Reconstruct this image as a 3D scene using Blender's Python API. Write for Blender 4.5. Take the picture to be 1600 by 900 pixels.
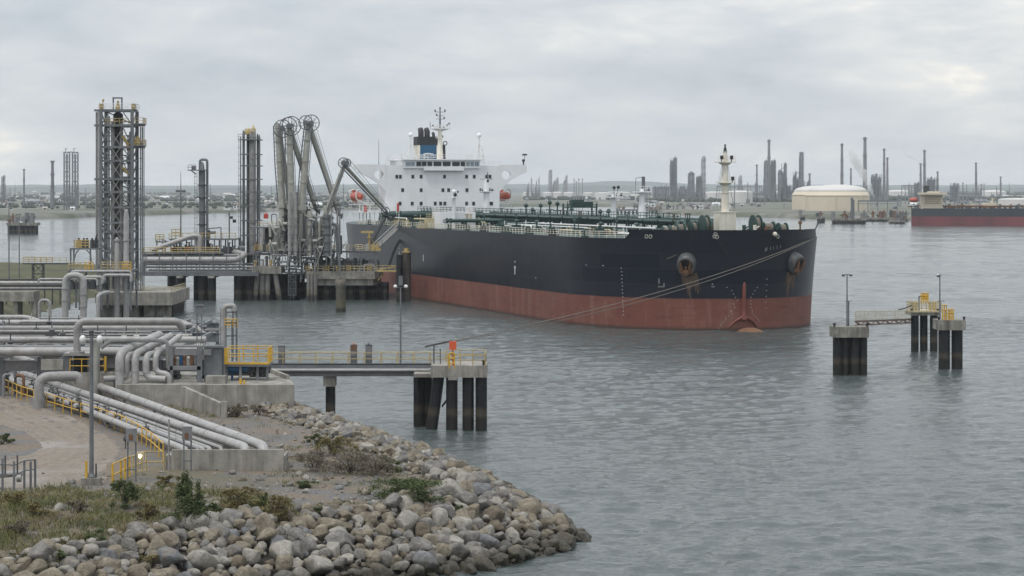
import bpy, bmesh, math, random
from mathutils import Vector, Matrix, noise

for o in list(bpy.data.objects): bpy.data.objects.remove(o)
SC = bpy.context.scene
COL = SC.collection
R = math.radians

# ------------------------------------------------------------------ camera
F, H, HY = 3870.0, 25.0, 295.0          # focal length (px of a 1600 wide frame), eye height (m), horizon row
cam_d = bpy.data.cameras.new('camera')
cam = bpy.data.objects.new('camera', cam_d); COL.objects.link(cam)
cam.location = (0, 0, H); cam.rotation_euler = (R(90), 0, 0)
cam_d.sensor_width = 36; cam_d.lens = F / 1600 * 36
cam_d.shift_y = -(450 - HY) / 1600
cam_d.clip_start = 1; cam_d.clip_end = 60000
SC.camera = cam

# ------------------------------------------------------------------ sky
SUN_EL, SUN_AZ = R(63), R(222)           # azimuth from +Y clockwise: high sun behind cloud, behind-left of the camera
world = bpy.data.worlds.new('World'); SC.world = world; world.use_nodes = True
nt = world.node_tree; nt.nodes.clear()
def wn(t, **k):
    n = nt.nodes.new(t)
    for a, b in k.items(): setattr(n, a, b)
    return n
out = wn('ShaderNodeOutputWorld')
sky = wn('ShaderNodeTexSky', sky_type='NISHITA', sun_disc=False, sun_elevation=SUN_EL, sun_rotation=SUN_AZ)
bgs = wn('ShaderNodeBackground'); bgs.inputs[1].default_value = 0.1
nt.links.new(sky.outputs[0], bgs.inputs[0])
tc = wn('ShaderNodeTexCoord')
def wmap(scale, loc):
    m = wn('ShaderNodeMapping'); m.inputs['Scale'].default_value = scale; m.inputs['Location'].default_value = loc
    nt.links.new(tc.outputs['Generated'], m.inputs[0]); return m
def wnoise(m, scale, detail, rough, dist):
    n = wn('ShaderNodeTexNoise'); n.inputs['Scale'].default_value = scale; n.inputs['Detail'].default_value = detail
    n.inputs['Roughness'].default_value = rough; n.inputs['Distortion'].default_value = dist
    nt.links.new(m.outputs[0], n.inputs[0]); return n
SKY_OFF = (6.48, 3.02, 13.02)
n1 = wnoise(wmap((6.5, 6.5, 24), SKY_OFF), 1.0, 9, 0.55, 0.3)
n2 = wnoise(wmap((20, 20, 62), (9.2, 4.1, 2.7)), 1.0, 7, 0.58, 0.3)
mx = wn('ShaderNodeMix', data_type='FLOAT'); mx.inputs[0].default_value = 0.36
nt.links.new(n1.outputs[0], mx.inputs[2]); nt.links.new(n2.outputs[0], mx.inputs[3])
cr = wn('ShaderNodeValToRGB'); e = cr.color_ramp.elements
e[0].position = .34; e[0].color = (.475, .52, .575, 1)
e[1].position = .65; e[1].color = (1.0, .95, .87, 1)
x = e.new(.44); x.color = (.56, .60, .645, 1)
x = e.new(.52); x.color = (.64, .665, .69, 1)
x = e.new(.59); x.color = (.76, .765, .76, 1)
nt.links.new(mx.outputs[0], cr.inputs[0])
bgc = wn('ShaderNodeBackground')
sxyz = wn('ShaderNodeSeparateXYZ'); nt.links.new(tc.outputs['Generated'], sxyz.inputs[0])
ovc = wn('ShaderNodeMapRange'); nt.links.new(sxyz.outputs[2], ovc.inputs[0])      # an overcast sky brightens evenly towards the zenith
ovc.inputs[1].default_value = 0; ovc.inputs[2].default_value = 1; ovc.inputs[3].default_value = 1.0; ovc.inputs[4].default_value = 1.9
nt.links.new(ovc.outputs[0], bgc.inputs[1])
nt.links.new(cr.outputs[0], bgc.inputs[0])
mxs = wn('ShaderNodeMixShader'); mxs.inputs[0].default_value = 0.93
nt.links.new(bgs.outputs[0], mxs.inputs[1]); nt.links.new(bgc.outputs[0], mxs.inputs[2])
nt.links.new(mxs.outputs[0], out.inputs[0])

# ------------------------------------------------------------------ sun behind cloud
sun_d = bpy.data.lights.new('sun', 'SUN'); sun_d.energy = 1.5; sun_d.angle = R(10); sun_d.color = (1, .97, .92)
sun = bpy.data.objects.new('sun', sun_d); COL.objects.link(sun)
sdir = Vector((math.sin(SUN_AZ) * math.cos(SUN_EL), math.cos(SUN_AZ) * math.cos(SUN_EL), math.sin(SUN_EL)))
sun.rotation_euler = sdir.to_track_quat('Z', 'Y').to_euler()
SC.view_settings.view_transform = 'Standard'; SC.view_settings.look = 'None'
SC.view_settings.exposure = 0.1; SC.view_settings.gamma = 1.0; SC.view_settings.use_curve_mapping = False
SC.render.engine = 'CYCLES'
SC.cycles.max_bounces = 6; SC.cycles.volume_bounces = 1
SC.cycles.sample_clamp_indirect = 3.0

# ------------------------------------------------------------------ measured points
def G(px, py, z=0.0):
    "ground point: where the line of sight through a photo point meets height z"
    Y = F * (H - z) / (py - HY); return Vector(((px - 800) * Y / F, Y, z))
def A(px, py, Y):
    "point at distance Y"
    return Vector(((px - 800) * Y / F, Y, H - (py - HY) * Y / F))
def ax(px, Y): return (px - 800) * Y / F
def az(py, Y): return H - (py - HY) * Y / F

# ------------------------------------------------------------------ mesh builder
def frame(d):
    d = d.normalized()
    up = Vector((0, 0, 1)) if abs(d.z) < .95 else Vector((0, 1, 0))
    u = d.cross(up).normalized(); v = u.cross(d).normalized()
    return u, v
def fillet(pts, rad, k=4):
    pts = [Vector(p) for p in pts]
    if len(pts) < 3 or rad <= 0: return pts
    res = [pts[0]]
    for i in range(1, len(pts) - 1):
        a, b, c = pts[i-1], pts[i], pts[i+1]
        da, dc = (a - b), (c - b)
        r = min(rad, da.length * .48, dc.length * .48)
        p, q = b + da.normalized() * r, b + dc.normalized() * r
        for j in range(k + 1):
            t = j / k
            res.append(p * (1-t)**2 + b * 2 * t * (1-t) + q * t * t)
    res.append(pts[-1]); return res

class MB:
    def __init__(s): s.v = []; s.f = []; s.s = []; s.m = []; s.mi = 0
    def add(s, vs, fs, smooth=False):
        o = len(s.v); s.v.extend([tuple(p) for p in vs])
        for f in fs:
            s.f.append(tuple(i + o for i in f)); s.s.append(smooth); s.m.append(s.mi)
        return s
    def box(s, x0, x1, y0, y1, z0, z1):
        if x0 > x1: x0, x1 = x1, x0
        if y0 > y1: y0, y1 = y1, y0
        if z0 > z1: z0, z1 = z1, z0
        vs = [(x0,y0,z0),(x1,y0,z0),(x1,y1,z0),(x0,y1,z0),(x0,y0,z1),(x1,y0,z1),(x1,y1,z1),(x0,y1,z1)]
        return s.add(vs, [(0,3,2,1),(4,5,6,7),(0,1,5,4),(1,2,6,5),(2,3,7,6),(3,0,4,7)])
    def cbox(s, c, sx, sy, sz, rz=0):
        "box standing on c"
        c = Vector(c); ca, sa = math.cos(rz), math.sin(rz); vs = []
        for z in (0, sz):
            for x, y in ((-sx/2,-sy/2),(sx/2,-sy/2),(sx/2,sy/2),(-sx/2,sy/2)):
                vs.append((c.x + x*ca - y*sa, c.y + x*sa + y*ca, c.z + z))
        return s.add(vs, [(0,3,2,1),(4,5,6,7),(0,1,5,4),(1,2,6,5),(2,3,7,6),(3,0,4,7)])
    def bar(s, p, q, w, h=None):
        "square beam"
        p, q = Vector(p), Vector(q); h = h or w; u, v = frame(q - p); vs = []
        for c in (p, q):
            for a, b in ((-1,-1),(1,-1),(1,1),(-1,1)): vs.append(c + u*a*w/2 + v*b*h/2)
        return s.add(vs, [(0,3,2,1),(4,5,6,7),(0,1,5,4),(1,2,6,5),(2,3,7,6),(3,0,4,7)])
    def cyl(s, p, q, r, r2=None, n=10, caps=True):
        p, q = Vector(p), Vector(q); r2 = r if r2 is None else r2; u, v = frame(q - p); vs = []
        for c, rr in ((p, r), (q, r2)):
            for i in range(n):
                a = 2*math.pi*i/n; vs.append(c + (u*math.cos(a) + v*math.sin(a))*rr)
        fs = [(i, (i+1) % n, n+(i+1) % n, n+i) for i in range(n)]
        s.add(vs, fs, True)
        if caps:
            s.add(vs[:n], [tuple(range(n-1, -1, -1))]); s.add(vs[n:], [tuple(range(n))])
        return s
    def tube(s, pts, r, n=8, fil=0, k=4, caps=True):
        pts = fillet(pts, fil, k); N = len(pts); vs = []
        d0 = (pts[1] - pts[0]).normalized(); u, v = frame(d0)
        rr = r if isinstance(r, (list, tuple)) else [r]*N
        for i, p in enumerate(pts):
            if 0 < i < N-1: d = ((p - pts[i-1]).normalized() + (pts[i+1] - p).normalized())
            elif i == 0: d = pts[1] - p
            else: d = p - pts[i-1]
            d = d.normalized() if d.length > 1e-9 else d0
            u = (u - d * u.dot(d)); u = u.normalized() if u.length > 1e-6 else frame(d)[0]
            v = d.cross(u)
            for j in range(n):
                a = 2*math.pi*j/n; vs.append(p + (u*math.cos(a) + v*math.sin(a))*rr[i])
        fs = []
        for i in range(N-1):
            for j in range(n):
                k2 = (j+1) % n; fs.append((i*n+j, i*n+k2, (i+1)*n+k2, (i+1)*n+j))
        s.add(vs, fs, True)
        if caps:
            s.add(vs[:n], [tuple(range(n-1, -1, -1))]); s.add(vs[-n:], [tuple(range(n))])
        return s
    def lathe(s, c, prof, n=24, smooth=True):
        "profile (r, z) turned about the vertical through c"
        c = Vector(c); vs = []; fs = []
        for r, z in prof:
            for i in range(n):
                a = 2*math.pi*i/n; vs.append((c.x + r*math.cos(a), c.y + r*math.sin(a), c.z + z))
        for j in range(len(prof)-1):
            for i in range(n):
                k = (i+1) % n; fs.append((j*n+i, j*n+k, (j+1)*n+k, (j+1)*n+i))
        return s.add(vs, fs, smooth)
    def prism(s, poly, z0, z1):
        n = len(poly)
        ar = sum(poly[i][0]*poly[(i+1) % n][1] - poly[(i+1) % n][0]*poly[i][1] for i in range(n))
        if ar < 0: poly = poly[::-1]
        vs = [(p[0], p[1], z0) for p in poly] + [(p[0], p[1], z1) for p in poly]
        fs = [tuple(range(n-1, -1, -1)), tuple(range(n, 2*n))] + [(i, (i+1) % n, n+(i+1) % n, n+i) for i in range(n)]
        return s.add(vs, fs)
    def torus(s, c, axis, RR, r, n=24, m=6):
        c = Vector(c); u, v = frame(Vector(axis)); w = Vector(axis).normalized(); vs = []; fs = []
        for i in range(n):
            a = 2*math.pi*i/n; d = u*math.cos(a) + v*math.sin(a)
            for j in range(m):
                b = 2*math.pi*j/m; vs.append(c + d*(RR + r*math.cos(b)) + w*r*math.sin(b))
        for i in range(n):
            for j in range(m):
                fs.append((i*m+j, ((i+1) % n)*m+j, ((i+1) % n)*m+(j+1) % m, i*m+(j+1) % m))
        return s.add(vs, fs, True)
    def ball(s, c, r, sx=1, sy=1, sz=1, n=12, m=8):
        c = Vector(c); vs = [c + Vector((0, 0, -r*sz))]; fs = []
        for j in range(1, m):
            t = math.pi*j/m
            for i in range(n):
                a = 2*math.pi*i/n
                vs.append(c + Vector((r*sx*math.sin(t)*math.cos(a), r*sy*math.sin(t)*math.sin(a), -r*sz*math.cos(t))))
        vs.append(c + Vector((0, 0, r*sz))); L = len(vs)-1
        for i in range(n): fs.append((0, 1+(i+1) % n, 1+i))
        for j in range(m-2):
            for i in range(n):
                a, b = 1+j*n+i, 1+j*n+(i+1) % n; fs.append((a, b, b+n, a+n))
        for i in range(n): fs.append((L, 1+(m-2)*n+i, 1+(m-2)*n+(i+1) % n))
        return s.add(vs, fs, True)
    def rails(s, pts, h=1.1, r=.035, gap=1.8, mid=1, n=5):
        "a plain guard rail as one mesh"
        for a, b in zip(pts[:-1], pts[1:]):
            a, b = Vector(a), Vector(b); k = max(1, round((b-a).length/gap))
            for i in range(k+1):
                p = a.lerp(b, i/k); s.cyl(p, p + Vector((0, 0, h)), r, n=n, caps=False)
            for j in range(mid+1):
                z = Vector((0, 0, h*(j+1)/(mid+1))); s.cyl(a+z, b+z, r, n=n, caps=False)
        return s
    def mesh(s, name, mats, off=None):
        me = bpy.data.meshes.new(name)
        vs = s.v if off is None else [(a-off[0], b-off[1], c-off[2]) for a, b, c in s.v]
        me.from_pydata(vs, [], s.f)
        for m in (mats if isinstance(mats, (list, tuple)) else [mats]): me.materials.append(m)
        me.polygons.foreach_set('use_smooth', s.s)
        if any(s.m): me.polygons.foreach_set('material_index', s.m)
        me.update(); return me
    def build(s, name, mats, parent=None):
        "link as one object; coordinates are world ones unless the parent's root is 'local'"
        off = None
        if parent is not None: off = parent.get('_off')
        elif s.v:
            xs = list(zip(*s.v)); off = ((min(xs[0])+max(xs[0]))/2, (min(xs[1])+max(xs[1]))/2, min(xs[2]))
        o = bpy.data.objects.new(name, s.mesh(name, mats, off)); COL.objects.link(o)
        if parent is not None:
            o.parent = parent
            if off is not None: o['_off'] = off
        else:
            o.location = off; o['_off'] = off
        return o

def tag(o, label=None, cat=None, group=None, kind=None):
    if label: o['label'] = label
    if cat: o['category'] = cat
    if group: o['group'] = group
    if kind: o['kind'] = kind
    return o
def thing(name, label, cat, loc=(0, 0, 0), group=None, local=False, rz=0):
    o = bpy.data.objects.new(name, None); COL.objects.link(o); o.empty_display_size = .2
    o.location = loc; o.rotation_euler = (0, 0, rz)
    if not local: o['_off'] = tuple(loc)
    return tag(o, label, cat, group)
def inst(name, me, parent, loc, rot=(0, 0, 0), scale=(1, 1, 1)):
    "a piece sharing mesh data, child of parent; loc in world coordinates unless the root is local"
    o = bpy.data.objects.new(name, me); COL.objects.link(o)
    off = parent.get('_off') if parent is not None else None
    if parent is not None: o.parent = parent
    o.location = Vector(loc) - (Vector(off) if off is not None else Vector())
    o.rotation_euler = rot; o.scale = scale
    return o
def copy_tree(o, parent=None):
    c = o.copy(); COL.objects.link(c)
    if parent is not None: c.parent = parent
    for ch in list(o.children): copy_tree(ch, c)
    return c

# ------------------------------------------------------------------ materials
def mat(name, col, rough=.6, metal=0, var=.25, scale=1.2, streak=0, scol=(.08,.05,.03), rust=0, bump=0, spec=.5, zband=None, seed=0.0):
    m = bpy.data.materials.new(name); m.use_nodes = True; t = m.node_tree; N = t.nodes; L = t.links
    b = N['Principled BSDF']; b.inputs['Roughness'].default_value = rough; b.inputs['Metallic'].default_value = metal
    b.inputs['Specular IOR Level'].default_value = spec
    geo = N.new('ShaderNodeNewGeometry')
    mp = N.new('ShaderNodeMapping'); mp.inputs['Location'].default_value = (seed, seed*.7, seed*1.3); L.new(geo.outputs['Position'], mp.inputs[0])
    n = N.new('ShaderNodeTexNoise'); n.inputs['Scale'].default_value = scale; n.inputs['Detail'].default_value = 6; n.inputs['Roughness'].default_value = .62
    L.new(mp.outputs[0], n.inputs[0])
    r = N.new('ShaderNodeValToRGB'); e = r.color_ramp.elements
    e[0].position = .3; e[0].color = tuple(c*(1-var) for c in col)+(1,)
    e[1].position = .7; e[1].color = tuple(min(1, c*(1+var*.7)) for c in col)+(1,)
    L.new(n.outputs[0], r.inputs[0]); c = r.outputs[0]
    def mixin(fac, colr, cur):
        x = N.new('ShaderNodeMix'); x.data_type = 'RGBA'; L.new(fac, x.inputs[0]); L.new(cur, x.inputs[6]); x.inputs[7].default_value = tuple(colr)+(1,); return x.outputs[2]
    def ramp(src, a, bb, hi=1.0):
        x = N.new('ShaderNodeMapRange'); L.new(src, x.inputs[0]); x.inputs[1].default_value = a; x.inputs[2].default_value = bb; x.inputs[4].default_value = hi; return x.outputs[0]
    if streak:
        mp2 = N.new('ShaderNodeMapping'); mp2.inputs['Scale'].default_value = (1.0, 1.0, .10); L.new(geo.outputs['Position'], mp2.inputs[0])
        n2 = N.new('ShaderNodeTexNoise'); n2.inputs['Scale'].default_value = 1; n2.inputs['Detail'].default_value = 8; n2.inputs['Roughness'].default_value = .68; L.new(mp2.outputs[0], n2.inputs[0])
        c = mixin(ramp(n2.outputs[0], .46, .68, streak), scol, c)
    if rust:
        n3 = N.new('ShaderNodeTexNoise'); n3.inputs['Scale'].default_value = scale*2.3; n3.inputs['Detail'].default_value = 8; n3.inputs['Roughness'].default_value = .7; L.new(mp.outputs[0], n3.inputs[0])
        c = mixin(ramp(n3.outputs[0], .56, .66, rust), (.13, .055, .025), c)
    if zband:
        sep = N.new('ShaderNodeSeparateXYZ'); L.new(geo.outputs['Position'], sep.inputs[0])
        for z0, z1, colr, amt in zband:     # below z1 (soft to z0) the surface takes this colour
            ad = N.new('ShaderNodeMath'); ad.operation = 'MULTIPLY_ADD'; L.new(n.outputs[0], ad.inputs[0]); ad.inputs[1].default_value = .9; L.new(sep.outputs[2], ad.inputs[2])
            c = mixin(ramp(ad.outputs[0], z1, z0, amt), colr, c)
    L.new(c, b.inputs['Base Color'])
    if bump:
        bp = N.new('ShaderNodeBump'); bp.inputs['Strength'].default_value = bump; bp.inputs['Distance'].default_value = .05; L.new(n.outputs[0], bp.inputs['Height']); L.new(bp.outputs[0], b.inputs['Normal'])
    return m
def emat(name, col, strength):
    m = bpy.data.materials.new(name); m.use_nodes = True
    b = m.node_tree.nodes['Principled BSDF']; b.inputs['Emission Color'].default_value = tuple(col)+(1,); b.inputs['Emission Strength'].default_value = strength
    b.inputs['Base Color'].default_value = (.8, .8, .78, 1); return m
M = dict(
    white=mat('white_paint', (.78,.79,.81), .45, var=.05, scale=.3, streak=.12, scol=(.45,.36,.26)),
    cream=mat('cream_paint', (.70,.67,.58), .5, var=.10, scale=.6, streak=.35, scol=(.32,.2,.1)),
    green=mat('deck_green', (.022,.058,.050), .5, var=.3, scale=1.5),
    steel=mat('steel_grey', (.135,.145,.155), .55, var=.3, scale=.8, rust=.25),
    steeld=mat('steel_dark', (.055,.058,.062), .6, var=.3, scale=1, rust=.3),
    pipe=mat('pipe_grey', (.26,.255,.25), .45, var=.28, scale=1.6, streak=.25, scol=(.2,.17,.14)),
    pipel=mat('pipe_pale', (.33,.325,.32), .42, var=.26, scale=1.4, streak=.4, scol=(.19,.165,.14), rust=.16),
    piped=mat('pipe_dull', (.19,.19,.195), .5, var=.25, scale=1.4, rust=.12),
    arm=mat('arm_paint', (.36,.36,.325), .5, var=.2, scale=.9, streak=.4, scol=(.16,.13,.1)),
    conc=mat('concrete', (.29,.275,.245), .85, var=.36, scale=.7, streak=.8, scol=(.1,.09,.075), bump=.5),
    concd=mat('concrete_stained', (.25,.24,.21), .85, var=.45, scale=.8, streak=.95, scol=(.035,.03,.026), bump=.3),
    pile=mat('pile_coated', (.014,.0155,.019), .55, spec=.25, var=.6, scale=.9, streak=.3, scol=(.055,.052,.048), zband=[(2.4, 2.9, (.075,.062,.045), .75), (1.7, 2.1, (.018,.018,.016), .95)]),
    pilec=mat('pile_concrete', (.21,.20,.19), .8, var=.3, scale=.9, streak=.5, scol=(.07,.06,.05), zband=[(2.6, 3.2, (.15,.12,.07), .5), (1.4, 2.0, (.04,.04,.035), .95)]),
    yel=mat('yellow_paint', (.60,.36,.035), .5, var=.25, scale=2, rust=.2),
    yelf=mat('yellow_faded', (.44,.33,.13), .6, var=.3, scale=1.6, rust=.35),
    yelp=mat('yellow_pale', (.48,.42,.27), .6, var=.25, scale=1.6, rust=.25),
    blk=mat('black_paint', (.018,.019,.022), .5, var=.3),
    glass=mat('dark_glass', (.02,.025,.03), .12, var=.1),
    blue=mat('funnel_blue', (.015,.085,.17), .45, var=.12, scale=.4),
    orange=mat('lifeboat_orange', (.42,.085,.045), .45, var=.15),
    red=mat('red_paint', (.45,.05,.035), .5, var=.15),
    redor=mat('red_orange', (.62,.10,.03), .5, var=.15),
    rusty=mat('rusty_iron', (.17,.085,.045), .8, var=.45, scale=1.5, rust=.5, bump=.3),
    rope=mat('rope', (.17,.15,.125), .9, var=.25, scale=4),
    bluev=mat('valve_blue', (.025,.10,.22), .5, var=.25),
    whitem=mat('white_metal', (.70,.70,.69), .45, var=.1, scale=1),
    hosed=mat('rubber', (.02,.02,.021), .7, var=.3),
)
LAB = []
# ================================================================== near land
TOE = [(-80,106),(-45,126),(-27,139.5),(-20,149),(-10,155.5),(-3.2,160.5),(1.6,168.5),(5.0,175.0),(4.8,178.5),(3.6,184),(1.0,199),(-8.5,228),(-14,244),
       (-17,256),(-24,264),(-36,285),(-48,315),(-66,345),(-84,395),(-92,440),(-95,500),(-97,610),(-104,700),(-170,735),(-420,760),(-420,106)]
def sdist(x, y):
    "distance inside the toe line (negative outside)"
    best = 1e9; ins = False; n = len(TOE)
    for i in range(n - 1):
        ax_, ay = TOE[i]; bx, by = TOE[i+1]
        if i < n - 3:
            dx, dy = bx-ax_, by-ay; t = ((x-ax_)*dx + (y-ay)*dy)/(dx*dx+dy*dy); t = 0 if t < 0 else 1 if t > 1 else t
            d = (x-ax_-t*dx)**2 + (y-ay-t*dy)**2
            if d < best: best = d
    j = n-1
    for i in range(n):
        xi, yi = TOE[i]; xj, yj = TOE[j]
        if (yi > y) != (yj > y) and x < (xj-xi)*(y-yi)/(yj-yi)+xi: ins = not ins
        j = i
    d = math.sqrt(best); return d if ins else -d
def gz(x, y, d=None):
    if d is None: d = sdist(x, y)
    n = noise.noise((x*.12, y*.12, 3.3))*.22 + noise.noise((x*.5, y*.5, 1.7))*.07
    z = max(-3.0, d*.50)
    if z > 2.6: z = 2.6 + 1.4*(1-math.exp(-(z-2.6)/1.4))
    return z + n*min(1, max(0, d/4))
def grid(name, x0, x1, y0, y1, st, keep):
    nx, ny = int((x1-x0)/st)+1, int((y1-y0)/st)+1; vs = []; ok = []
    for j in range(ny):
        for i in range(nx):
            x, y = x0+i*st, y0+j*st; d = sdist(x, y); ok.append(d > keep); vs.append((x, y, gz(x, y, d)))
    fs = []
    for j in range(ny-1):
        for i in range(nx-1):
            a = j*nx+i
            if ok[a] or ok[a+1] or ok[a+nx] or ok[a+nx+1]: fs.append((a, a+1, a+nx+1, a+nx))
    return vs, fs

def node_mat(name):
    m = bpy.data.materials.new(name); m.use_nodes = True; t = m.node_tree
    b = t.nodes['Principled BSDF']
    geo = t.nodes.new('ShaderNodeNewGeometry')
    def tex(scale, detail=6, rough=.6, sc=(1,1,1), dist=0, loc=(0,0,0)):
        mp = t.nodes.new('ShaderNodeMapping'); mp.inputs['Scale'].default_value = sc; mp.inputs['Location'].default_value = loc
        t.links.new(geo.outputs['Position'], mp.inputs[0])
        n = t.nodes.new('ShaderNodeTexNoise'); n.inputs['Scale'].default_value = scale; n.inputs['Detail'].default_value = detail
        n.inputs['Roughness'].default_value = rough; n.inputs['Distortion'].default_value = dist
        t.links.new(mp.outputs[0], n.inputs[0]); return n.outputs[0]
    def ramp(src, *st):
        r = t.nodes.new('ShaderNodeValToRGB'); e = r.color_ramp.elements
        while len(e) < len(st): e.new(.5)
        for q, (p, c) in zip(e, st): q.position = p; q.color = tuple(c)+(1,)
        t.links.new(src, r.inputs[0]); return r.outputs[0]
    def mix(f, a, b_):
        x = t.nodes.new('ShaderNodeMix'); x.data_type = 'RGBA'
        for s, v in ((0, f), (6, a), (7, b_)):
            if isinstance(v, (int, float)): x.inputs[s].default_value = v
            elif isinstance(v, tuple): x.inputs[s].default_value = v+(1,)
            else: t.links.new(v, x.inputs[s])
        return x.outputs[2]
    def rng(src, a, c, lo=0., hi=1.):
        x = t.nodes.new('ShaderNodeMapRange'); t.links.new(src, x.inputs[0])
        for i, v in ((1,a),(2,c),(3,lo),(4,hi)): x.inputs[i].default_value = v
        return x.outputs[0]
    def math_(op, a, c):
        x = t.nodes.new('ShaderNodeMath'); x.operation = op
        for i, v in ((0,a),(1,c)):
            if isinstance(v, (int, float)): x.inputs[i].default_value = v
            else: t.links.new(v, x.inputs[i])
        return x.outputs[0]
    def bump(h, strength, dist, normal=None):
        x = t.nodes.new('ShaderNodeBump'); x.inputs['Strength'].default_value = strength; x.inputs['Distance'].default_value = dist
        t.links.new(h, x.inputs['Height'])
        if normal: t.links.new(normal, x.inputs['Normal'])
        return x.outputs[0]
    sep = t.nodes.new('ShaderNodeSeparateXYZ'); t.links.new(geo.outputs['Position'], sep.inputs[0])
    class K: pass
    k = K(); k.m=m; k.t=t; k.b=b; k.tex=tex; k.ramp=ramp; k.mix=mix; k.rng=rng; k.math=math_; k.bump=bump; k.pos=sep.outputs; k.link=t.links.new; k.geo=geo
    return k
# bare soil and gravel, greyer towards the pipe trench
k = node_mat('gravel_soil')
fine = k.tex(4.5, 10, .78); mid = k.tex(.35, 6, .6); big = k.tex(.07, 4, .5)
soil = k.ramp(fine, (.28,(.075,.056,.040)), (.5,(.155,.123,.093)), (.72,(.27,.225,.18)))
grav = k.ramp(fine, (.3,(.05,.049,.048)), (.5,(.12,.117,.115)), (.7,(.25,.245,.238)))
c = k.mix(k.rng(mid, .44, .56), soil, grav)
c = k.mix(k.rng(big, .5, .62, 0, .5), c, (.09,.085,.045))
far = k.rng(k.pos[1], 395, 430)                       # rough grass on the land beyond the racks
gr = k.ramp(k.tex(.16, 9, .75), (.32,(.032,.040,.016)), (.5,(.062,.066,.026)), (.66,(.12,.10,.055)))
c = k.mix(far, c, gr)
at_ = k.t.nodes.new('ShaderNodeAttribute'); at_.attribute_name = 'gap_shade'; c = k.mix(at_.outputs['Fac'], c, k.ramp(fine, (.3,(.018,.016,.013)), (.7,(.055,.048,.038))))  # ground colour darkened to stand for shade in the gaps under the stones
k.link(c, k.b.inputs['Base Color']); k.b.inputs['Roughness'].default_value = .95
k.link(k.bump(fine, .7, .12), k.b.inputs['Normal']); M['ground'] = k.m
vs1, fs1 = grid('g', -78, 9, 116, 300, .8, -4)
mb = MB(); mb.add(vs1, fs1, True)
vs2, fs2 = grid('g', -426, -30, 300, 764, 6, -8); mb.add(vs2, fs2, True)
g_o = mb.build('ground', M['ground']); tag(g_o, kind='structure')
gap_shade = []                                              # shade between the stones of the bank, painted into the ground colour
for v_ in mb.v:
    d_ = sdist(v_[0], v_[1]) if v_[1] < 270 else 99; w_ = 7.6-max(0, min(4.6, (-17-v_[0])*.20)) if v_[1] < 176 else 7.6+min(3.2, (v_[1]-176)*.25); gap_shade.append(max(0., min(1., (w_-d_)/1.2)))
at_ = g_o.data.attributes.new('gap_shade', 'FLOAT', 'POINT'); at_.data.foreach_set('value', gap_shade)

# ---- dirt road that sweeps round in front of the pipe trench
k = node_mat('dirt_road')
fine = k.tex(2.4, 9, .7); track = k.tex(.8, 6, .65); at_ = k.t.nodes.new('ShaderNodeAttribute'); at_.attribute_name = 'across'; wob = k.math('ADD', at_.outputs['Fac'], k.math('MULTIPLY', k.tex(.25, 3, .5, loc=(3,3,3)), .10)); pud = k.tex(.11, 3, .5, loc=(4.1,0,0))
c = k.ramp(fine, (.25,(.12,.097,.074)), (.5,(.195,.163,.13)), (.75,(.29,.25,.205)))
wr = k.t.nodes.new('ShaderNodeTexWave'); wr.wave_type = 'BANDS'; wr.inputs['Scale'].default_value = 1.0; cmb = k.t.nodes.new('ShaderNodeCombineXYZ'); k.link(k.math('MULTIPLY', wob, 2.1), cmb.inputs[0]); k.link(cmb.outputs[0], wr.inputs['Vector']); wr.inputs['Distortion'].default_value = 0
c = k.mix(k.math('MULTIPLY', k.rng(wr.outputs['Fac'], .45, .9, 0, .38), k.rng(track, .3, .6, .4, 1)), c, (.15,.125,.10))
c = k.mix(k.rng(track, .45, .75, 0, .35), c, (.15,.128,.105))
c = k.mix(k.rng(pud, .5, .7, 0, .35), c, (.27,.26,.25))
k.link(c, k.b.inputs['Base Color']); k.link(k.rng(pud, .55, .68, .95, .5), k.b.inputs['Roughness'])
k.link(k.bump(wr.outputs['Fac'], .3, .12, k.bump(fine, .6, .08)), k.b.inputs['Normal']); M['road'] = k.m
road_in = [G(-60,640,4), G(0,672,4), G(40,690,4), G(25,705,4), G(-30,722,4), G(-90,735,4)]   # inside of the bend
outer = [(-80,588),(0,612),(60,634),(110,650),(150,668),(180,688),(192,704),(180,722),(150,742),(100,758),(40,772),(-40,790),(-90,800)]
inner = [(-90,640),(0,665),(20,672),(40,680),(55,687),(62,694),(60,700),(50,706),(30,712),(0,716),(-30,722),(-60,726),(-90,730)]
mb = MB(); rows = []
NS = 8
def smooth_line(L, k=4):
    res = []
    for i in range(len(L)-1):
        for j in range(k): res.append((L[i][0]+(L[i+1][0]-L[i][0])*j/k, L[i][1]+(L[i+1][1]-L[i][1])*j/k))
    res.append(L[-1])
    for _ in range(3):
        res = [res[0]]+[((res[i-1][0]+2*res[i][0]+res[i+1][0])/4, (res[i-1][1]+2*res[i][1]+res[i+1][1])/4) for i in range(1, len(res)-1)]+[res[-1]]
    return res
po, pi_ = smooth_line(outer), smooth_line(inner)
for a, b_ in zip(po, pi_):
    ga, gb = G(a[0], a[1], 4), G(b_[0], b_[1], 4); row = []
    w = noise.noise((ga.x*.4, ga.y*.4, 0))*.5
    for q in range(NS*2+1):
        p = ga.lerp(gb, q/(NS*2)); 
        if q in (0, NS*2): p.x += w
        edge = min(q, NS*2-q)/NS
        row.append((p.x, p.y, gz(p.x, p.y) + .035 - .05*(edge == 0) - .03*math.sin(min(1, edge)*math.pi*2)**2))
    rows.append(row)
n = NS*2+1
mb.add([p for r_ in rows for p in r_], [(i*n+j, i*n+j+1, (i+1)*n+j+1, (i+1)*n+j) for i in range(len(rows)-1) for j in range(n-1)], True)
ro = mb.build('dirt_road', M['road']); tag(ro, kind='structure')
at_ = ro.data.attributes.new('across', 'FLOAT', 'POINT'); at_.data.foreach_set('value', [(i % n)/(n-1) for i in range(len(ro.data.vertices))])

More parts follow.
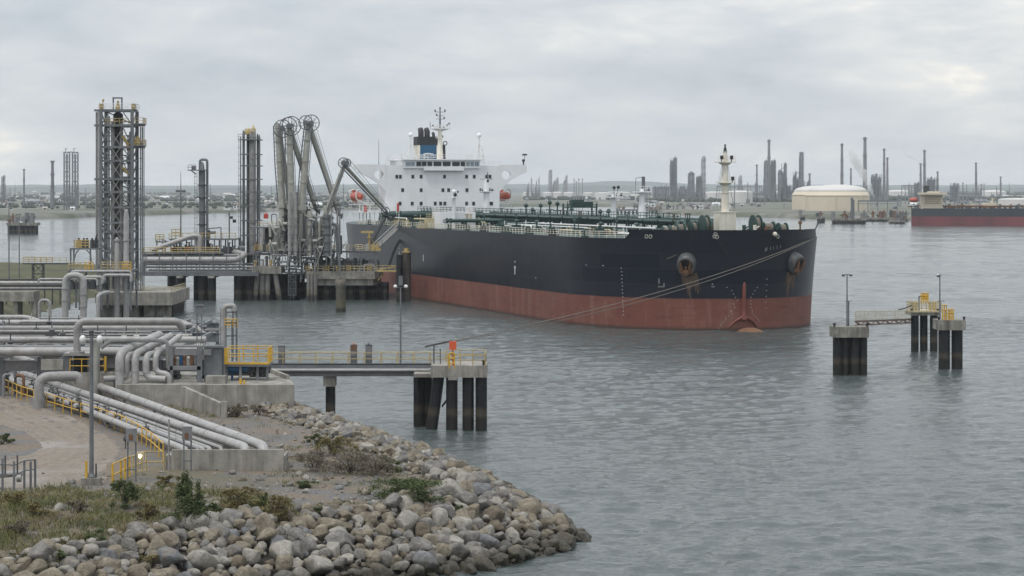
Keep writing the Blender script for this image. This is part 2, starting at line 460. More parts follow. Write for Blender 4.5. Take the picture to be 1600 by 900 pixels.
# ================================================================== water
import numpy as np
k = node_mat('river_water')
wv2 = k.tex(1.1, 4, .6, sc=(.6,1,1), dist=.3); wv3 = k.tex(3.4, 3, .6, sc=(.75,1,1))
slick = k.tex(.006, 4, .55, sc=(.35,1,1), dist=.5); gust = k.tex(.03, 3, .5, sc=(.3,1,1))
amp = k.rng(k.math('ADD', k.math('MULTIPLY', slick, .6), k.math('MULTIPLY', gust, .4)), .40, .60, .4, 1.0)
hh = k.math('MULTIPLY', k.math('ADD', k.math('MULTIPLY', wv2, .42), k.math('MULTIPLY', wv3, .20)), amp)
k.link(k.bump(hh, 1.0, .6), k.b.inputs['Normal'])
k.link(k.ramp(slick, (.35,(.050,.067,.066)), (.65,(.076,.092,.091))), k.b.inputs['Base Color'])
k.b.inputs['Roughness'].default_value = .09; k.b.inputs['IOR'].default_value = 1.333
M['water'] = k.m
rg = np.random.default_rng(7)
NW = 90
lam = np.exp(rg.uniform(math.log(1.15), math.log(11), NW)); ang = rg.normal(R(-62), R(34), NW)     # short wind chop
kx, ky = np.cos(ang)*2*np.pi/lam, np.sin(ang)*2*np.pi/lam; ph = rg.uniform(0, 6.283, NW)
slope = .034*np.where(lam < 4, 1.0, .45); wamp = slope*lam/(2*np.pi)
def wave(X, Y, st):
    Z = np.zeros_like(X); patch = .72 + .28*np.sin(X*.021+Y*.013+1.3)*np.sin(Y*.031-X*.007)
    for i in range(NW):
        if lam[i] < st*2.6: continue
        p = X*kx[i]+Y*ky[i]+ph[i]; Z += wamp[i]*(np.sin(p)+.25*np.cos(2*p))
    return Z*patch
def water_grid(mb, x0, x1, y0, y1, st):
    nx, ny = int((x1-x0)/st)+1, int((y1-y0)/st)+1
    X, Y = np.meshgrid(np.linspace(x0, x1, nx), np.linspace(y0, y1, ny)); Z = wave(X, Y, st)
    me = bpy.data.meshes.new('water'); V = np.stack([X, Y, Z], -1).reshape(-1, 3)
    a = (np.arange(ny-1)[:, None]*nx + np.arange(nx-1)[None, :]).reshape(-1); Fq = np.stack([a, a+1, a+nx+1, a+nx], -1)
    return V, Fq
parts = []
for args in ((-70,62,130,262,.34), (-110,112,262,480,.62), (-210,250,480,900,1.5), (-420,480,900,1900,3.2)): parts.append(water_grid(None, *args))
# calm sheet outside the modelled chop
outer = [(-9000,-300,0),(9000,-300,0),(9000,17000,0),(-9000,17000,0)]
V = []; Fq = []; o = 0
for v_, f_ in parts: V.append(v_); Fq.append(f_+o); o += len(v_)
ring = []
def rect(x0, x1, y0, y1):
    global o
    V.append(np.array([(x0,y0,0),(x1,y0,0),(x1,y1,0),(x0,y1,0)], float)); Fq.append(np.array([[o,o+1,o+2,o+3]])); o += 4
rect(-9000,9000,-300,130); rect(-9000,-70,130,262); rect(62,9000,130,262); rect(-9000,-110,262,480); rect(112,9000,262,480); rect(-9000,-210,480,900); rect(250,9000,480,900); rect(-9000,-420,900,1900); rect(480,9000,900,1900); rect(-9000,9000,1900,17000)
V = np.concatenate(V); Fq = np.concatenate(Fq)
me = bpy.data.meshes.new('water'); me.vertices.add(len(V)); me.vertices.foreach_set('co', V.astype('f4').ravel())
me.loops.add(len(Fq)*4); me.loops.foreach_set('vertex_index', Fq.astype('i4').ravel()); me.polygons.add(len(Fq)); me.polygons.foreach_set('loop_start', np.arange(0, len(Fq)*4, 4, dtype='i4'))
me.polygons.foreach_set('use_smooth', np.ones(len(Fq), dtype=bool)); me.materials.append(M['water']); me.update(calc_edges=True)
wo = bpy.data.objects.new('water', me); COL.objects.link(wo); tag(wo, kind='structure')

# ================================================================== far shore and hills
k = node_mat('far_land')
a = k.tex(.012, 6, .6, sc=(.35,1,1)); b2 = k.tex(.05, 6, .65, sc=(.3,1,1))
c = k.ramp(a, (.32,(.06,.07,.045)), (.46,(.105,.11,.075)), (.56,(.17,.165,.145)), (.68,(.24,.235,.225)))
c = k.mix(k.rng(b2, .5, .62, 0, .7), c, (.055,.065,.045))
k.link(c, k.b.inputs['Base Color']); k.b.inputs['Roughness'].default_value = .95; M['farland'] = k.m
SHORE = [(-5200,1500),(-1500,1800)] + [tuple(G(px, py)[:2]) for px, py in ((-150,348),(0,344),(110,341),(170,338),(230,336.5),(330,333),(430,330.5),(560,328),(640,326),(780,323),(990,323),(1030,335),(1100,337),(1200,340),(1290,343),(1400,345),(1600,347),(1750,348))] + [(1600,1650),(5200,1450)]
mb = MB(); rows = []
sm = []
for i in range(len(SHORE)-1):
    kk = max(2, int(math.hypot(SHORE[i+1][0]-SHORE[i][0], SHORE[i+1][1]-SHORE[i][1])/40)); kk = min(kk, 20)
    for j in range(kk): sm.append((SHORE[i][0]+(SHORE[i+1][0]-SHORE[i][0])*j/kk, SHORE[i][1]+(SHORE[i+1][1]-SHORE[i][1])*j/kk))
sm.append(SHORE[-1])
for x, y in sm:
    w = noise.noise((x*.01, y*.01, 0))*14
    rows.append([(x, y+w, -.5), (x*1.002, y+6+w, 1.6), (x*1.004, y+16+w, 3.6), (x*1.01, y+60, 4.2), (x*1.2, y+600, 4.6), (x*2.2, 16000, 5)])
n = 6
mb.add([p for r_ in rows for p in r_], [(i*n+j, (i+1)*n+j, (i+1)*n+j+1, i*n+j+1) for i in range(len(rows)-1) for j in range(n-1)], True)
tag(mb.build('far_shore_land', M['farland']), kind='structure')

k = node_mat('wooded_hill')
a = k.tex(.02, 8, .7)
k.link(k.ramp(a, (.35,(.035,.052,.05)), (.65,(.07,.09,.08))), k.b.inputs['Base Color']); k.b.inputs['Roughness'].default_value = 1; M['hill'] = k.m
def hill_h(px, lay):
    base = 38 + 7*noise.noise((px*.006+lay*9, lay*3.1, 0)) + 3*noise.noise((px*.03, lay*5, 1)) + 1.2*noise.noise((px*.15, lay, 2))
    return base + 9*math.exp(-((px-960)/70)**2) + 6*math.exp(-((px-1010)/160)**2)*(lay == 1)
for lay, Y0 in ((0, 11500), (1, 15000)):
    rows = []
    for i in range(-60, 361):
        px = i*7.0 - 200; X = (px-800)*Y0/F; hh_ = (hill_h(px, lay)-25)*1.62+27 if lay else (hill_h(px, 0)-25)*1.25+13
        rows.append([(X, Y0-700, 2), (X, Y0-300, hh_*.45), (X, Y0, hh_), (X, Y0+400, hh_*.8), (X, Y0+900, 0)])
    mb = MB(); n = 5
    mb.add([p for r_ in rows for p in r_], [(i*n+j, (i+1)*n+j, (i+1)*n+j+1, i*n+j+1) for i in range(len(rows)-1) for j in range(n-1)], True)
    tag(mb.build('hills', M['hill']), kind='structure')

# ================================================================== air
hz = bpy.data.materials.new('haze_air'); hz.use_nodes = True; t = hz.node_tree
t.nodes.remove(t.nodes['Principled BSDF'])
pv = t.nodes.new('ShaderNodeVolumePrincipled'); pv.inputs['Color'].default_value = (.90,.95,1.0,1); pv.inputs['Density'].default_value = 0.5e-4
pv.inputs['Anisotropy'].default_value = 0.1
t.links.new(pv.outputs[0], t.nodes['Material Output'].inputs['Volume'])
mb = MB(); mb.box(-9500, 9500, -400, 18000, -14, 150)
hzo = mb.build('haze', hz); tag(hzo, kind='stuff')
hzo.display_type = 'WIRE'
# ================================================================== the moored tanker
TH = math.asin(.295); SHIP0 = Vector((41.0, 436.0, 0))
CT, ST = math.cos(TH), math.sin(TH)
def sw(x, s, z=0): return Vector((SHIP0.x + x*CT - s*ST, SHIP0.y + x*ST + s*CT, z))
def ship_s(px, x):
    k = (px-800)/F; return (SHIP0.x + x*CT - k*(SHIP0.y + x*ST))/(ST + k*CT)
def ship_z(py, x, s): return az(py, sw(x, s).y)
LOA, BH = 246.0, 23.5
def hb(s, z, L=LOA, B=BH):
    "half breadth of the hull at s metres aft of the stem and height z"
    t = max(0, min(1, z/17.8)); s0 = 0.6 - 1.6*t*t; E = 34 - 4*t
    u = (s - s0)/E
    if u <= 0: return 0.0
    b = B*(1-(1-min(1, u))**2)**.5
    a0 = L-50
    if s > a0:
        v = (s-a0)/50; b *= 1 - (.49 + .35*(1-t)**1.5)*v**(1.6)
    return b
k = node_mat('tanker_hull')
n_big = k.tex(.06, 5, .6); n_f = k.tex(1.1, 7, .65); strk = k.tex(1, 6, .68, sc=(.42,.42,.05)); strk2 = k.tex(1, 7, .7, sc=(.95,.95,.09), loc=(5,3,1)); scuff = k.tex(1, 5, .65, sc=(.22,.22,1.6), loc=(2,7,3))
navy = k.mix(k.rng(n_big, .4, .65, 0, .5), (.0042,.0078,.0175), (.008,.0115,.0185))
navy = k.mix(k.rng(strk, .58, .78, 0, .35), navy, (.055,.056,.056))
navy = k.mix(k.rng(strk2, .64, .78, 0, .45), navy, (.10,.065,.045))
navy = k.mix(k.rng(scuff, .66, .76, 0, .35), navy, (.06,.065,.07))
redp = k.mix(k.rng(n_big, .35, .65), (.15,.046,.034), (.195,.072,.052))
redp = k.mix(k.rng(strk, .52, .70, 0, .6), redp, (.27,.15,.12))
redp = k.mix(k.rng(strk2, .60, .72, 0, .6), redp, (.15,.10,.075))
redp = k.mix(k.rng(scuff, .52, .72, 0, .65), redp, (.09,.034,.028))
redp = k.mix(k.rng(k.tex(.13, 6, .7, loc=(9,2,5)), .5, .68, 0, .55), redp, (.22,.115,.085))
redp = k.mix(k.rng(n_f, .55, .72, 0, .35), redp, (.27,.13,.10))
wl = k.math('ADD', k.pos[2], k.math('MULTIPLY', n_f, .5))
redp = k.mix(k.rng(wl, 1.0, .45, 0, .85), redp, (.045,.035,.028))
edge = k.math('ADD', k.pos[2], k.math('MULTIPLY', n_f, .08))
c = k.mix(k.rng(edge, 5.60, 5.76), redp, navy)
tcn = k.t.nodes.new('ShaderNodeTexCoord'); sp_ = k.t.nodes.new('ShaderNodeSeparateXYZ'); k.link(tcn.outputs['Object'], sp_.inputs[0]); cb_ = k.t.nodes.new('ShaderNodeCombineXYZ'); k.link(sp_.outputs[1], cb_.inputs[0]); k.link(sp_.outputs[2], cb_.inputs[1])
bk = k.t.nodes.new('ShaderNodeTexBrick'); k.link(cb_.outputs[0], bk.inputs['Vector']); bk.inputs['Scale'].default_value = 1.0; bk.inputs['Brick Width'].default_value = 11.5; bk.inputs['Row Height'].default_value = 2.7; bk.inputs['Mortar Size'].default_value = .045; bk.inputs['Mortar Smooth'].default_value = .6; bk.inputs['Color1'].default_value = (.3,.3,.3,1); bk.inputs['Color2'].default_value = (.7,.7,.7,1)
c = k.mix(k.math('MULTIPLY', bk.outputs['Fac'], .32), c, (.085,.06,.05))          # weld seams
sepc = k.t.nodes.new('ShaderNodeSeparateColor'); k.link(bk.outputs['Color'], sepc.inputs[0]); c = k.mix(k.rng(sepc.outputs[0], .3, .7, 0, .10), c, (.10,.085,.085))   # plates repainted at different times
k.link(c, k.b.inputs['Base Color']); k.link(k.rng(edge, 5.66, 5.7, .6, .34), k.b.inputs['Roughness'])
plate = k.tex(.16, 2, .5)
k.link(k.bump(plate, .5, .14, k.bump(bk.outputs['Fac'], .25, .03)), k.b.inputs['Normal'])
k.b.inputs['Specular IOR Level'].default_value = .28; M['hull'] = k.m

tanker = thing('oil_tanker', 'large navy and red tanker with white bridge block moored at the loading jetty', 'ship', SHIP0, local=True, rz=TH)
def hull_mesh(hbf, L, zs, stn, zt_of, tr):
    "both sides, transom and deck from stations; zt_of(s) = top of side"
    vs = []; fs = []; nz = len(zs)
    for side in (-1, 1):
        base = len(vs)
        for s in stn:
            for j, zf in enumerate(zs):
                z = zf if zf < 12 else 12 + (zf-12)/(zs[-1]-12)*(zt_of(s)-12)
                t_ = max(0, min(1, z/17.8)); se = s + (1.6-1.6*t_*t_)*max(0, 1-(s+1)/6); vs.append((side*hbf(se, z), se, z))
        for i in range(len(stn)-1):
            for j in range(nz-1):
                a = base+i*nz+j; q = (a, a+1, a+nz+1, a+nz)
                fs.append(q if side < 0 else q[::-1])
    # transom
    n = len(stn)*nz; b0 = (len(stn)-1)*nz
    for j in range(nz-1): fs.append((b0+j, b0+j+1, n+b0+j+1, n+b0+j))
    return vs, fs
DECKZ, FCZ = 16.2, 17.75
stn = [-1.0,-.9,-.7,-.4,0,.5,1,1.6,2.4,3.4,4.6,6,7.6,9.2,10.2,10.6,11,13,15.5,18,21,24,27,30,34,40,60,90,120,150,175,196,204,212,220,228,236,242,246]
zs = [-4,-2,0,1.5,3,4.5,5.7,7,8.5,10,12,14,16,17.75]
def topz(s): return FCZ if s <= 9.3 else DECKZ if s >= 10.9 else FCZ-(s-9.3)/1.6*(FCZ-DECKZ)
hb2 = lambda s, z: hb(s, z)
vs, fs = hull_mesh(hb2, LOA, zs, stn, topz, 0)
mb = MB(); mb.add(vs, fs, True); hull = mb.build('hull', M['hull'], tanker)
bm = bmesh.new(); bm.from_mesh(hull.data); bmesh.ops.remove_doubles(bm, verts=bm.verts, dist=.002); bm.to_mesh(hull.data); bm.free()
# deck plating
mb = MB()
def deck(mb, stations, z, inset):
    vs = []; fs = []
    for s in stations:
        b = max(0.01, hb(s, z)-inset); vs += [(-b, s, z), (b, s, z)]
    for i in range(len(stations)-1): fs.append((2*i, 2*i+1, 2*i+3, 2*i+2))
    mb.add(vs, fs)
deck(mb, [s for s in stn if s >= 1], DECKZ-.05, .12); mb.build('main_deck', M['green'], tanker)
# inner face of the bow bulwark
mb = MB(); vs = []; fs = []
bs = [s for s in stn if 0 <= s <= 10.2]
for side in (-1, 1):
    o = len(vs)
    for s in bs:
        for z in (DECKZ, FCZ): vs.append((side*max(0, hb(s, z)-.25), s+.1, z))
        vs.append((side*hb(s, FCZ), s, FCZ+.004))
    for i in range(len(bs)-1):
        for j in (0, 1):
            a = o+i*3+j; fs.append((a, a+1, a+4, a+3))
mb.add(vs, fs, True); mb.build('bulwark_lining', M['blk'], hull)
# bulb, stem bar
mb = MB(); mb.ball((0, -2.6, -1.75), 2.6, 1.15, 2.0, .95, 20, 12); mb.build('bulbous_bow', M['rusty'], hull)
mb = MB()
pts = []
for z in (2.0, 2.8, 4, 5.5, 7, 8.2, 8.6):
    t = z/17.8; pts.append(Vector((0, .6-1.6*t*t-.02, z)))
mb.tube(pts, [.75,.55,.42,.38,.38,.3,.05], 8)
mb.tube([(-3.2,1.2,.0),(-1.6,.45,1.7),(0,.25,2.6)], [.15,.3,.3], 6); mb.tube([(3.2,1.2,.0),(1.6,.45,1.7),(0,.25,2.6)], [.15,.3,.3], 6)
mb.build('stem_bar', mat('stem_red', (.16,.042,.03), .6, var=.3, rust=.35), hull)
# hull points by photo position
def hull_at(px, z, side=-1, off=0.0):
    best = None
    for i in range(0, 2400):
        s = i*.1 if side < 0 else i*.02
        b = hb(s, z); p = sw(side*(b+off), s)
        e_ = abs(800+F*p.x/p.y-px)
        if best is None or e_ < best[0]: best = (e_, s)
        if side > 0 and s > 14: break
    s = best[1]; b = hb(s, z); d = .3
    t = Vector((side*(hb(s+d, z)-hb(s-d, z)), 2*d, 0)).normalized(); nrm = Vector((-t.y, t.x, 0)) if side < 0 else Vector((t.y, -t.x, 0))
    return Vector((side*b, s, z)), nrm
# anchors in their bolsters
def anchor(px, side, z):
    p, n_ = hull_at(px, z, side)
    p = Vector(p); out = (n_ + Vector((0, 0, -.35))).normalized(); u = Vector((0,0,1)).cross(n_).normalized(); up = out.cross(u) if out.cross(u).z > 0 else -out.cross(u)
    mb = MB(); prof = []
    N_ = 20
    for a, rr in ((-1.0, 2.15), (.5, 2.0), (1.1, 1.8), (1.3, 1.5), (1.2, 1.25), (.2, 1.1)):
        prof.append([p + out*a + (u*math.cos(2*math.pi*i/N_)*rr*.86 + up*math.sin(2*math.pi*i/N_)*rr) for i in range(N_)])
    vs = [q for r_ in prof for q in r_]
    mb.add(vs, [(j*N_+i, j*N_+(i+1) % N_, (j+1)*N_+(i+1) % N_, (j+1)*N_+i) for j in range(5) for i in range(N_)], True)
    bol = mb.build('anchor_bolster', mat('bolster_paint', (.075,.08,.085), .5, var=.5, scale=.7, rust=.6), hull)
    mb = MB(); vs = [p + out*.3 + (u*math.cos(2*math.pi*i/N_)*.95 + up*math.sin(2*math.pi*i/N_)*1.08) for i in range(N_)]
    mb.add(vs, [tuple(range(N_))]); mb.build('hawse_opening', M['blk'], bol)
    mb = MB(); c = p + out*1.1 - up*.95
    mb.bar(c - u*1.15, c + u*1.15, .6, .55)                                   # crown
    mb.tube([c, c + up*.9 + out*.1], [.22,.2], 8)                            # shank
    for q in (-.72, .72):
        a = c + u*q; tip = a + up*2.3 + out*.5 + u*q*.35
        mb.tube([a - up*.15, a + up*.7 + out*.35, tip], [.34,.30,.04], 6)
    mb.tube([c - up*.1 - u*.8, c - up*.75 + out*.15, c - up*.1 + u*.8], .2, 6)
    mb.build('anchor', M['rusty'], hull)
    # rust runs below
    mb = MB()
    for kx in range(9):
        w = random.Random(kx*7+side).uniform(.14, .42); q0 = (kx/8-.5)*2.6; zt = z-1.5-.5*abs(q0)*0; ln = random.Random(kx+3).uniform(1.5, 5.5)
        pts = []
        for j in range(8):
            zz = zt - ln*j/7
            pq, nq = p + u*q0, n_
            s_ = pq.y; b_ = hb(s_, zz); pos = Vector((side*(b_+.012), s_, zz)); ww = w*(1-.75*j/7)
            tt = Vector((side*(hb(s_+.3, zz)-hb(s_-.3, zz)), .6, 0)).normalized()
            pts += [pos - tt*ww, pos + tt*ww]
        mb.add(pts, [(2*j, 2*j+1, 2*j+3, 2*j+2) for j in range(7)])
    st_ = mb.build('rust_streak', mat('rust_run', (.105,.07,.048), .8, var=.4, scale=2), hull)
anchor(1073, -1, 11.7); anchor(1240, 1, 11.7)
# draught marks, load line and painted marks, raised a centimetre
def mark(mb, px, py, w, h, side=-1):
    z = 8
    for _ in range(6):
        p, n_ = hull_at(px, z, side); Y = sw(p.x, p.y).y; z = az(py, Y)
    p, n_ = hull_at(px, z, side); tt = n_.cross(Vector((0,0,1)))
    for q in [None]:
        a = [Vector((p.x, p.y, z)) + n_*.03 + tt*i*w/2 + Vector((0,0,j*h/2)) for i, j in ((-1,-1),(1,-1),(1,1),(-1,1))]
        b_ = [v_ - n_*.06 for v_ in a]
        mb.add(a+b_, [(0,1,2,3),(4,7,6,5),(0,4,5,1),(1,5,6,2),(2,6,7,3),(3,7,4,0)])
mb = MB(); rnd = random.Random(4)
for i in range(14): mark(mb, 971+i*.25, 419+i*5.6, .22, .18)
for i in range(8): mark(mb, 1138+[0,4,8,10,11,11,10,8][i], 449+i*5.2, .15, .15)
for i in range(9): mark(mb, 1144-i*2.6+ (i < 3)*1, 487+i*3.2, .15, .15)
for i in range(8): mark(mb, 1183-[0,4,7,9,10,10,9,7][i], 449+i*5.2, .15, .15, 1)
for i in range(5): mark(mb, 1176+i*2.6, 490+i*3.0, .15, .15, 1)
for i in range(6): mark(mb, 1198-i*.2, 436+i*9, .16, .16, 1)
mb.build('draught_marks', mat('faded_white', (.34,.34,.33), .7, var=.3, scale=3), hull)
mb = MB()
mark(mb, 804.5, 422, .42, 1.7); mark(mb, 804.5, 417.5, .95, .35); mark(mb, 804.5, 409, .4, .3)
mark(mb, 661.5, 403, .4, 1.5); mark(mb, 624, 398, .4, 1.5); mark(mb, 624, 388, .3, .25)
mb.build('load_line_mark', M['whitem'], hull)
mb = MB()
mark(mb, 1030, 439, .22, .9); mark(mb, 1033, 448, 1.1, .22); mark(mb, 1037, 445.5, .22, .7)
mark(mb, 1114.5, 444, .25, .25); mark(mb, 1114.5, 448, .6, .2); mark(mb, 837, 434, .5, .35); mark(mb, 916, 414, .6, .2); mark(mb, 942, 415, .5, .2)
for i in range(7): mark(mb, 1188+i*5.2, 390-i*.9, .13, .75, 1 if i*5+1188 > 1166 else -1)
mb.build('hull_marking', mat('worn_white', (.18,.18,.18), .7, var=.4, scale=3), hull)
# fairlead lips and lamp in the bulwark
mb = MB()
for px, py in ((1010,369),(1016,369),(1116,368),(1124,369),(1158,365),(1215,369)):
    p, n_ = hull_at(px, az(py, 442), -1 if px < 1164 else 1)
    mb.torus(p + n_*.03, n_, .30, .09, 12, 6)
mb.build('fairlead', M['arm'], hull)
p, n_ = hull_at(1173, az(365.5, 440), 1); mb = MB(); mb.ball(p + n_*.25, .42, n=14, m=8); mb.build('bow_thruster_lamp', M['cream'], hull)
del mb

# ------------------------------------------------------------ superstructure
SF = 198.0
sup = thing_part = MB(); sup.box(-14.9, 14.9, SF, SF+7, DECKZ, 30.9)
sup_o = sup.build('bridge_block', M['white'], tanker)
mb = MB(); mb.box(-14.5, 16.5, SF+3, SF+9, DECKZ, 20.5); mb.build('lower_house', M['white'], sup_o)
# bridge wings with their lightening holes
for sd in (-1, 1):
    mb = MB()
    outer = [(14.9, 31.1), (16.5, 31.1), (18.5, 31.1), (20.5, 31.1), (22.1, 31.1), (22.1, 30.0), (22.1, 29.2), (20.4, 28.5), (18.6, 27.6), (16.9, 26.4), (15.7, 25.2), (14.9, 24.2), (14.9, 26.0), (14.9, 28.5)]
    cx, cz = 16.6, 28.5; inner = []
    for x_, z_ in outer:
        a = math.atan2(z_-cz, x_-cx); inner.append((cx + 1.25*math.cos(a), cz + 1.15*math.sin(a)))
    N_ = len(outer)
    vs = [(sd*x_, SF-.05, z_) for x_, z_ in outer] + [(sd*x_, SF-.05, z_) for x_, z_ in inner] + [(sd*x_, SF+.75, z_) for x_, z_ in outer] + [(sd*x_, SF+.75, z_) for x_, z_ in inner]
    fs = []
    for i in range(N_):
        j = (i+1) % N_
        q = [(i, j, N_+j, N_+i), (2*N_+i, 3*N_+i, 3*N_+j, 2*N_+j), (i, 2*N_+i, 2*N_+j, j), (N_+i, N_+j, 3*N_+j, 3*N_+i)]
        fs += q if sd > 0 else [t_[::-1] for t_ in q]
    mb.add(vs, fs)
    mb.box(sd*14.9, sd*22.1, SF+.8, SF+4.6, 29.85, 30.0)            # wing deck
    mb.box(sd*22.0, sd*22.12, SF+.8, SF+4.6, 30.0, 31.1); mb.box(sd*14.9, sd*22.1, SF+4.5, SF+4.62, 30.0, 31.1)
    wing = mb.build('bridge_wing', M['white'], sup_o)
# windows
winm = MB(); winm.box(-.36, .36, -.03, .05, -.45, .45); wme = winm.mesh('window', M['glass'])
frm = MB(); frm.box(-.46, .46, -.015, .04, -.55, .55); fme = frm.mesh('window_frame', M['whitem'])
WIN = {276: (620,625.5,645,658,694.5,729,741,760.5,765.5), 297: (629,658,692,701,729.5,751.5,766), 318: (625,644,658,680,688.5,695,729,740,764,768), 306: ()}
for py, L_ in WIN.items():
    for px in L_:
        x_ = (px-692)/6.2/CT*1.0; 
        Yf = sw(x_, SF).y; x_ = ((px-800)*Yf/F - SHIP0.x + SF*ST)/CT; z_ = az(py, Yf)
        w = inst('window', wme, sup_o, (x_, SF-.03, z_)); inst('window_frame', fme, sup_o, (x_, SF-.002, z_))
# wheelhouse
mb = MB(); mb.box(-10.4, 9.6, SF-.5, SF+13, 30.2, 32.2); mb.box(-11.2, 10.6, SF-1.0, SF+14, 32.2, 32.5)
mb.box(-5.2, 5.2, SF-1.1, SF-.5, 29.6, 30.5)
wh = mb.build('wheelhouse', M['white'], tanker)
for a, b_ in ((-7.1,-5.9),(-5.7,-4.5),(-4.2,-3.0),(-2.6,-.6),(-.2,1.8),(2.3,4.2),(4.5,5.6)):
    mb = MB(); mb.box(a, b_, SF-.62, SF-.45, 30.72, 31.85); mb.build('bridge_window', M['glass'], wh)
for a, b_ in ((-9.8,-8.8),(-8.6,-7.6),(6.0,6.8),(7.1,7.9),(8.2,9.2)):
    mb = MB(); mb.box(a, b_, SF-.62, SF-.45, 30.8, 31.75); mb.build('bridge_window', mat('pale_glass', (.25,.30,.34), .1, var=.15), wh)
mb = MB(); mb.rails([(-11, SF-.8, 32.5), (10.4, SF-.8, 32.5), (10.4, SF+13.8, 32.5), (-11, SF+13.8, 32.5), (-11, SF-.8, 32.5)], 1.1, .05, 1.5); mb.build('roof_rail', M['whitem'], wh)
mb = MB(); mb.rails([(-14.9, SF+.3, 31.0), (-10.4, SF+.3, 31.0)], 1.0, .05, 1.2); mb.rails([(9.6, SF+.3, 31.0), (14.9, SF+.3, 31.0)], 1.0, .05, 1.2)
mb.build('side_rail', M['whitem'], wh)
# wing-end searchlight
mb = MB(); mb.cyl((21.6, SF+1, 31.1), (21.6, SF+1, 32.0), .18, n=8); mb.ball((21.6, SF+1, 32.2), .42, n=10, m=6); mb.cyl((21.9, SF+1, 32.3), (21.9, SF+1, 33.6), .06); mb.box(21.3, 22.5, SF+.8, SF+1.2, 33.5, 33.9)
mb.build('wing_searchlight', M['blk'], wh)
# whip aerial
mb = MB(); mb.cyl((-16.2, SF+2, 31), (-16.2, SF+2, 37.4), .09, .04, 6); mb.build('whip_aerial', M['steel'], wh)
# funnel
FS = 214.0
fx = lambda px: ((px-800)*sw(0, FS).y/F - SHIP0.x + FS*ST)/CT
f0, f1 = fx(653.5), fx(685)
mb = MB(); mb.prism([(f0, FS+.6), (f0+.6, FS), (f1-.6, FS), (f1, FS+.6), (f1, FS+4), (f0, FS+4.5)], 30, 38.2)
fun = mb.build('funnel', M['cream'], tanker)
mb = MB(); mb.prism([(f0+.55, FS-.06), (f1-.55, FS-.06), (f1-.55, FS+.3), (f0+.55, FS+.3)], 30.5, 36.3); mb.build('blue_band', M['blue'], fun)
mb = MB(); mb.prism([(f0-.08, FS+.56), (f0+.56, FS-.09), (f1-.56, FS-.09), (f1+.06, FS+.56), (f1+.06, FS+4.05), (f0-.05, FS+4.55)], 36.3, 38.5)
mb.build('black_top', M['blk'], fun)
for px in (661, 670.5, 680.5):
    mb = MB(); x_ = fx(px); r_ = .75 if px < 680 else .4; h_ = 1.6 if px < 680 else .8
    mb.tube([(x_, FS+2, 38.4), (x_, FS+2, 38.5+h_*.8), (x_, FS+2.6, 38.5+h_*1.25)], [r_, r_, r_*.92], 12, 0); mb.build('exhaust_pipe', M['blk'], fun)
mb = MB(); ex = fx(668); ez = 33.2
mb.tube([(ex-1.1, FS-.12, ez+.7), (ex-.2, FS-.12, ez+.95), (ex+1.5, FS-.12, ez+.75)], .16, 6, .4); mb.tube([(ex-1.0, FS-.12, ez+.65), (ex-.9, FS-.12, ez-.3), (ex-1.4, FS-.12, ez-1.5)], .17, 6, .4)
mb.tube([(ex-.8, FS-.12, ez-.2), (ex+.3, FS-.12, ez+.1), (ex+.1, FS-.12, ez-.7)], .13, 6, .4)
mb.build('funnel_emblem', M['whitem'], fun)
# radar mast
ms = SF+7; mx_ = lambda px: ((px-800)*sw(0, ms).y/F - SHIP0.x + ms*ST)/CT
x0 = mx_(687.5); mz = lambda py: az(py, sw(x0, ms).y)
mb = MB(); mb.tube([(x0, ms, 32.4), (x0, ms, 36.5), (x0, ms, mz(202))], [.95, .62, .5], 8); mst = mb.build('radar_mast', M['cream'], tanker)
mb = MB(); mb.prism([(x0-2.7, ms-1.1), (x0+2.5, ms-1.1), (x0+2.5, ms+1.1), (x0-2.7, ms+1.1)], mz(202), mz(202)+.25); mb.add([(x0-2.4,ms,mz(202)),(x0+2.3,ms,mz(202)),(x0,ms+.4,mz(206)),(x0,ms-.4,mz(206))], [(0,3,1),(0,1,2),(0,2,3),(1,3,2)])
mb.rails([(x0-2.6, ms-1, mz(201)), (x0+2.4, ms-1, mz(201))], 1.0, .05, .9); mb.box(x0-1.0, x0+1.0, ms-.8, ms+.8, mz(216), mz(215)); mb.build('mast_platform', M['whitem'], mst)
mb = MB(); mb.cyl((x0, ms, mz(201)), (x0, ms, mz(170)), .28, .14, 8); mb.cyl((x0-2.6, ms, mz(201)), (x0-2.6, ms, mz(190)), .07)
for py, w in ((175, 1.3), (181, .9), (186, 1.1)): mb.bar((x0-w, ms, mz(py)), (x0+w, ms, mz(py)), .12)
for dx, py in ((-1.3,174),(1.3,173.5),(-.9,180),(0,170),(1.1,185),(1.9,196),(2.4,194),(-1.9,197),(.6,214),(1.0,199)): mb.cbox((x0+dx, ms, mz(py)-.15), .34, .34, .55)
mb.build('upper_mast', M['steel'], mst)
mb = MB(); mb.box(x0-2.0, x0+1.0, ms-1.25, ms-1.0, mz(198.5), mz(197)); mb.build('radar_scanner', M['whitem'], mst)
mb = MB(); mb.torus((x0+1.1, ms-.9, mz(224)), (0,1,.2), .5, .12, 14, 6); mb.tube([(x0+1.0, ms, 32.4), (x0+1.05, ms, 36.2)], [.5,.35], 8); mb.build('mast_vent', M['blk'], mst)
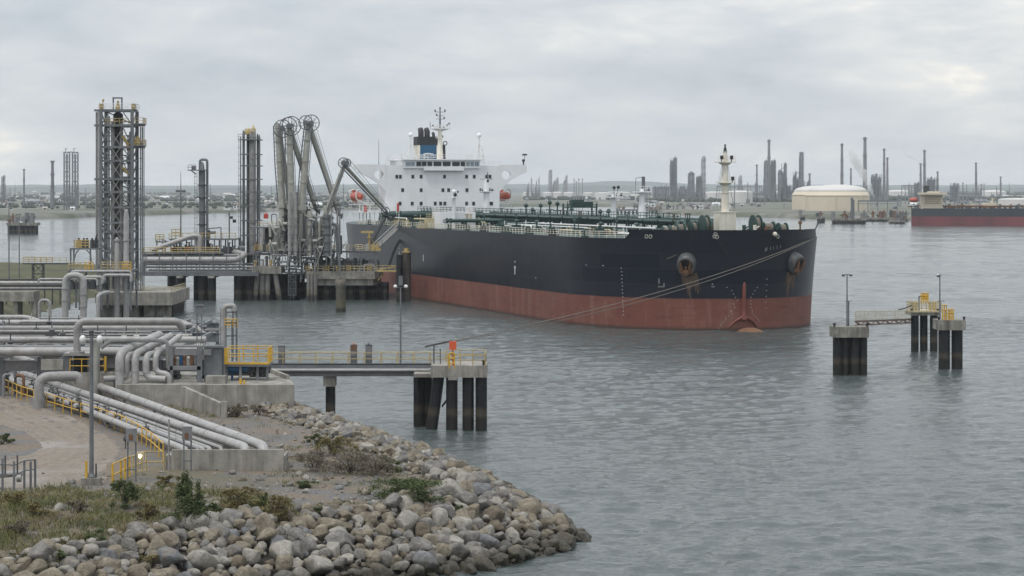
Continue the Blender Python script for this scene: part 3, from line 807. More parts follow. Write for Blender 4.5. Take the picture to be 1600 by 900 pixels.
# dome posts
for px in (637.5, 743):
    x_ = mx_(px); mb = MB(); mb.cyl((x_, ms-3, 32.4), (x_, ms-3, mz(214)), .22, .16, 8)
    for dx, dy in ((-1.4,-1),(1.4,-1),(0,1.5)): mb.cyl((x_+dx, ms-3+dy, 32.4), (x_, ms-3, mz(222)), .09, n=5)
    for py in (219, 229, 238): mb.bar((x_-.55-(py-219)*.03, ms-3, mz(py)), (x_+.55+(py-219)*.03, ms-3, mz(py)), .1)
    for a in (32.9, 34.6): mb.cbox((x_+.9, ms-3, a), .35, .35, .6)
    po_ = mb.build('satellite_mast', M['whitem'], tanker)
    mb = MB(); mb.ball((x_, ms-3, mz(211.5)), .62, n=14, m=10); mb.build('radome', M['white'], po_)
# lifeboats on davits either side
def lifeboat(px, py, side):
    s_ = SF+4; Y = sw(side*18, s_).y
    x_ = ((px-800)*Y/F - SHIP0.x + s_*ST)/CT; z_ = az(py, Y)
    mb = MB(); vs = []; n_ = 12; prof = [(-4.4,.05),(-3.9,.75),(-2.5,1.2),(0,1.36),(2.5,1.2),(3.9,.75),(4.4,.05)]
    for dy, r_ in prof:
        for i in range(n_):
            a = 2*math.pi*i/n_; zz = math.sin(a)*r_*(1.0 if math.sin(a) < 0 else .98); vs.append((x_+math.cos(a)*r_, s_+4+dy, z_+zz*.95))
    mb.add(vs, [(j*n_+i, j*n_+(i+1) % n_, (j+1)*n_+(i+1) % n_, (j+1)*n_+i) for j in range(len(prof)-1) for i in range(n_)], True)
    mb.box(x_-.5, x_+.5, s_+5.5, s_+7, z_+.9, z_+1.65)
    lb = mb.build('lifeboat', M['orange'], tanker)
    mb = MB(); mb.torus((x_, s_+4, z_-.15), (0,1,0), 1.36, .07, 18, 5); mb.build('rubbing_strake', M['red'], lb)
    mb = MB()
    for dy in (0.6, 7.2):
        mb.tube([(x_-side*3.0, s_+dy, 20.5), (x_-side*1.2, s_+dy, z_-1.6), (x_+side*1.0, s_+dy, z_-.6), (x_+side*.9, s_+dy, z_+1.6), (x_, s_+dy, z_+1.8)], .2, 6, .6)
    mb.build('davit', M['whitem'], tanker)
    mb = MB()
    for i in range(4): mb.cbox((x_-side*(2.2-i*.9), s_-1, 16.2), .18, .18, z_-18.2)
    mb.box(x_-side*3.4, x_+side*1, s_-1.2, s_+9, z_-2.0, z_-1.85); mb.rails([(x_-side*3.4, s_-1.1, z_-1.85), (x_+side*1, s_-1.1, z_-1.85)], 1, .05, .8)
    mb.build('boat_deck', M['whitem'], tanker)
lifeboat(563.5, 307.5, -1); lifeboat(793.5, 306.5, 1)
# stern deck on the starboard quarter: raised white platform, mooring gear, people-high rails
mb = MB(); mb.box(-21.5, -13, SF-3, SF+8, 19.0, 19.25)
for x_ in (-21.2, -18.5, -15.5): mb.cbox((x_, SF-2.8, DECKZ), .25, .25, 2.9)
mb.rails([(-21.4, SF-2.9, 19.25), (-13, SF-2.9, 19.25)], 1, .05, 1.4); mb.build('quarter_platform', M['whitem'], tanker)
mb = MB(); mb.cyl((-20.6, SF-2, 19.25), (-20.6, SF-2, 20.7), .42, .36, 10); mb.cyl((-12.5, SF-3, 19.3), (-12.5, SF-3, 21.4), .3, .3, 8); mb.build('fire_locker', M['red'], tanker)

# ------------------------------------------------------------ cargo deck
DK = DECKZ
rnd = random.Random(11)
for x_, r_, z_, s0, s1 in ((-5.6,.32,18.9,18,190),(-4.2,.32,18.9,22,190),(-2.8,.28,18.9,22,188),(-1.2,.32,18.9,26,192),(.6,.32,18.9,26,188),(2.2,.28,18.9,20,186),(4.0,.3,19.2,20,190),(6.0,.3,18.0,20,180),(-8.4,.22,17.6,14,188),(-9.6,.18,17.6,14,180)):
    mb = MB(); mb.tube([(x_, s0, 16.6), (x_, s0, z_), (x_, s1, z_), (x_, s1, 16.6)], r_, 8, .9); mb.build('cargo_pipe', M['green'], tanker)
for i, s_ in enumerate(range(24, 190, 9)):
    mb = MB()
    for x_ in (-7, 0, 7): mb.bar((x_, s_, DK), (x_, s_, 18.55), .25)
    mb.bar((-7.2, s_, 18.45), (7.2, s_, 18.45), .22); mb.build('pipe_support', M['green'], tanker)
# catwalk along the pipes with pale rails
mb = MB(); mb.box(-8.2, -6.7, 14, 192, 19.35, 19.5)
for s_ in range(16, 192, 8): mb.bar((-7.4, s_, DK), (-7.4, s_, 19.4), .16)
cw = mb.build('catwalk', M['green'], tanker)
mb = MB(); mb.rails([(-8.2, 14, 19.5), (-8.2, 192, 19.5)], 1.05, .05, 3.0, 1, 4); mb.rails([(-6.7, 14, 19.5), (-6.7, 192, 19.5)], 1.05, .05, 3.0, 1, 4); mb.build('catwalk_rail', M['green'], cw)
# pale fore and aft fire main
mb = MB(); mb.tube([(-12.0, 13, 17.9), (-12.0, 92, 17.9)], .16, 6)
for s_ in range(14, 92, 7): mb.bar((-12, s_, DK), (-12, s_, 17.8), .14)
mb.build('fire_main', M['whitem'], tanker)
mb = MB(); mb.tube([(-15.5, 40, 17.6), (-15.5, 92, 17.6)], .14, 6)
for s_ in range(42, 92, 8): mb.bar((-15.5, s_, DK), (-15.5, s_, 17.5), .14)
mb.build('steam_line', M['whitem'], tanker)
# manifold crossing amidships
for i in range(6):
    s_ = 118+i*3.0; mb = MB(); mb.tube([(-20.5, s_, 18.0), (20.5, s_, 18.0)], .38, 8); mb.cyl((-20.7, s_, 18.0), (-20.3, s_, 18.0), .6, n=10); mb.cyl((20.3, s_, 18.0), (20.7, s_, 18.0), .6, n=10)
    for x_ in (-17, -8.5, 8.5, 17): mb.bar((x_, s_, DK), (x_, s_, 17.8), .3)
    mb.build('manifold_pipe', M['green'], tanker)
for i in range(5):
    s_ = 119.5+i*3; mb = MB(); mb.cyl((-15.5, s_, 18.2), (-15.5, s_, 19.4), .14, n=6); mb.torus((-15.5, s_, 19.4), (0,0,1), .4, .06, 12, 4); mb.build('valve_wheel', M['yelf'], tanker)
# hatches, vents, winches scattered about the deck
for i in range(46):
    s_ = 20 + i*3.7 + rnd.uniform(-1, 1); x_ = rnd.choice([-18.5,-16.5,-13.5,-10.8,9,12,15,18]) + rnd.uniform(-.8, .8); mb = MB(); kind = i % 4
    if kind == 0: mb.cyl((x_, s_, DK), (x_, s_, DK+1.0), .7, n=12); mb.cyl((x_, s_, DK+1.0), (x_, s_, DK+1.15), .85, n=12); nm, mm = 'tank_hatch', 'green'
    elif kind == 1: mb.cyl((x_, s_, DK), (x_, s_, DK+2.2), .16, n=8); mb.lathe((x_, s_, DK+2.0), [(.02,0),(.5,.05),(.5,.3),(.2,.55),(.01,.6)], 10); nm, mm = 'mushroom_vent', 'green'
    elif kind == 2: mb.cyl((x_, s_, DK), (x_, s_, DK+2.8), .13, n=8); mb.cyl((x_, s_, DK+2.7), (x_, s_, DK+3.5), .3, .16, 8); nm, mm = 'pressure_valve', 'green'
    else: mb.box(x_-.8, x_+.8, s_-.6, s_+.6, DK, DK+rnd.uniform(.8, 1.6)); mb.cyl((x_, s_, DK+.8), (x_, s_, DK+2), .2, n=6); nm, mm = 'deck_locker', 'green'
    mb.build(nm, M[mm], tanker)
# small lines and branches packing the deck
for i in range(30):
    s_ = 16+i*5.8; x_ = rnd.uniform(-20, -9); mb = MB(); L_ = rnd.uniform(6, 16); z_ = DK+rnd.uniform(.5, 1.8)
    mb.tube([(x_, s_, DK), (x_, s_, z_), (x_, s_+L_, z_), (x_+rnd.uniform(2,6), s_+L_, z_), (x_+6, s_+L_, DK)], rnd.uniform(.1, .22), 6, .4); mb.bar((x_, s_+L_*.5, DK), (x_, s_+L_*.5, z_+1.1), .14); mb.build('branch_line', M[rnd.choice(['green','green','whitem','yelp','green'])], tanker)
for i in range(26):
    s_ = 22+i*6.4; mb = MB(); x_ = rnd.uniform(-7, 7); mb.cyl((x_, s_, 19.2), (x_, s_, 20.3), .12, n=6); mb.torus((x_, s_, 20.3), (0,0,1), .35, .06, 10, 4); mb.box(x_-.45, x_+.45, s_-.4, s_+.4, 18.5, 19.3); mb.build('line_valve', M['green'] if i % 3 else M['rusty'], tanker)
# taller dark standpipes showing over the deck line
for px, h_ in ((822,6.6),(832,5.2),(845,6.6),(859,7.6),(871,7.4),(893,5.4),(938,5.2),(951,5.4),(1000,4.5),(1029,4.2)):
    x_ = rnd.uniform(-3, 6); s_ = ship_s(px, x_); mb = MB(); mb.cyl((x_, s_, DK), (x_, s_, DK+h_*.82), .16, n=6); mb.lathe((x_, s_, DK+h_*.7), [(.02,0),(.45,.1),(.5,.6),(.2,.9),(.01,1.0)], 8); mb.bar((x_-.9, s_, DK+h_*.55), (x_+.9, s_, DK+h_*.55), .16); mb.build('tank_vent', M['green'], tanker)
# bulky hose-handling frame
x_ = 0; s_ = ship_s(906, 0); mb = MB()
for a in (-3.2, 3.2):
    for b_ in (-1.5, 1.5): mb.bar((a, s_+b_, DK), (a, s_+b_, 21.9), .3)
mb.box(-3.4, 3.4, s_-1.7, s_+1.7, 21.0, 21.25); mb.rails([(-3.3, s_-1.6, 21.25), (3.3, s_-1.6, 21.25)], 1.0, .06, 1); mb.box(-2, .6, s_-1, s_+1, 21.25, 22.7); mb.box(1.2, 2.6, s_-.8, s_+.8, 21.25, 22.2); mb.box(-3, 3, s_-1.4, s_+1.4, DK, 19.2)
mb.build('deck_frame', M['green'], tanker)
# dark green deck machinery forward of the bridge
for px, py0, w, h_ in ((610,338,5,4.2),(640,330,9,4.5),(655,338,6,3.5),(675,326,5,5),(757,334,4,4.2),(770,335,3,3.2)):
    s_ = 178; Y = sw(0, s_).y; x_ = ((px-800)*Y/F - SHIP0.x + s_*ST)/CT
    mb = MB(); zt = az(py0, Y)-.4
    mb.box(x_-w/2, x_+w/2, s_, s_+4, DK, DK+(zt-DK)*.55)
    for a in (-.45, -.15, .15, .45): mb.bar((x_+a*w, s_+1, DK), (x_+a*w, s_+1, zt), .3)
    mb.box(x_-w*.5, x_+w*.5, s_+.4, s_+2.4, zt-.9, zt-.6); mb.cyl((x_-w*.3, s_+.5, DK+2.4), (x_+w*.35, s_+.5, DK+2.6), .75, n=12); mb.rails([(x_-w/2, s_+.4, zt-.6), (x_+w/2, s_+.4, zt-.6)], 1, .06, .9)
    mb.build('hose_crane_base', M['green'], tanker)
for px in (688, 700, 722):
    s_ = 120; pass
# starboard deck house with mast
hs = ship_s(716, -17.5); mb = MB()
hx0 = ((688.5-800)*sw(-20, hs).y/F - SHIP0.x + hs*ST)/CT; hx1 = ((743-800)*sw(-14, hs).y/F - SHIP0.x + hs*ST)/CT
hz1 = az(331.5, sw(-17, hs).y)
mb.box(hx0, hx1, hs, hs+7, DK, hz1); dh = mb.build('deck_house', M['white'], tanker)
mb = MB(); mb.rails([(hx0+.1, hs+.1, hz1), (hx1-.1, hs+.1, hz1), (hx1-.1, hs+6.9, hz1)], 1.2, .06, .8, 2, 5); mb.rails([(hx0+.1, hs+.1, hz1), (hx0+.1, hs+6.9, hz1)], 1.2, .06, .8, 2, 5); mb.build('roof_rail', M['whitem'], dh)
mb = MB(); mb.box(hx0+5.0, hx0+5.9, hs-.04, hs+.1, DK, DK+2.0); mb.build('house_door', M['steel'], dh)
mb = MB(); mb.torus((hx0+1.0, hs-.05, DK+1.7), (0,1,0), .33, .07, 14, 6); mb.build('life_ring', M['steeld'], dh)
px_ = hx0+3.0
mb = MB(); mb.tube([(px_, hs-.3, DK), (px_, hs-.3, az(310, 540)), (px_, hs-.3, az(303, 540))], [.42,.40,.55], 10); mb.box(px_-1.6, px_+1.5, hs-1, hs+.6, az(310, 540), az(309, 540)); mb.bar((px_-3.6, hs-.3, az(310, 540)), (px_-1.5, hs-.3, az(309.8, 540)), .2)
mb.rails([(px_-1.5, hs-.9, az(309,540)), (px_+1.4, hs-.9, az(309,540))], 1.0, .05, .7); mb.ball((px_, hs-.3, az(299.5, 540)), .5, n=10, m=6); hm = mb.build('house_mast', M['white'], dh)
mb = MB(); mb.ball((px_+.1, hs-.9, az(304.2, 540)), .42, n=10, m=6); mb.cbox((px_+.9, hs-.3, az(302,540)), .3, .3, .5); mb.build('mast_lamp', M['blk'], hm)
# deck masts
def dmast(px, py_top, lat, r0, r1, arm, hd, m='white'):
    s_ = ship_s(px, lat); Y = sw(lat, s_).y; zt = az(py_top, Y); mb = MB()
    mb.tube([(lat, s_, DK), (lat, s_, DK+(zt-DK)*.7), (lat, s_, zt)], [r0, r1, r1*.75], 10); o = mb.build('deck_mast', M[m], tanker)
    zp = DK+(zt-DK)*arm; mb = MB(); mb.box(lat-1.7, lat+1.7, s_-1.2, s_+.8, zp, zp+.18); mb.rails([(lat-1.6, s_-1.1, zp+.18), (lat+1.6, s_-1.1, zp+.18)], 1.0, .05, .8); mb.build('mast_platform', M[m], o)
    mb = MB()
    for a, b_ in hd: mb.cyl((lat+a*.5, s_-.4, zp), (lat+a, s_-.4, zp+b_), .07); mb.ball((lat+a, s_-.4, zp+b_), .36, n=8, m=6)
    mb.build('mast_lamp', M['blk'], o); return o, s_, zt
o_, s_, zt = dmast(760, 280, 0, .95, .72, .73, [(0.2, 2.6), (1.3, .4), (-1.2, .2)])
mb = MB(); mb.bar((-1.6, s_, zt), (1.6, s_, zt), .1); mb.cyl((0.3, s_, zt-1.5), (.3, s_, zt+1.6), .14, n=6); mb.build('mast_head', M['steel'], o_)
dmast(958.5, 304, 0, .75, .55, .92, [(0.0, 2.0), (.9, 2.1), (1.6, .6)])
o_, s_, zt = dmast(1003, 295, 0, 1.1, .6, .92, [(1.2, .6)])
mb = MB(); mb.cyl((.3, s_, zt-.4), (.3, s_, zt+2.4), .36, n=8); mb.tube([(-1.3, s_, zt-1), (-1.3, s_, zt+2.1), (.4, s_, zt+2.3)], .06, 5, .3); mb.build('mast_head', M['steel'], o_)
mb = MB(); mb.rails([(.9, s_-.3, DK), (.9, s_-.3, DK+.1)], 1); 
for i in range(16): mb.bar((.75, s_-.2, DK+1+i*.55), (1.25, s_-.2, DK+1+i*.55), .06)
mb.cyl((.75, s_-.2, DK), (.75, s_-.2, zt-.8), .05, n=5); mb.cyl((1.25, s_-.2, DK), (1.25, s_-.2, zt-.8), .05, n=5); mb.build('mast_ladder', M['whitem'], o_)
# side rail on the starboard and port edge with roller chocks between
mb = MB(); ss = [11.2 + i*2.0 for i in range(92)]
for s_ in ss:
    b_ = hb(s_, DK)-.25; mb.cyl((-b_, s_, DK), (-b_, s_, DK+1.15), .06, n=5, caps=False)
for a, b_ in zip(ss[:-1], ss[1:]):
    for z_ in (.4, .78, 1.15): mb.cyl((-(hb(a, DK)-.25), a, DK+z_), (-(hb(b_, DK)-.25), b_, DK+z_), .05, n=4, caps=False)
mb.build('deck_rail', M['cream'], tanker)
mb = MB()
for s_ in ss[::2]:
    b_ = hb(s_, DK)-.25; mb.cyl((b_, s_, DK), (b_, s_, DK+1.15), .06, n=4, caps=False)
for a, b_ in zip(ss[:-1], ss[1:]):
    for z_ in (.78, 1.15): mb.cyl((hb(a, DK)-.25, a, DK+z_), (hb(b_, DK)-.25, b_, DK+z_), .05, n=4, caps=False)
mb.build('deck_rail', M['cream'], tanker)
for s_ in (22, 37, 39, 52, 54, 66, 68, 70, 83, 85, 96, 110, 140, 152, 166, 182):
    b_ = hb(s_, DK); mb = MB(); mb.box(-b_+.1, -b_+.9, s_-.9, s_+.9, DK, DK+.3); mb.cyl((-b_+.5, s_-.45, DK+.3), (-b_+.5, s_-.45, DK+1.25), .32, .38, 10); mb.cyl((-b_+.5, s_+.45, DK+.3), (-b_+.5, s_+.45, DK+1.25), .32, .38, 10)
    mb.build('roller_chock', M['blk'] if s_ % 2 else M['green'], tanker)
# yellow-and-white deck gear by the gangway
for px, py in ((673,341),(681,346),(662,352)):
    s_ = 128; Y = sw(-19, s_).y; x_ = ((px-800)*Y/F - SHIP0.x + s_*ST)/CT; mb = MB(); mb.box(x_-1, x_+1, s_, s_+1.6, DK, az(py, Y)); mb.rails([(x_-1, s_, az(py,Y)), (x_+1, s_, az(py,Y))], .9, .06, .7); mb.build('gangway_frame', M['yelp'], tanker)

# ------------------------------------------------------------ forecastle
fm_s = ship_s(1133, 0); Y = sw(0, fm_s).y; fz = lambda py: az(py, Y)
mb = MB(); mb.prism([(-1.65, fm_s-1.4), (1.55, fm_s-1.4), (1.55, fm_s+1.4), (-1.65, fm_s+1.4)], DK, fz(332)); mb.prism([(-1.75, fm_s-1.5), (1.65, fm_s-1.5), (1.65, fm_s+1.5), (-1.75, fm_s+1.5)], fz(332), fz(331)); fmo = mb.build('mast_house', M['cream'], tanker)
mb = MB(); mb.tube([(0, fm_s, fz(331)), (0, fm_s, fz(285)), (0, fm_s, fz(253)), (0, fm_s, fz(236))], [.72, .62, .52, .34], 12); mb.cyl((0, fm_s, fz(302)), (0, fm_s, fz(301)), .74, n=12); fmm = mb.build('foremast', M['cream'], tanker)
for py, x0_, x1_ in ((254, -1.75, 1.75), (286, -1.35, 1.75)):
    mb = MB()
    mb.prism([(x0_, fm_s-1), (x1_, fm_s-1), (x1_, fm_s+1), (x0_, fm_s+1)], fz(py), fz(py)+.16); mb.lathe((0, fm_s, fz(py)-.55), [(.5,0),(1.25,.54)], 12)
    mb.rails([(x0_+.1, fm_s-.9, fz(py)+.16), (x1_-.1, fm_s-.9, fz(py)+.16)], 1.0, .035, .7)
    mb.build('mast_platform', M['cream'], fmm)
mb = MB()
for x_, py in ((-.95,249),(.95,249),(1.15,282)): mb.cyl((x_, fm_s-.6, fz(py+4)), (x_, fm_s-.6, fz(py)), .1, n=6); mb.cyl((x_, fm_s-.75, fz(py)), (x_, fm_s-.75, fz(py-6)), .34, .3, 10)
mb.cyl((0, fm_s, fz(238)), (0, fm_s, fz(230)), .38, .2, 10); mb.cyl((0, fm_s, fz(230)), (0, fm_s, fz(225)), .1, n=6); mb.ball((0, fm_s, fz(227.5)), .2, n=8, m=6); mb.build('mast_light', M['blk'], fmm)
mb = MB()
for a, b_ in (((-.5,253),(-1.9,330)),((.5,253),(2.2,340)),((.5,286),(3.2,350)),((-.5,262),(-1.2,330))): mb.cyl((a[0], fm_s, fz(a[1])), (b_[0], fm_s+1, fz(b_[1])), .03, n=4)
mb.build('mast_stay', M['steel'], fmm)
def winch(px, r_, w, lat):
    s_ = ship_s(px, lat); mb = MB(); c = Vector((lat, s_, DK+r_+.35))
    mb.cyl(c+Vector((-w*.5,0,0)), c+Vector((w*.5,0,0)), r_*.55, n=14); mb.cyl(c+Vector((-w*.5-.1,0,0)), c+Vector((-w*.5+.1,0,0)), r_, n=20); mb.cyl(c+Vector((w*.5-.1,0,0)), c+Vector((w*.5+.1,0,0)), r_, n=20)
    mb.box(lat-w*.7, lat+w*.7, s_-.6, s_+.6, DK, DK+.5); o = mb.build('mooring_winch', M['green'], tanker)
    mb = MB(); mb.cyl(c+Vector((-w*.35,0,0)), c+Vector((w*.35,0,0)), r_*.78, n=14); mb.build('rope_drum', M['rope'], o)
winch(1083, 1.35, 1.0, -5.5); winch(1101, 1.9, .9, -4.2); winch(1062, 1.2, 1.4, -8); winch(1181, 1.9, 1.1, 4.8); winch(1200, 1.3, 2.0, 7.2); winch(1222, 1.2, 1.4, 9.2); winch(1052, 1.0, 1.4, -9.5); winch(1040, .9, 1.2, -11)
for i in range(9):
    a = [1046,1068,1078,1092,1110,1190,1208,1214,1232][i]; lat = -9+i*2.1; s_ = ship_s(a, lat); s_ = max(4, s_); mb = MB()
    mb.cyl((lat, s_, DK), (lat, s_, DK+rnd.uniform(1.8, 2.4)), .3, .36, 10); mb.cyl((lat, s_, DK+1.6), (lat+.8, s_, DK+2.1), .14, n=6); mb.build('bollard', M['cream'] if i % 3 == 0 else M['rusty'] if i % 3 == 1 else M['green'], tanker)
mb = MB(); mb.cyl((13.2, 6, DK), (13.2, 6, FCZ+1.2), .16, n=6); mb.cbox((13.2, 6, FCZ+.9), .5, .5, .5); mb.build('bow_post', M['rusty'], tanker)
mb = MB(); p, n_ = hull_at(1279, FCZ, 1); mb.tube([Vector((p.x-.6, p.y, FCZ-.2)), Vector((p.x-.1, p.y, FCZ+.8)), Vector((p.x+.9, p.y, FCZ+1.8))], .1, 6, .5); mb.build('jack_hook', M['blk'], tanker)
# ================================================================== jetty, towers and loading arms
def piles(mb_list, parent, pts, r, z1, m, z0=-2.5, rake=None, n=12):
    me = None
    for i, (x, y) in enumerate(pts):
        mb = MB(); dx = rake[i] if rake else 0
        mb.cyl((x+dx, y, z0), (x, y, z1), r, n=n); mb.build('pile', m, parent)
def lattice(mb, x0, x1, y0, y1, z0, z1, nlev, w=.28, bw=.16, cross=True):
    for x in (x0, x1):
        for y in (y0, y1): mb.bar((x, y, z0), (x, y, z1), w)
    for i in range(nlev+1):
        z = z0+(z1-z0)*i/nlev
        for a, b in (((x0,y0),(x1,y0)),((x1,y0),(x1,y1)),((x1,y1),(x0,y1)),((x0,y1),(x0,y0))): mb.bar((*a, z), (*b, z), bw*1.2)
        if i < nlev and cross:
            zn = z0+(z1-z0)*(i+1)/nlev; zm = (z+zn)/2; xm = (x0+x1)/2
            if i % 2: mb.bar((x0,y0,z), (x1,y0,zn), bw); mb.bar((x1,y1,z), (x0,y1,zn), bw); mb.bar((x0,y0,zn), (x0,y1,z), bw); mb.bar((x1,y0,z), (x1,y1,zn), bw)
            else: mb.bar((x1,y0,z), (x0,y0,zn), bw); mb.bar((x0,y1,z), (x1,y1,zn), bw); mb.bar((x0,y0,z), (x0,y1,zn), bw); mb.bar((x1,y0,zn), (x1,y1,z), bw)
def ladder(mb, x, y, z0, z1, w=.5, cage=False):
    mb.cyl((x-w/2, y, z0), (x-w/2, y, z1), .05, n=5); mb.cyl((x+w/2, y, z0), (x+w/2, y, z1), .05, n=5)
    k = int((z1-z0)/.8)
    for i in range(k): mb.bar((x-w/2, y, z0+.4+i*.8), (x+w/2, y, z0+.4+i*.8), .05)
    if cage:
        for i in range(0, k, 2): mb.torus((x, y-.35, z0+.6+i*.8), (0,0,1), .42, .035, 10, 4)

# ---- concrete pier under the tall tower
YT = 482.0
pier = thing('concrete_pier', 'weathered concrete pier carrying the tallest steel tower beside the water', 'pier', (ax(210,YT), YT, 0))
mb = MB(); mb.box(ax(150,YT), ax(269,YT), YT, YT+26, az(477,YT), az(457,YT)); mb.box(ax(148,YT), ax(150,YT)-.003, YT+.3, YT+25, az(474,YT), az(459,YT)); mb.build('deck_slab', M['conc'], pier)
for i, px in enumerate((158, 178, 205, 232, 252)):
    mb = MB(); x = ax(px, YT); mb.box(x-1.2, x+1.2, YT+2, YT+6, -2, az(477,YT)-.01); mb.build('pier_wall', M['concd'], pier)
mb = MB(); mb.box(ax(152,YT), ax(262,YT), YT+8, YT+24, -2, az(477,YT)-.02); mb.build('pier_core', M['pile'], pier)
mb = MB(); mb.rails([(ax(222,YT), YT+.4, az(457,YT)), (ax(268,YT), YT+.4, az(457,YT)), (ax(268,YT), YT+20, az(457,YT))], 1.1, .06, 1.6); mb.build('edge_rail', M['yelp'], pier)
ZD = az(457, YT)
# ---- the tallest tower
YA = 488.0; xl, xr = ax(157.5,YA), ax(206.5,YA); zt = az(172.5,YA); sp = 6.4
tw = thing('process_tower', 'tallest steel lattice tower around a grey column, yellow railings on top', 'tower', ((xl+xr)/2, YA+3, ZD))
cols = MB()
for x in (xl, xr):
    for y in (YA, YA+sp):
        mb = MB(); mb.bar((x, y, ZD), (x, y, zt), .62, .62); mb.build('tower_leg', M['steel'], tw)
levels = [zt] + [az(py, YA) for py in (196, 230, 251, 280, 300, 324, 348, 362, 392, 425)]
for i, z in enumerate(levels):
    mb = MB(); xe = xr + (0.2 if i not in (1, 2) else 2.6); x0 = xl-(1.0 if i in (0, 1, 4) else 0)
    mb.bar((x0-.3, YA, z), (xe, YA, z), .26, .42); mb.bar((xl, YA+sp, z), (xr, YA+sp, z), .24, .36); mb.bar((xl, YA, z), (xl, YA+sp, z), .24, .36); mb.bar((xr, YA, z), (xr, YA+sp, z), .24, .36)
    if i in (0, 1, 2, 4): mb.box(xl-.4, xr+.4, YA+.3, YA+sp-.3, z+.2, z+.26)
    mb.build('floor_beam', M['steel'], tw)
mb = MB()
for i in range(len(levels)-1):
    za, zb = levels[i], levels[i+1]; xm = (xl+xr)/2
    mb.bar((xl, YA, zb), (xm-1.1, YA, za), .2); mb.bar((xr, YA, zb), (xm+1.1, YA, za), .2)
    mb.bar((xl, YA+sp, za), (xr, YA+sp, zb), .2); mb.bar((xl, YA, za), (xl, YA+sp, zb), .18); mb.bar((xr, YA, zb), (xr, YA+sp, za), .18)
mb.build('cross_bracing', M['steel'], tw)
mb = MB(); xi, xj = ax(173,YA), ax(189,YA)
for i in range(9):
    za, zb = az(205+i*24,YA), az(229+i*24,YA); mb.bar((xi, YA-.1, za), (xj, YA-.1, zb), .13); mb.bar((xj, YA-.05, za), (xi, YA-.05, zb), .13)
mb.build('inner_bracing', M['pipe'], tw)
mb = MB()
for i in range(11): z = az(190+i*22,YA); mb.bar((xl, YA+2, z), (xr, YA+2, z), .14); mb.bar((xl, YA+4.5, z-1), (xr, YA+4.5, z-1), .14)
mb.build('girt', M['steeld'], tw)
mb = MB(); ladder(mb, ax(202,YA), YA+.9, ZD, az(240,YA), .5, True); ladder(mb, ax(163,YA), YA+1.2, ZD, az(200,YA), .5, True); mb.build('caged_ladder', M['steel'], tw)
for px, py in ((194,285),(166,310),(196,330),(199,255)):
    mb = MB(); x = ax(px,YA); z = az(py,YA); mb.box(x-.9, x+.9, YA+.6, YA+2.2, z, z+.12); mb.rails([(x-.9, YA+.6, z+.12), (x+.9, YA+.6, z+.12)], 1.0, .05, .6); mb.cyl((x, YA+1.5, z+.1), (x, YA+1.5, z+1.2), .35, n=8); mb.build('landing', M['steel'], tw)
vx = ax(180.5, YA); mb = MB(); mb.lathe((vx, YA+3.2, ZD), [(1.15,0),(1.15,az(330,YA)-ZD),(.98,az(328,YA)-ZD),(.98,az(178,YA)-ZD),(.5,az(175,YA)-ZD),(.01,az(174,YA)-ZD)], 20); mb.build('process_column', M['steeld'], tw)
for px, dy, r, py0, m in ((174.5, 1.4, .36, 190, 'pipe'), (187.5, 1.6, .30, 192, 'pipe'), (164.5, 4.5, .16, 180, 'steel'), (168, 4.9, .14, 200, 'steel'), (194.5, 4.6, .15, 210, 'steeld'), (198, 4.4, .2, 205, 'steeld'), (202, 4.9, .13, 225, 'steel')):
    mb = MB(); mb.cyl((ax(px,YA), YA+dy, ZD), (ax(px,YA), YA+dy, az(py0,YA)), r, n=8)
    for z in range(int(ZD)+2, int(az(py0,YA)), 5): mb.cyl((ax(px,YA), YA+dy, z), (ax(px,YA), YA+dy, z+.18), r*1.35, n=8)
    mb.build('riser_pipe', M[m], tw)
mb = MB(); mb.cyl((ax(150,YA), YA+.5, ZD), (ax(150,YA), YA+.5, az(175,YA)), .17, n=8); mb.cyl((ax(152.5,YA), YA+.5, ZD), (ax(152.5,YA), YA+.5, az(173,YA)), .12, n=6); mb.build('conduit', M['pipe'], tw)
mb = MB(); mb.rails([(xl-.4, YA+.1, zt+.26), (xr+.4, YA+.1, zt+.26), (xr+.4, YA+sp, zt+.26), (xl-.4, YA+sp, zt+.26), (xl-.4, YA+.1, zt+.26)], 1.1, .045, 1.5); mb.build('top_rail', M['whitem'], tw)
mb = MB(); mb.box(xl-.3, xl-.1, YA, YA+sp*.6, zt+.26, zt+1.35); mb.box(xr-.2, xr+.3, YA+.2, YA+sp*.5, zt+.26, zt+1.35); mb.rails([(vx-1.9, YA-.1, levels[1]+.26), (vx+2.6, YA-.1, levels[1]+.26)], 1.1, .06, .9); mb.build('yellow_guard', M['yelf'], tw)
mb = MB(); x0_, x1_ = ax(174.5,YA), ax(188,YA); zz = az(152.5,YA)
mb.bar((x0_, YA+2, zt), (x0_, YA+2, zz), .28); mb.bar((x1_, YA+2, zt), (x1_, YA+2, zz), .28); mb.bar((x0_-.14, YA+2, zz), (x1_+.14, YA+2, zz), .28); mb.build('lifting_gantry', M['steel'], tw)
mb = MB(); mb.lathe((ax(181,YA), YA+2.6, zt), [(.5,0),(.5,.8),(.3,1.2),(.22,1.9),(.01,2.1)], 10); mb.cyl((ax(159.5,YA), YA+1, zt), (ax(159.5,YA), YA+1, az(157,YA)), .12, n=6); mb.ball((ax(160,YA), YA+1, az(156,YA)), .25, n=8, m=6); mb.build('relief_valve', M['yelf'], tw)
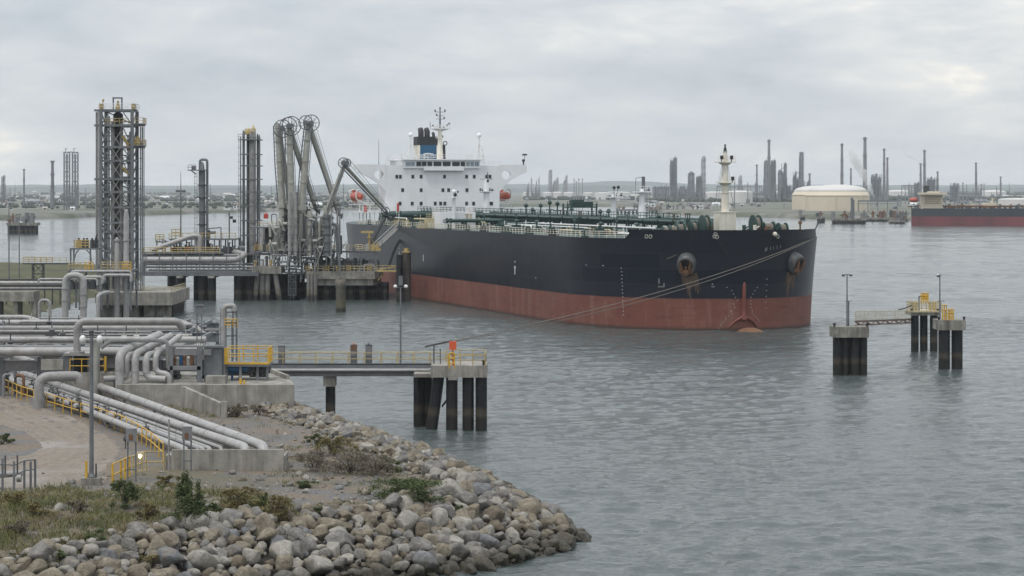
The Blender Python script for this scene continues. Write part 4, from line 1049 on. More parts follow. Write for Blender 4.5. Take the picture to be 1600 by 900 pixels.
# side ladder bay
xa, xb = xr+.6, ax(221.5,YA); mb = MB()
for x in (xa+.9, xb): mb.bar((x, YA+1, ZD), (x, YA+1, az(198,YA)), .2); mb.bar((x, YA+3, ZD), (x, YA+3, az(198,YA)), .16)
for z in range(int(ZD)+1, int(az(230,YA)), 2): mb.bar((xa, YA+1, z), (xb, YA+1, z), .1)
for py in (196, 230): mb.box(xr+.35, xb+.35, YA-.6, YA+4, az(py,YA)+.22, az(py,YA)+.4)
mb.build('ladder_bay', M['steel'], tw)
mb = MB(); mb.rails([(xr+.5, YA-.5, levels[1]+.4), (xb+.3, YA-.5, levels[1]+.4), (xb+.3, YA+3.9, levels[1]+.4)], 1.1, .05, .9); mb.rails([(xr+.5, YA-.5, levels[2]+.4), (xb+.3, YA-.5, levels[2]+.4), (xb+.3, YA+3.9, levels[2]+.4)], 1.1, .05, .9)
mb.build('bay_rail', M['yelf'], tw)
mb = MB(); mb.lathe((ax(213,YA), YA+1.5, levels[2]+.4), [(.8,0),(.85,.7),(.4,1.5),(.2,1.9),(.01,2)], 12); mb.build('yellow_hopper', M['yelf'], tw)
mb = MB(); mb.tube([(ax(190,YA), YA+1, az(212,YA)), (ax(199,YA), YA+1.2, az(226,YA)), (ax(199,YA), YA+1.4, az(235,YA))], .32, 8, .6); mb.tube([(ax(190,YA), YA+1, az(262,YA)), (ax(201,YA), YA+.6, az(272,YA))], .32, 8); mb.build('chute', M['yelf'], tw)
# ---- two pale stand pipes before the tower
for px, py, w in ((183, 371, .52), (197.3, 327, .58)):
    x = ax(px, 474); mb = MB(); zt2 = az(py, 474); mb.lathe((x, 474, 0), [(w,-1),(w,az(395,474)),(w*.96,az(394,474)),(w*.9,zt2-1.4),(w*.55,zt2-.4),(w*.5,zt2),(.01,zt2)], 14)
    for q in (8, 15): mb.cyl((x, 474, q), (x, 474, q+.35), w*1.15, n=14)
    nm = 'shorter' if px < 190 else 'taller'
    tag(mb.build('stand_pipe', M['pipel']), f'{nm} of two pale grey stand pipes before the tallest tower', 'pipe', 'pale stand pipes at the tower foot')
# ---- platform left of tower with yellow rails (two levels)
YP = 470.0
pf = thing('valve_platform', 'grey steel valve platform with yellow railings left of the tallest tower', 'platform', (ax(160,YP), YP+5, 4))
z1 = az(422,YP); mb = MB(); mb.box(ax(106,YP), ax(206,YP), YP, YP+8, z1-.35, z1); 
for px in (108, 124, 158, 204): mb.bar((ax(px,YP), YP+.3, 2), (ax(px,YP), YP+.3, z1-.35), .35); mb.bar((ax(px,YP), YP+7.5, 2), (ax(px,YP), YP+7.5, z1-.35), .35)
mb.build('lower_deck', M['steel'], pf)
mb = MB(); mb.rails([(ax(107,YP), YP, z1), (ax(134,YP), YP, z1)], 1.5, .07, 1.2, 2); mb.rails([(ax(158,YP), YP, z1), (ax(205,YP), YP, z1)], 1.5, .07, 1.2, 2); mb.build('yellow_rail', M['yelf'], pf)
mb = MB(); mb.rails([(ax(134,YP), YP-.3, z1-.2), (ax(146,YP), YP-.3, z1-.2)], 1.7, .10, .7, 2); mb.rails([(ax(192,YP), YP-.3, z1-.2), (ax(205,YP), YP-.3, z1-.2)], 1.7, .10, .7, 2); mb.build('gate_rail', M['yel'], pf)
z2 = az(388,YP); mb = MB(); mb.box(ax(106,YP), ax(150,YP), YP+2, YP+8, z2-.3, z2)
for px in (107, 112, 138): mb.bar((ax(px,YP), YP+2.3, z1), (ax(px,YP), YP+2.3, z2-.3), .28)
mb.tube([(ax(112,YP), YP+2.2, z2-2.6), (ax(115,YP), YP+2.2, z2-1), (ax(120,YP), YP+2.2, z2-.4)], .12, 5, .5); mb.tube([(ax(140,YP), YP+2.2, z2-2.6), (ax(138,YP), YP+2.2, z2-1), (ax(132,YP), YP+2.2, z2-.4)], .12, 5, .5)
mb.build('upper_deck', M['steel'], pf)
mb = MB(); mb.rails([(ax(113,YP), YP+2.1, z2), (ax(136,YP), YP+2.1, z2)], 1.5, .09, .7, 2); mb.box(ax(114,YP), ax(122,YP), YP+3, YP+4, z2, z2+1.3); mb.build('yellow_cage', M['yelf'], pf)
mb = MB()
for px in (118, 126, 131, 139, 146): mb.cyl((ax(px,YP), YP+3.6, z2), (ax(px,YP), YP+3.6, z2+1.5), .4, n=10); mb.cyl((ax(px,YP), YP+3.6, z2+1.5), (ax(px,YP), YP+3.6, z2+1.9), .2, n=8)
mb.tube([(ax(143,YP), YP+3, z2), (ax(145,YP), YP+3, z2+1.8), (ax(148,YP), YP+3, z2+2.6)], .15, 6, .4); mb.build('valve_group', M['steeld'], pf)
rnd = random.Random(5)
for i in range(16):
    px = rnd.uniform(100, 215); y = YP+rnd.uniform(2, 7); x = ax(px, YP); mb = MB(); h_ = rnd.uniform(1, 2.6)
    mb.cyl((x, y, z1-3.8), (x, y, z1-3.8+h_), rnd.uniform(.2, .5), n=10); mb.bar((x-.6, y, z1-3.8+h_*.6), (x+.7, y, z1-3.8+h_*.6), .2); mb.cyl((x, y, z1-3.8+h_), (x, y, z1-3.5+h_), .15, n=6)
    mb.build('pump', M[rnd.choice(['steel','steeld','bluev','pipe','piped'])], pf)
# goose-neck pipe pair standing in front (100..133 , 425..490)
mb = MB(); yg = 420
mb.tube([(ax(102,yg), yg, 2), (ax(102,yg), yg, az(430,yg)), (ax(130.5,yg), yg, az(430,yg)), (ax(130.5,yg), yg, 2)], .55, 14, 1.6, 6); 
for z in (8, 6): mb.cyl((ax(102,yg), yg, z), (ax(102,yg), yg, z+.25), .66, n=14); mb.cyl((ax(130.5,yg), yg, z-1), (ax(130.5,yg), yg, z-.75), .66, n=14)
tag(mb.build('gooseneck_pipe', M['pipel']), 'large pale inverted-U pipe standing left of the concrete pier', 'pipe')
mb = MB(); mb.tube([(ax(61.5,360), 360, 2), (ax(61.5,360), 360, az(469,360)), (ax(78,360), 360, az(469,360)), (ax(78,360), 360, 2)], .24, 8, .7)
tag(mb.build('gooseneck_pipe', M['pipe']), 'small thin inverted-U pipe left of the large pale one', 'pipe')
mb = MB(); mb.tube([(ax(153,440), 440, 2), (ax(153,440), 440, az(462,440)), (ax(158,440), 441, az(459,440)), (ax(160,440), 446, az(459,440))], .36, 10, .7)
tag(mb.build('bent_pipe', M['pipel']), 'pale bent pipe rising against the end of the concrete pier', 'pipe')
for i, (pxa, pxb, py, y, r) in enumerate(((112, 205, 424, 462, .22), (133, 160, 433, 455, .34), (163, 205, 430, 452, .30), (60, 152, 436, 440, .18))):
    mb = MB(); mb.tube([(ax(pxa,y), y, az(py+8,y)), (ax(pxa,y), y, az(py,y)), (ax(pxb,y), y, az(py,y)), (ax(pxb,y), y, az(py+10,y))], r, 8, .8)
    tag(mb.build('header_pipe', M['pipel']), ['thin pale header pipe under the yellow valve platform rail', 'short pale pipe right of the large inverted-U pipe', 'pale pipe crossing behind the two stand pipes', 'long thin pipe behind the large inverted-U pipe'][i], 'pipe', 'header pipes at the tower foot')

# ---- left trestle deck with pipes (0..100, 437..475)
YL = 452.0
tr = thing('concrete_trestle', 'long low concrete deck with dark piers at the left edge, before the grass', 'trestle', (ax(20,YL), YL, 0))
mb = MB(); mb.box(ax(-60,YL), ax(52,YL), YL, YL+6, az(471,YL), az(456,YL)); mb.build('deck', M['conc'], tr)
for px in (-40, -10, 20, 48): mb = MB(); mb.box(ax(px,YL), ax(px+7,YL), YL+.6, YL+5, 0, az(471,YL)-.01); mb.build('pier_wall', M['concd'], tr)
for i, (py, r, m) in enumerate(((442, .32, 'pipel'), (446, .2, 'steeld'), (451, .26, 'piped'))):
    y = YL+2+i*1.2; mb = MB(); mb.tube([(ax(-60,y), y, az(py,y)), (ax(97,y), y, az(py,y))], r, 8); tag(mb.build('trestle_pipe', M[m]), ['pale top pipe along the low deck at the left edge', 'thin dark pipe along the low deck at the left edge', 'dull grey lower pipe along the low deck at the left edge'][i], 'pipe', 'pipes along the left trestle')
mb = MB(); y = YL+8
for px in range(-50, 100, 12): mb.bar((ax(px,y), y, 3.5), (ax(px,y), y, az(436,y)), .22)
mb.bar((ax(-60,y), y, az(437,y)), (ax(100,y), y, az(437,y)), .3); mb.bar((ax(-60,y), y, az(447,y)), (ax(100,y), y, az(447,y)), .25)
tag(mb.build('pipe_bent_row', M['steeld']), 'row of dark steel pipe supports behind the left concrete deck', 'pipe support')
# ---- yellow walkway on lattice beyond (35..80, 400..420)
YW = 560.0
wk = thing('lattice_walkway', 'faded yellow railed walkway on lattice legs above the grass at far left', 'walkway', (ax(55,YW), YW, 4))
mb = MB(); z = az(411,YW); mb.box(ax(36,YW), ax(104,YW), YW, YW+2.5, z-.3, z); lattice(mb, ax(50,YW), ax(66,YW), YW+.3, YW+2.2, 3.5, z-.3, 2, .2, .14); mb.build('deck', M['steeld'], wk)
mb = MB(); mb.rails([(ax(36,YW), YW, z), (ax(82,YW), YW, z)], 1.3, .09, 1.3, 2); mb.build('yellow_rail', M['yelf'], wk)
mb = MB(); mb.rails([(ax(82,YW), YW, z), (ax(104,YW), YW, z)], 1.2, .07, 1.8, 1); mb.build('pale_rail', M['yelp'], wk)
# lamp posts rising over the far left water
for i, (px, py, pyb) in enumerate(((14, 318, 432), (30, 335, 410))):
    y = 565 + i*20; mb = MB(); mb.cyl((ax(px,y), y, 3.6), (ax(px,y), y, az(py,y)), .16, .1, 6); mb.bar((ax(px,y)-.6, y, az(py,y)), (ax(px,y)+.6, y, az(py,y)), .2); mb.cbox((ax(px,y)-.7, y, az(py,y)-.3), .5, .3, .3)
    tag(mb.build('lamp_post', M['steel']), ['left of two thin grey lamp posts on the far left grass', 'right of two thin grey lamp posts on the far left grass'][i], 'lamp post', 'thin lamp posts on the left grass')

# ---- pipe trestle from the pier to the jetty
YB = 553.0
tb = thing('pipe_trestle', 'pile-borne pipe trestle with yellow railed walkway leading to the jetty', 'trestle', (ax(310,YB), YB, 0))
zd = az(425,YB); mb = MB(); mb.box(ax(214,YB), ax(404,YB), YB, YB+9, zd-.9, zd); mb.build('deck_beam', M['steel'], tb)
for px in (281, 330): mb = MB(); mb.box(ax(px-5,YB), ax(px+5,YB), YB-.4, YB+9.4, az(434.5,YB), zd-.9-.004); mb.build('pile_cap', M['conc'], tb)
piles(None, tb, [(ax(px,YB+dy), YB+dy) for px, dy in ((270,7),(279,1),(284,8),(309,6),(316,2),(322,7),(331,1),(372,2),(380,6),(390,3),(268,12),(313,12),(377,12),(398,9))], .95, zd-.9, M['pile'])
for i, (py, r, m, xa, xb) in enumerate(((406, .68, 'pipel', 222, 372), (417, .26, 'pipe', 228, 400), (421.5, .22, 'pipe', 232, 400), (399, .3, 'piped', 222, 380), (412.5,.25,'piped',225,398))):
    y = YB+.8+i*1.5; z = az(py, y); mb = MB()
    if i == 0: mb.tube([(ax(221,y), y, z-3.2), (ax(222,y), y, z), (ax(372,y), y, z), (ax(379,y), y+5, z+1.0), (ax(336,y), y+30, z+1.2)], r, 12, 1.4)
    elif i == 4: mb.tube([(ax(xa,y), y, z-2.4), (ax(xa,y), y, z), (ax(xb,y), y, z)], r, 8, .8)
    else: mb.tube([(ax(xa,y), y, z), (ax(xb,y), y, z)], r, 8)
    tag(mb.build('trestle_pipe', M[m]), ['thick pale pipe along the trestle, bending back at the jetty end', 'upper of two thin pale pipes low on the trestle front', 'lower of two thin pale pipes low on the trestle front', 'dull grey pipe just under the yellow trestle walkway', 'thin dull pipe behind the thick pale trestle pipe'][i], 'pipe', 'pipes along the jetty trestle')
mb = MB()
for px in range(228, 402, 21):
    for dy in (.2, 8.6): mb.bar((ax(px,YB+dy), YB+dy, zd), (ax(px,YB+dy), YB+dy, az(397,YB)), .2)
    mb.bar((ax(px,YB), YB+.2, az(410,YB)), (ax(px,YB), YB+8.6, az(410,YB)), .2)
mb.box(ax(216,YB), ax(345,YB), YB+4, YB+6, az(397,YB), az(395,YB)); mb.build('walkway_frame', M['steel'], tb)
mb = MB(); mb.rails([(ax(220,YB), YB+4, az(397,YB)), (ax(340,YB), YB+4, az(397,YB))], 1.35, .08, 1.5, 2); mb.build('yellow_rail', M['yelf'], tb)
mb = MB(); y = YB+6; mb.tube([(ax(240,y), y, az(390,y)), (ax(300,y), y, az(368.5,y)), (ax(312.5,y), y, az(368.5,y)), (ax(312.5,y), y, az(398,y))], .55, 12, 1.1)
mb.tube([(ax(306,y), y+.5, az(370,y)), (ax(306,y), y+.5, az(398,y))], .3, 8)
tag(mb.build('sloping_pipe', M['pipel']), 'pale pipe sloping up to an elbow above the trestle walkway', 'pipe')
mb = MB(); y = YB+8; mb.tube([(ax(237,y), y, az(391,y)), (ax(296,y), y, az(371,y))], .28, 8); tag(mb.build('sloping_pipe', M['pipe']), 'thinner pale pipe sloping behind the elbowed one over the trestle', 'pipe')
# ---- equipment platform and slim column behind
YC = 575.0
ep = thing('equipment_platform', 'steel equipment platform with faded yellow rails under the slim hooped column', 'platform', (ax(310,YC), YC, 0))
ze = az(373,YC); mb = MB(); mb.box(ax(264,YC), ax(368,YC), YC, YC+10, ze-.3, ze); mb.box(ax(243,YC), ax(268,YC), YC, YC+6, az(377,YC)-.3, az(377,YC))
mb.box(ax(240,YC), ax(402,YC), YC+.5, YC+11, az(399,YC), az(396,YC))
for px in (245, 258, 267, 283, 299, 318, 335, 345, 356, 367): mb.bar((ax(px,YC), YC+.2, 5), (ax(px,YC), YC+.2, ze-.3), .28); mb.bar((ax(px,YC), YC+9.6, 5), (ax(px,YC), YC+9.6, ze-.3), .28)
mb.build('steel_deck', M['steel'], ep)
mb = MB(); mb.rails([(ax(264,YC), YC, ze), (ax(368,YC), YC, ze)], 1.3, .07, 1.5, 1); mb.rails([(ax(243,YC), YC, az(377,YC)), (ax(256,YC), YC, az(377,YC))], 1.6, .1, .8, 2); mb.rails([(ax(268,YC), YC+.3, ze), (ax(281,YC), YC+.3, ze)], 2.2, .1, 1.0, 2); mb.build('yellow_rail', M['yelf'], ep)
for i in range(18):
    px = rnd.uniform(268, 300) if i < 8 else rnd.uniform(318, 366) if i < 13 else rnd.uniform(255, 400); y = YC+rnd.uniform(.5, 4); x = ax(px,YC); low = i >= 8; zb = az(397,YC) if low else ze-3.4; mb = MB(); h_ = rnd.uniform(1.2, 3)
    mb.cyl((x, y, zb), (x, y, zb+h_*.5), rnd.uniform(.4, .75), n=10); mb.cyl((x-.8, y, zb+h_*.5), (x+.8, y, zb+h_*.5), .4, n=10); mb.cyl((x, y, zb+h_*.4), (x, y, zb+h_), .2, n=8); mb.bar((x-.5, y, zb+h_), (x+.5, y, zb+h_), .16)
    mb.build('valve', M[rnd.choice(['steel','steeld','piped','rusty'])], ep)
mb = MB(); mb.bar((ax(357.5,YC), YC+1, ze), (ax(357.5,YC), YC+1, az(332,YC)), .3); mb.build('signal_post', M['steel'], ep)
mb = MB(); mb.box(ax(359,YC), ax(363,YC), YC+.7, YC+1.3, az(342,YC), az(338,YC)); mb.box(ax(363,YC), ax(368,YC), YC+.7, YC+1.3, az(348,YC), az(343,YC)); mb.build('signal_box', M['blk'], ep)
mb = MB(); x = ax(331,YC); mb.tube([(x-2, YC+1, ze), (x-2, YC+1, ze+2.2), (x+2, YC+1, ze+2.6), (x+2, YC+1, ze)], .12, 5, .2); mb.cyl((x-1, YC+1, ze), (x-1, YC+1, ze+2.0), .5, n=10); mb.cyl((x-1.4, YC+1, ze+1.4), (x+.8, YC+1, ze+1.4), .35, n=10); mb.build('pump_set', M['steeld'], ep)
sc_ = thing('slim_column', 'slim grey column under a square pipe hoop with side platform behind the trestle', 'column', (ax(312,YC), YC+4, az(398,YC)))
mb = MB(); mb.lathe((ax(312.5,YC), YC+4, 0), [(.74,az(398,YC)),(.74,az(268,YC)),(.55,az(262,YC)),(.4,az(256,YC)),(.2,az(253,YC)),(.01,az(252,YC))], 16); mb.build('vessel', M['steel'], sc_)
mb = MB(); mb.tube([(ax(309,YC), YC+4, az(300,YC)), (ax(309,YC), YC+4, az(249,YC)), (ax(320.5,YC), YC+4, az(249,YC)), (ax(320.5,YC), YC+4, az(398,YC))], .3, 10, .6); mb.build('hoop_pipe', M['steel'], sc_)
mb = MB(); mb.box(ax(291,YC), ax(320,YC), YC+2.4, YC+5.6, az(266.5,YC), az(265,YC)); mb.bar((ax(303,YC), YC+4, az(272,YC)), (ax(295,YC), YC+4, az(266,YC)), .25); mb.rails([(ax(291.5,YC), YC+2.5, az(265,YC)), (ax(304,YC), YC+2.5, az(265,YC))], 1.1, .06, .8, 1); mb.cbox((ax(299,YC), YC+4, az(265,YC)), .9, .8, .9); mb.build('side_platform', M['steel'], sc_)
mb = MB(); ladder(mb, ax(303.5,YC), YC+3, az(398,YC), az(268,YC), .55, True); mb.build('caged_ladder', M['steel'], sc_)
mb = MB()
for py in (290, 310, 332, 352): mb.cyl((ax(312.5,YC), YC+4, az(py,YC)), (ax(312.5,YC), YC+4, az(py,YC)+.25), 1.05, n=16); mb.bar((ax(313,YC), YC+4, az(py,YC)), (ax(321,YC), YC+4, az(py,YC)), .15)
mb.build('stiffening_ring', M['steeld'], sc_)
lm = MB(); y = 590; x = ax(282.5, y); lm.cyl((x, y, az(397,y)), (x, y, az(298,y)), .18, .14, 6); lm.cyl((x, y, az(298,y)), (x, y, az(268,y)), .1, .05, 6); lm.torus((x, y, az(299,y)), (0,0,1), .95, .1, 14, 5)
for i in range(6): a = i*math.pi/3; lm.cbox((x+math.cos(a)*.95, y+math.sin(a)*.95, az(299,y)-.2), .45, .45, .5)
tag(lm.build('lighting_mast', M['steel']), 'tall thin lighting mast with ring of floodlights left of the slim column', 'mast')
# ---- third tower (375..406)
Y3 = 578.0
t3 = thing('column_cluster', 'tall narrow tower of clustered grey columns left of the loading arms', 'tower', (ax(391,Y3), Y3+3, az(395,Y3)))
for px, r, py, dy, m in ((380, .3, 203, 1, 'steel'), (385.5, .42, 204, 3.5, 'steeld'), (393.8, .78, 202, 1.5, 'pipe'), (400.5, .24, 208, 3, 'steel'), (404.5, .2, 210, 1, 'steel'), (389, .2, 206, 4.5, 'steel')):
    mb = MB(); zt = az(py,Y3); mb.lathe((ax(px,Y3), Y3+dy, 0), [(r,6),(r,zt-.6),(r*.6,zt-.1),(.01,zt)], 12)
    for z in range(12, int(zt), 5): mb.cyl((ax(px,Y3), Y3+dy, z), (ax(px,Y3), Y3+dy, z+.22), r*1.14, n=12)
    mb.build('column', M[m], t3)
for py in (218, 241, 259, 280, 300, 322, 345, 368):
    mb = MB(); z = az(py,Y3); mb.bar((ax(375,Y3), Y3, z), (ax(406.5,Y3), Y3, z), .18, .25); mb.bar((ax(375,Y3), Y3+6, z), (ax(406.5,Y3), Y3+6, z), .18, .25); mb.bar((ax(376,Y3), Y3, z), (ax(376,Y3), Y3+6, z), .16); mb.bar((ax(406,Y3), Y3, z), (ax(406,Y3), Y3+6, z), .16)
    if py == 218: mb.box(ax(372,Y3), ax(406.5,Y3), Y3, Y3+6, z, z+.12); mb.rails([(ax(372,Y3), Y3, z+.1), (ax(379,Y3), Y3, z+.1)], 1.1, .05, .7)
    mb.build('tie_frame', M['steel'], t3)
for px in (376, 398, 406):
    mb = MB(); mb.bar((ax(px,Y3), Y3, 8), (ax(px,Y3), Y3, az(214,Y3)), .24); mb.build('tower_leg', M['steel'], t3)
mb = MB(); ladder(mb, ax(375,Y3), Y3-.4, 10, az(216,Y3), .5, True); mb.build('caged_ladder', M['steel'], t3)
mb = MB()
for px, py in ((394.5, 199), (388, 203), (384, 204)): mb.lathe((ax(px,Y3), Y3+2, az(py+6,Y3)), [(.6,0),(.6,.5),(.25,.9),(.12,1.4),(.01,1.5)], 10)
mb.rails([(ax(383,Y3), Y3+.4, az(209,Y3)), (ax(397,Y3), Y3+.4, az(209,Y3))], 1.1, .07, .8, 1); mb.build('top_valve', M['yelf'], t3)

# ---- jetty head
YJ = 556.0
jh = thing('jetty_head', 'concrete jetty head on dark piles below the loading arms', 'jetty', (ax(530,YJ), YJ, 0))
zt, zb = az(424,YJ), az(446,YJ)
mb = MB(); mb.prism([(ax(474,YJ), YJ+3), (ax(479,YJ), YJ), (ax(586,YJ), YJ), (ax(590,YJ), YJ+3), (ax(590,YJ), YJ+24), (ax(474,YJ), YJ+24)], az(436,YJ), zt)
mb.prism([(ax(482,YJ), YJ+4), (ax(486,YJ), YJ+.6), (ax(583,YJ), YJ+.6), (ax(587,YJ), YJ+4), (ax(587,YJ), YJ+23), (ax(482,YJ), YJ+23)], zb, az(436,YJ)-.003); slab = mb.build('deck_slab', M['conc'], jh)
piles(None, jh, [(ax(px,YJ+dy), YJ+dy) for px, dy in ((484,3),(510,2),(515,7),(548,3),(567,2),(582,5),(492,12),(500,18),(530,12),(560,14),(575,18),(478,20),(595,10),(602,4))], .85, zb, M['pile'])
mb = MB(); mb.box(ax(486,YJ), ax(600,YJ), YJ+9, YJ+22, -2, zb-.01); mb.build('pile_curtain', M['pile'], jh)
for i, px in enumerate((482.5, 488, 493.5)): mb = MB(); mb.cyl((ax(px,YJ), YJ-1, -2), (ax(px,YJ), YJ-1, az(428,YJ)), .42, n=10); mb.build('fender_pile', M['pilec'], jh)
mb = MB(); mb.rails([(ax(480,YJ), YJ+.4, zt), (ax(586,YJ), YJ+.4, zt)], 1.15, .08, 1.2, 1); mb.build('edge_rail', M['yelp'], jh)
for px in (481, 511, 529, 545, 577): mb = MB(); mb.rails([(ax(px-3,YJ), YJ+.2, zt), (ax(px+3,YJ), YJ+.2, zt)], 1.2, .11, .6, 2); mb.build('yellow_barrier', M['yelf'], jh)
for i in range(48):
    px = rnd.uniform(478, 588); y = YJ+rnd.uniform(2, 14); x = ax(px, y); mb = MB(); h_ = rnd.uniform(1.2, 3.2)
    kind = i % 3
    if kind == 0: mb.cyl((x, y, zt), (x, y, zt+h_), rnd.uniform(.3, .6), n=10); mb.bar((x-.7, y, zt+h_*.7), (x+.7, y, zt+h_*.7), .22); nm = 'hydraulic_unit'
    elif kind == 1: mb.cbox((x, y, zt), rnd.uniform(.8, 1.8), 1, h_*.8); mb.cbox((x, y-.3, zt+h_*.8), .5, .4, .4); nm = 'control_cabinet'
    else: mb.tube([(x-1.2, y, zt), (x-1.2, y, zt+h_), (x+1.2, y, zt+h_), (x+1.2, y, zt)], .2, 8, .6); nm = 'hose_loop'
    mb.build(nm, M[rnd.choice(['steel','steeld','piped','pipe','steeld','hosed'])], jh)
# upper steel walkway y 392 with legs
zw = az(392.5,YJ); mb = MB(); mb.box(ax(396,YJ), ax(588,YJ), YJ+2, YJ+5, zw-.35, zw); mb.box(ax(420,YJ), ax(520,YJ), YJ+6, YJ+20, zw-.5, zw-.05)
for px in (398, 420, 451, 470, 497, 520, 541, 563, 587): mb.bar((ax(px,YJ), YJ+2.3, zt if px > 474 else 5), (ax(px,YJ), YJ+2.3, zw-.35), .3)
for px in (455, 488, 512): mb.bar((ax(px-12,YJ), YJ+3, zt), (ax(px+4,YJ), YJ+3, zw-.5), .22)
uw = mb.build('upper_walkway', M['steel'], jh)
mb = MB(); mb.rails([(ax(396,YJ), YJ+2, zw), (ax(530,YJ), YJ+2, zw)], 1.3, .07, 1.4, 2); mb.build('walkway_rail', M['yelf'], uw)
mb = MB(); mb.rails([(ax(530,YJ), YJ+2, zw), (ax(588,YJ), YJ+2, zw)], 1.3, .06, 1.4, 1); mb.rails([(ax(553,YJ), YJ+1.8, zw), (ax(566,YJ), YJ+1.8, zw)], 1.4, .1, .8, 2); mb.build('pale_rail', M['yelp'], uw)
for i, (pxa, pxb, py, r) in enumerate(((425, 450, 398.5, .18), (437, 492, 409, .2), (452, 497, 403, .22), (440, 470, 421, .15), (400, 472, 416, .2), (404, 520, 397, .25))):
    y = YJ-.4+i*.7; mb = MB(); mb.tube([(ax(pxa,y), y, az(py+3,y)), (ax(pxa,y), y, az(py,y)), (ax(pxb,y), y, az(py,y)), (ax(pxb,y), y, az(py+20,y))], r, 8, .6); mb.build('loop_pipe', M['pipel'], jh)
# left concrete cap with raked piles
cap = thing('pile_cap', 'small concrete cap on splayed grey piles left of the jetty head', 'pile cap', (ax(417,YJ), YJ, 0))
mb = MB(); mb.box(ax(394.5,YJ), ax(440,YJ), YJ-1, YJ+8, az(427.5,YJ), az(416,YJ)); mb.build('concrete_block', M['conc'], cap)
piles(None, cap, [(ax(402,YJ), YJ), (ax(409.5,YJ), YJ+.2), (ax(418,YJ), YJ+.2), (ax(430,YJ), YJ)], .6, az(427.5,YJ), M['pilec'], rake=[-.7, 0, 0, 1.4])
piles(None, cap, [(ax(400+i*9,YJ), YJ+9+i % 2*3) for i in range(8)], .9, az(430,YJ), M['pile'])
for i in range(7):
    x = ax(398+i*6, YJ); mb = MB(); h_ = rnd.uniform(.8, 2.4); mb.cyl((x, YJ+1, az(416,YJ)), (x, YJ+1, az(416,YJ)+h_), .3, n=8); mb.bar((x-.5, YJ+1, az(416,YJ)+h_*.8), (x+.5, YJ+1, az(416,YJ)+h_*.8), .25); mb.build('valve', M[['yelf','steel','pipel','steeld','yelf','steel','steel'][i]], cap)
# access stair between cap and head
st = MB(); lattice(st, ax(450,YJ), ax(461,YJ), YJ+1, YJ+4, 1, az(420,YJ), 4, .18, .12); st.rails([(ax(440,YJ), YJ+1, az(425,YJ)), (ax(474,YJ), YJ+1, az(425,YJ))], 1.1, .06, 1.4); st.box(ax(440,YJ), ax(474,YJ), YJ+1, YJ+3, az(427,YJ), az(425,YJ)); ladder(st, ax(456,YJ), YJ+.6, .2, az(425,YJ), .6)
tag(st.build('access_ladder', M['steel']), 'grey steel access ladder and bridge between the pile cap and jetty head', 'ladder')
# left loading-arm deck with white legs (395..435, 352..)
ld = thing('control_deck', 'small raised deck on white legs between the column tower and loading arms', 'deck', (ax(416,YJ), YJ+6, 0))
mb = MB(); zl = az(355,YJ); mb.box(ax(386,YJ), ax(440,YJ), YJ+5, YJ+12, zl-.3, zl); mb.build('deck_plate', M['steel'], ld)
for px in (401.5, 407, 431): mb = MB(); mb.cyl((ax(px,YJ), YJ+5.2, zw), (ax(px,YJ), YJ+5.2, zl-.3), .45 if px > 402 else .2, n=10); mb.build('deck_leg', M['pipel'], ld)
mb = MB(); mb.box(ax(409,YJ), ax(428,YJ), YJ+7, YJ+11, zw, zl-.31); mb.build('control_room', M['steeld'], ld)
mb = MB(); mb.rails([(ax(400,YJ), YJ+5, zl), (ax(437,YJ), YJ+5, zl)], 1.15, .07, 1.1, 2); mb.build('deck_rail', M['yelp'], ld)
mb = MB(); mb.prism([(ax(408,YJ), YJ+5.5), (ax(415,YJ), YJ+5.5), (ax(415,YJ), YJ+6.3), (ax(408,YJ), YJ+6.3)], az(342,YJ), az(335,YJ)); mb.cyl((ax(411.5,YJ), YJ+5.9, az(335,YJ)), (ax(411.5,YJ), YJ+5.9, az(332.5,YJ)), .3, .05, 8)
tag(mb.build('fire_box', M['red']), 'small dark red box on the raised deck left of the loading arms', 'box')
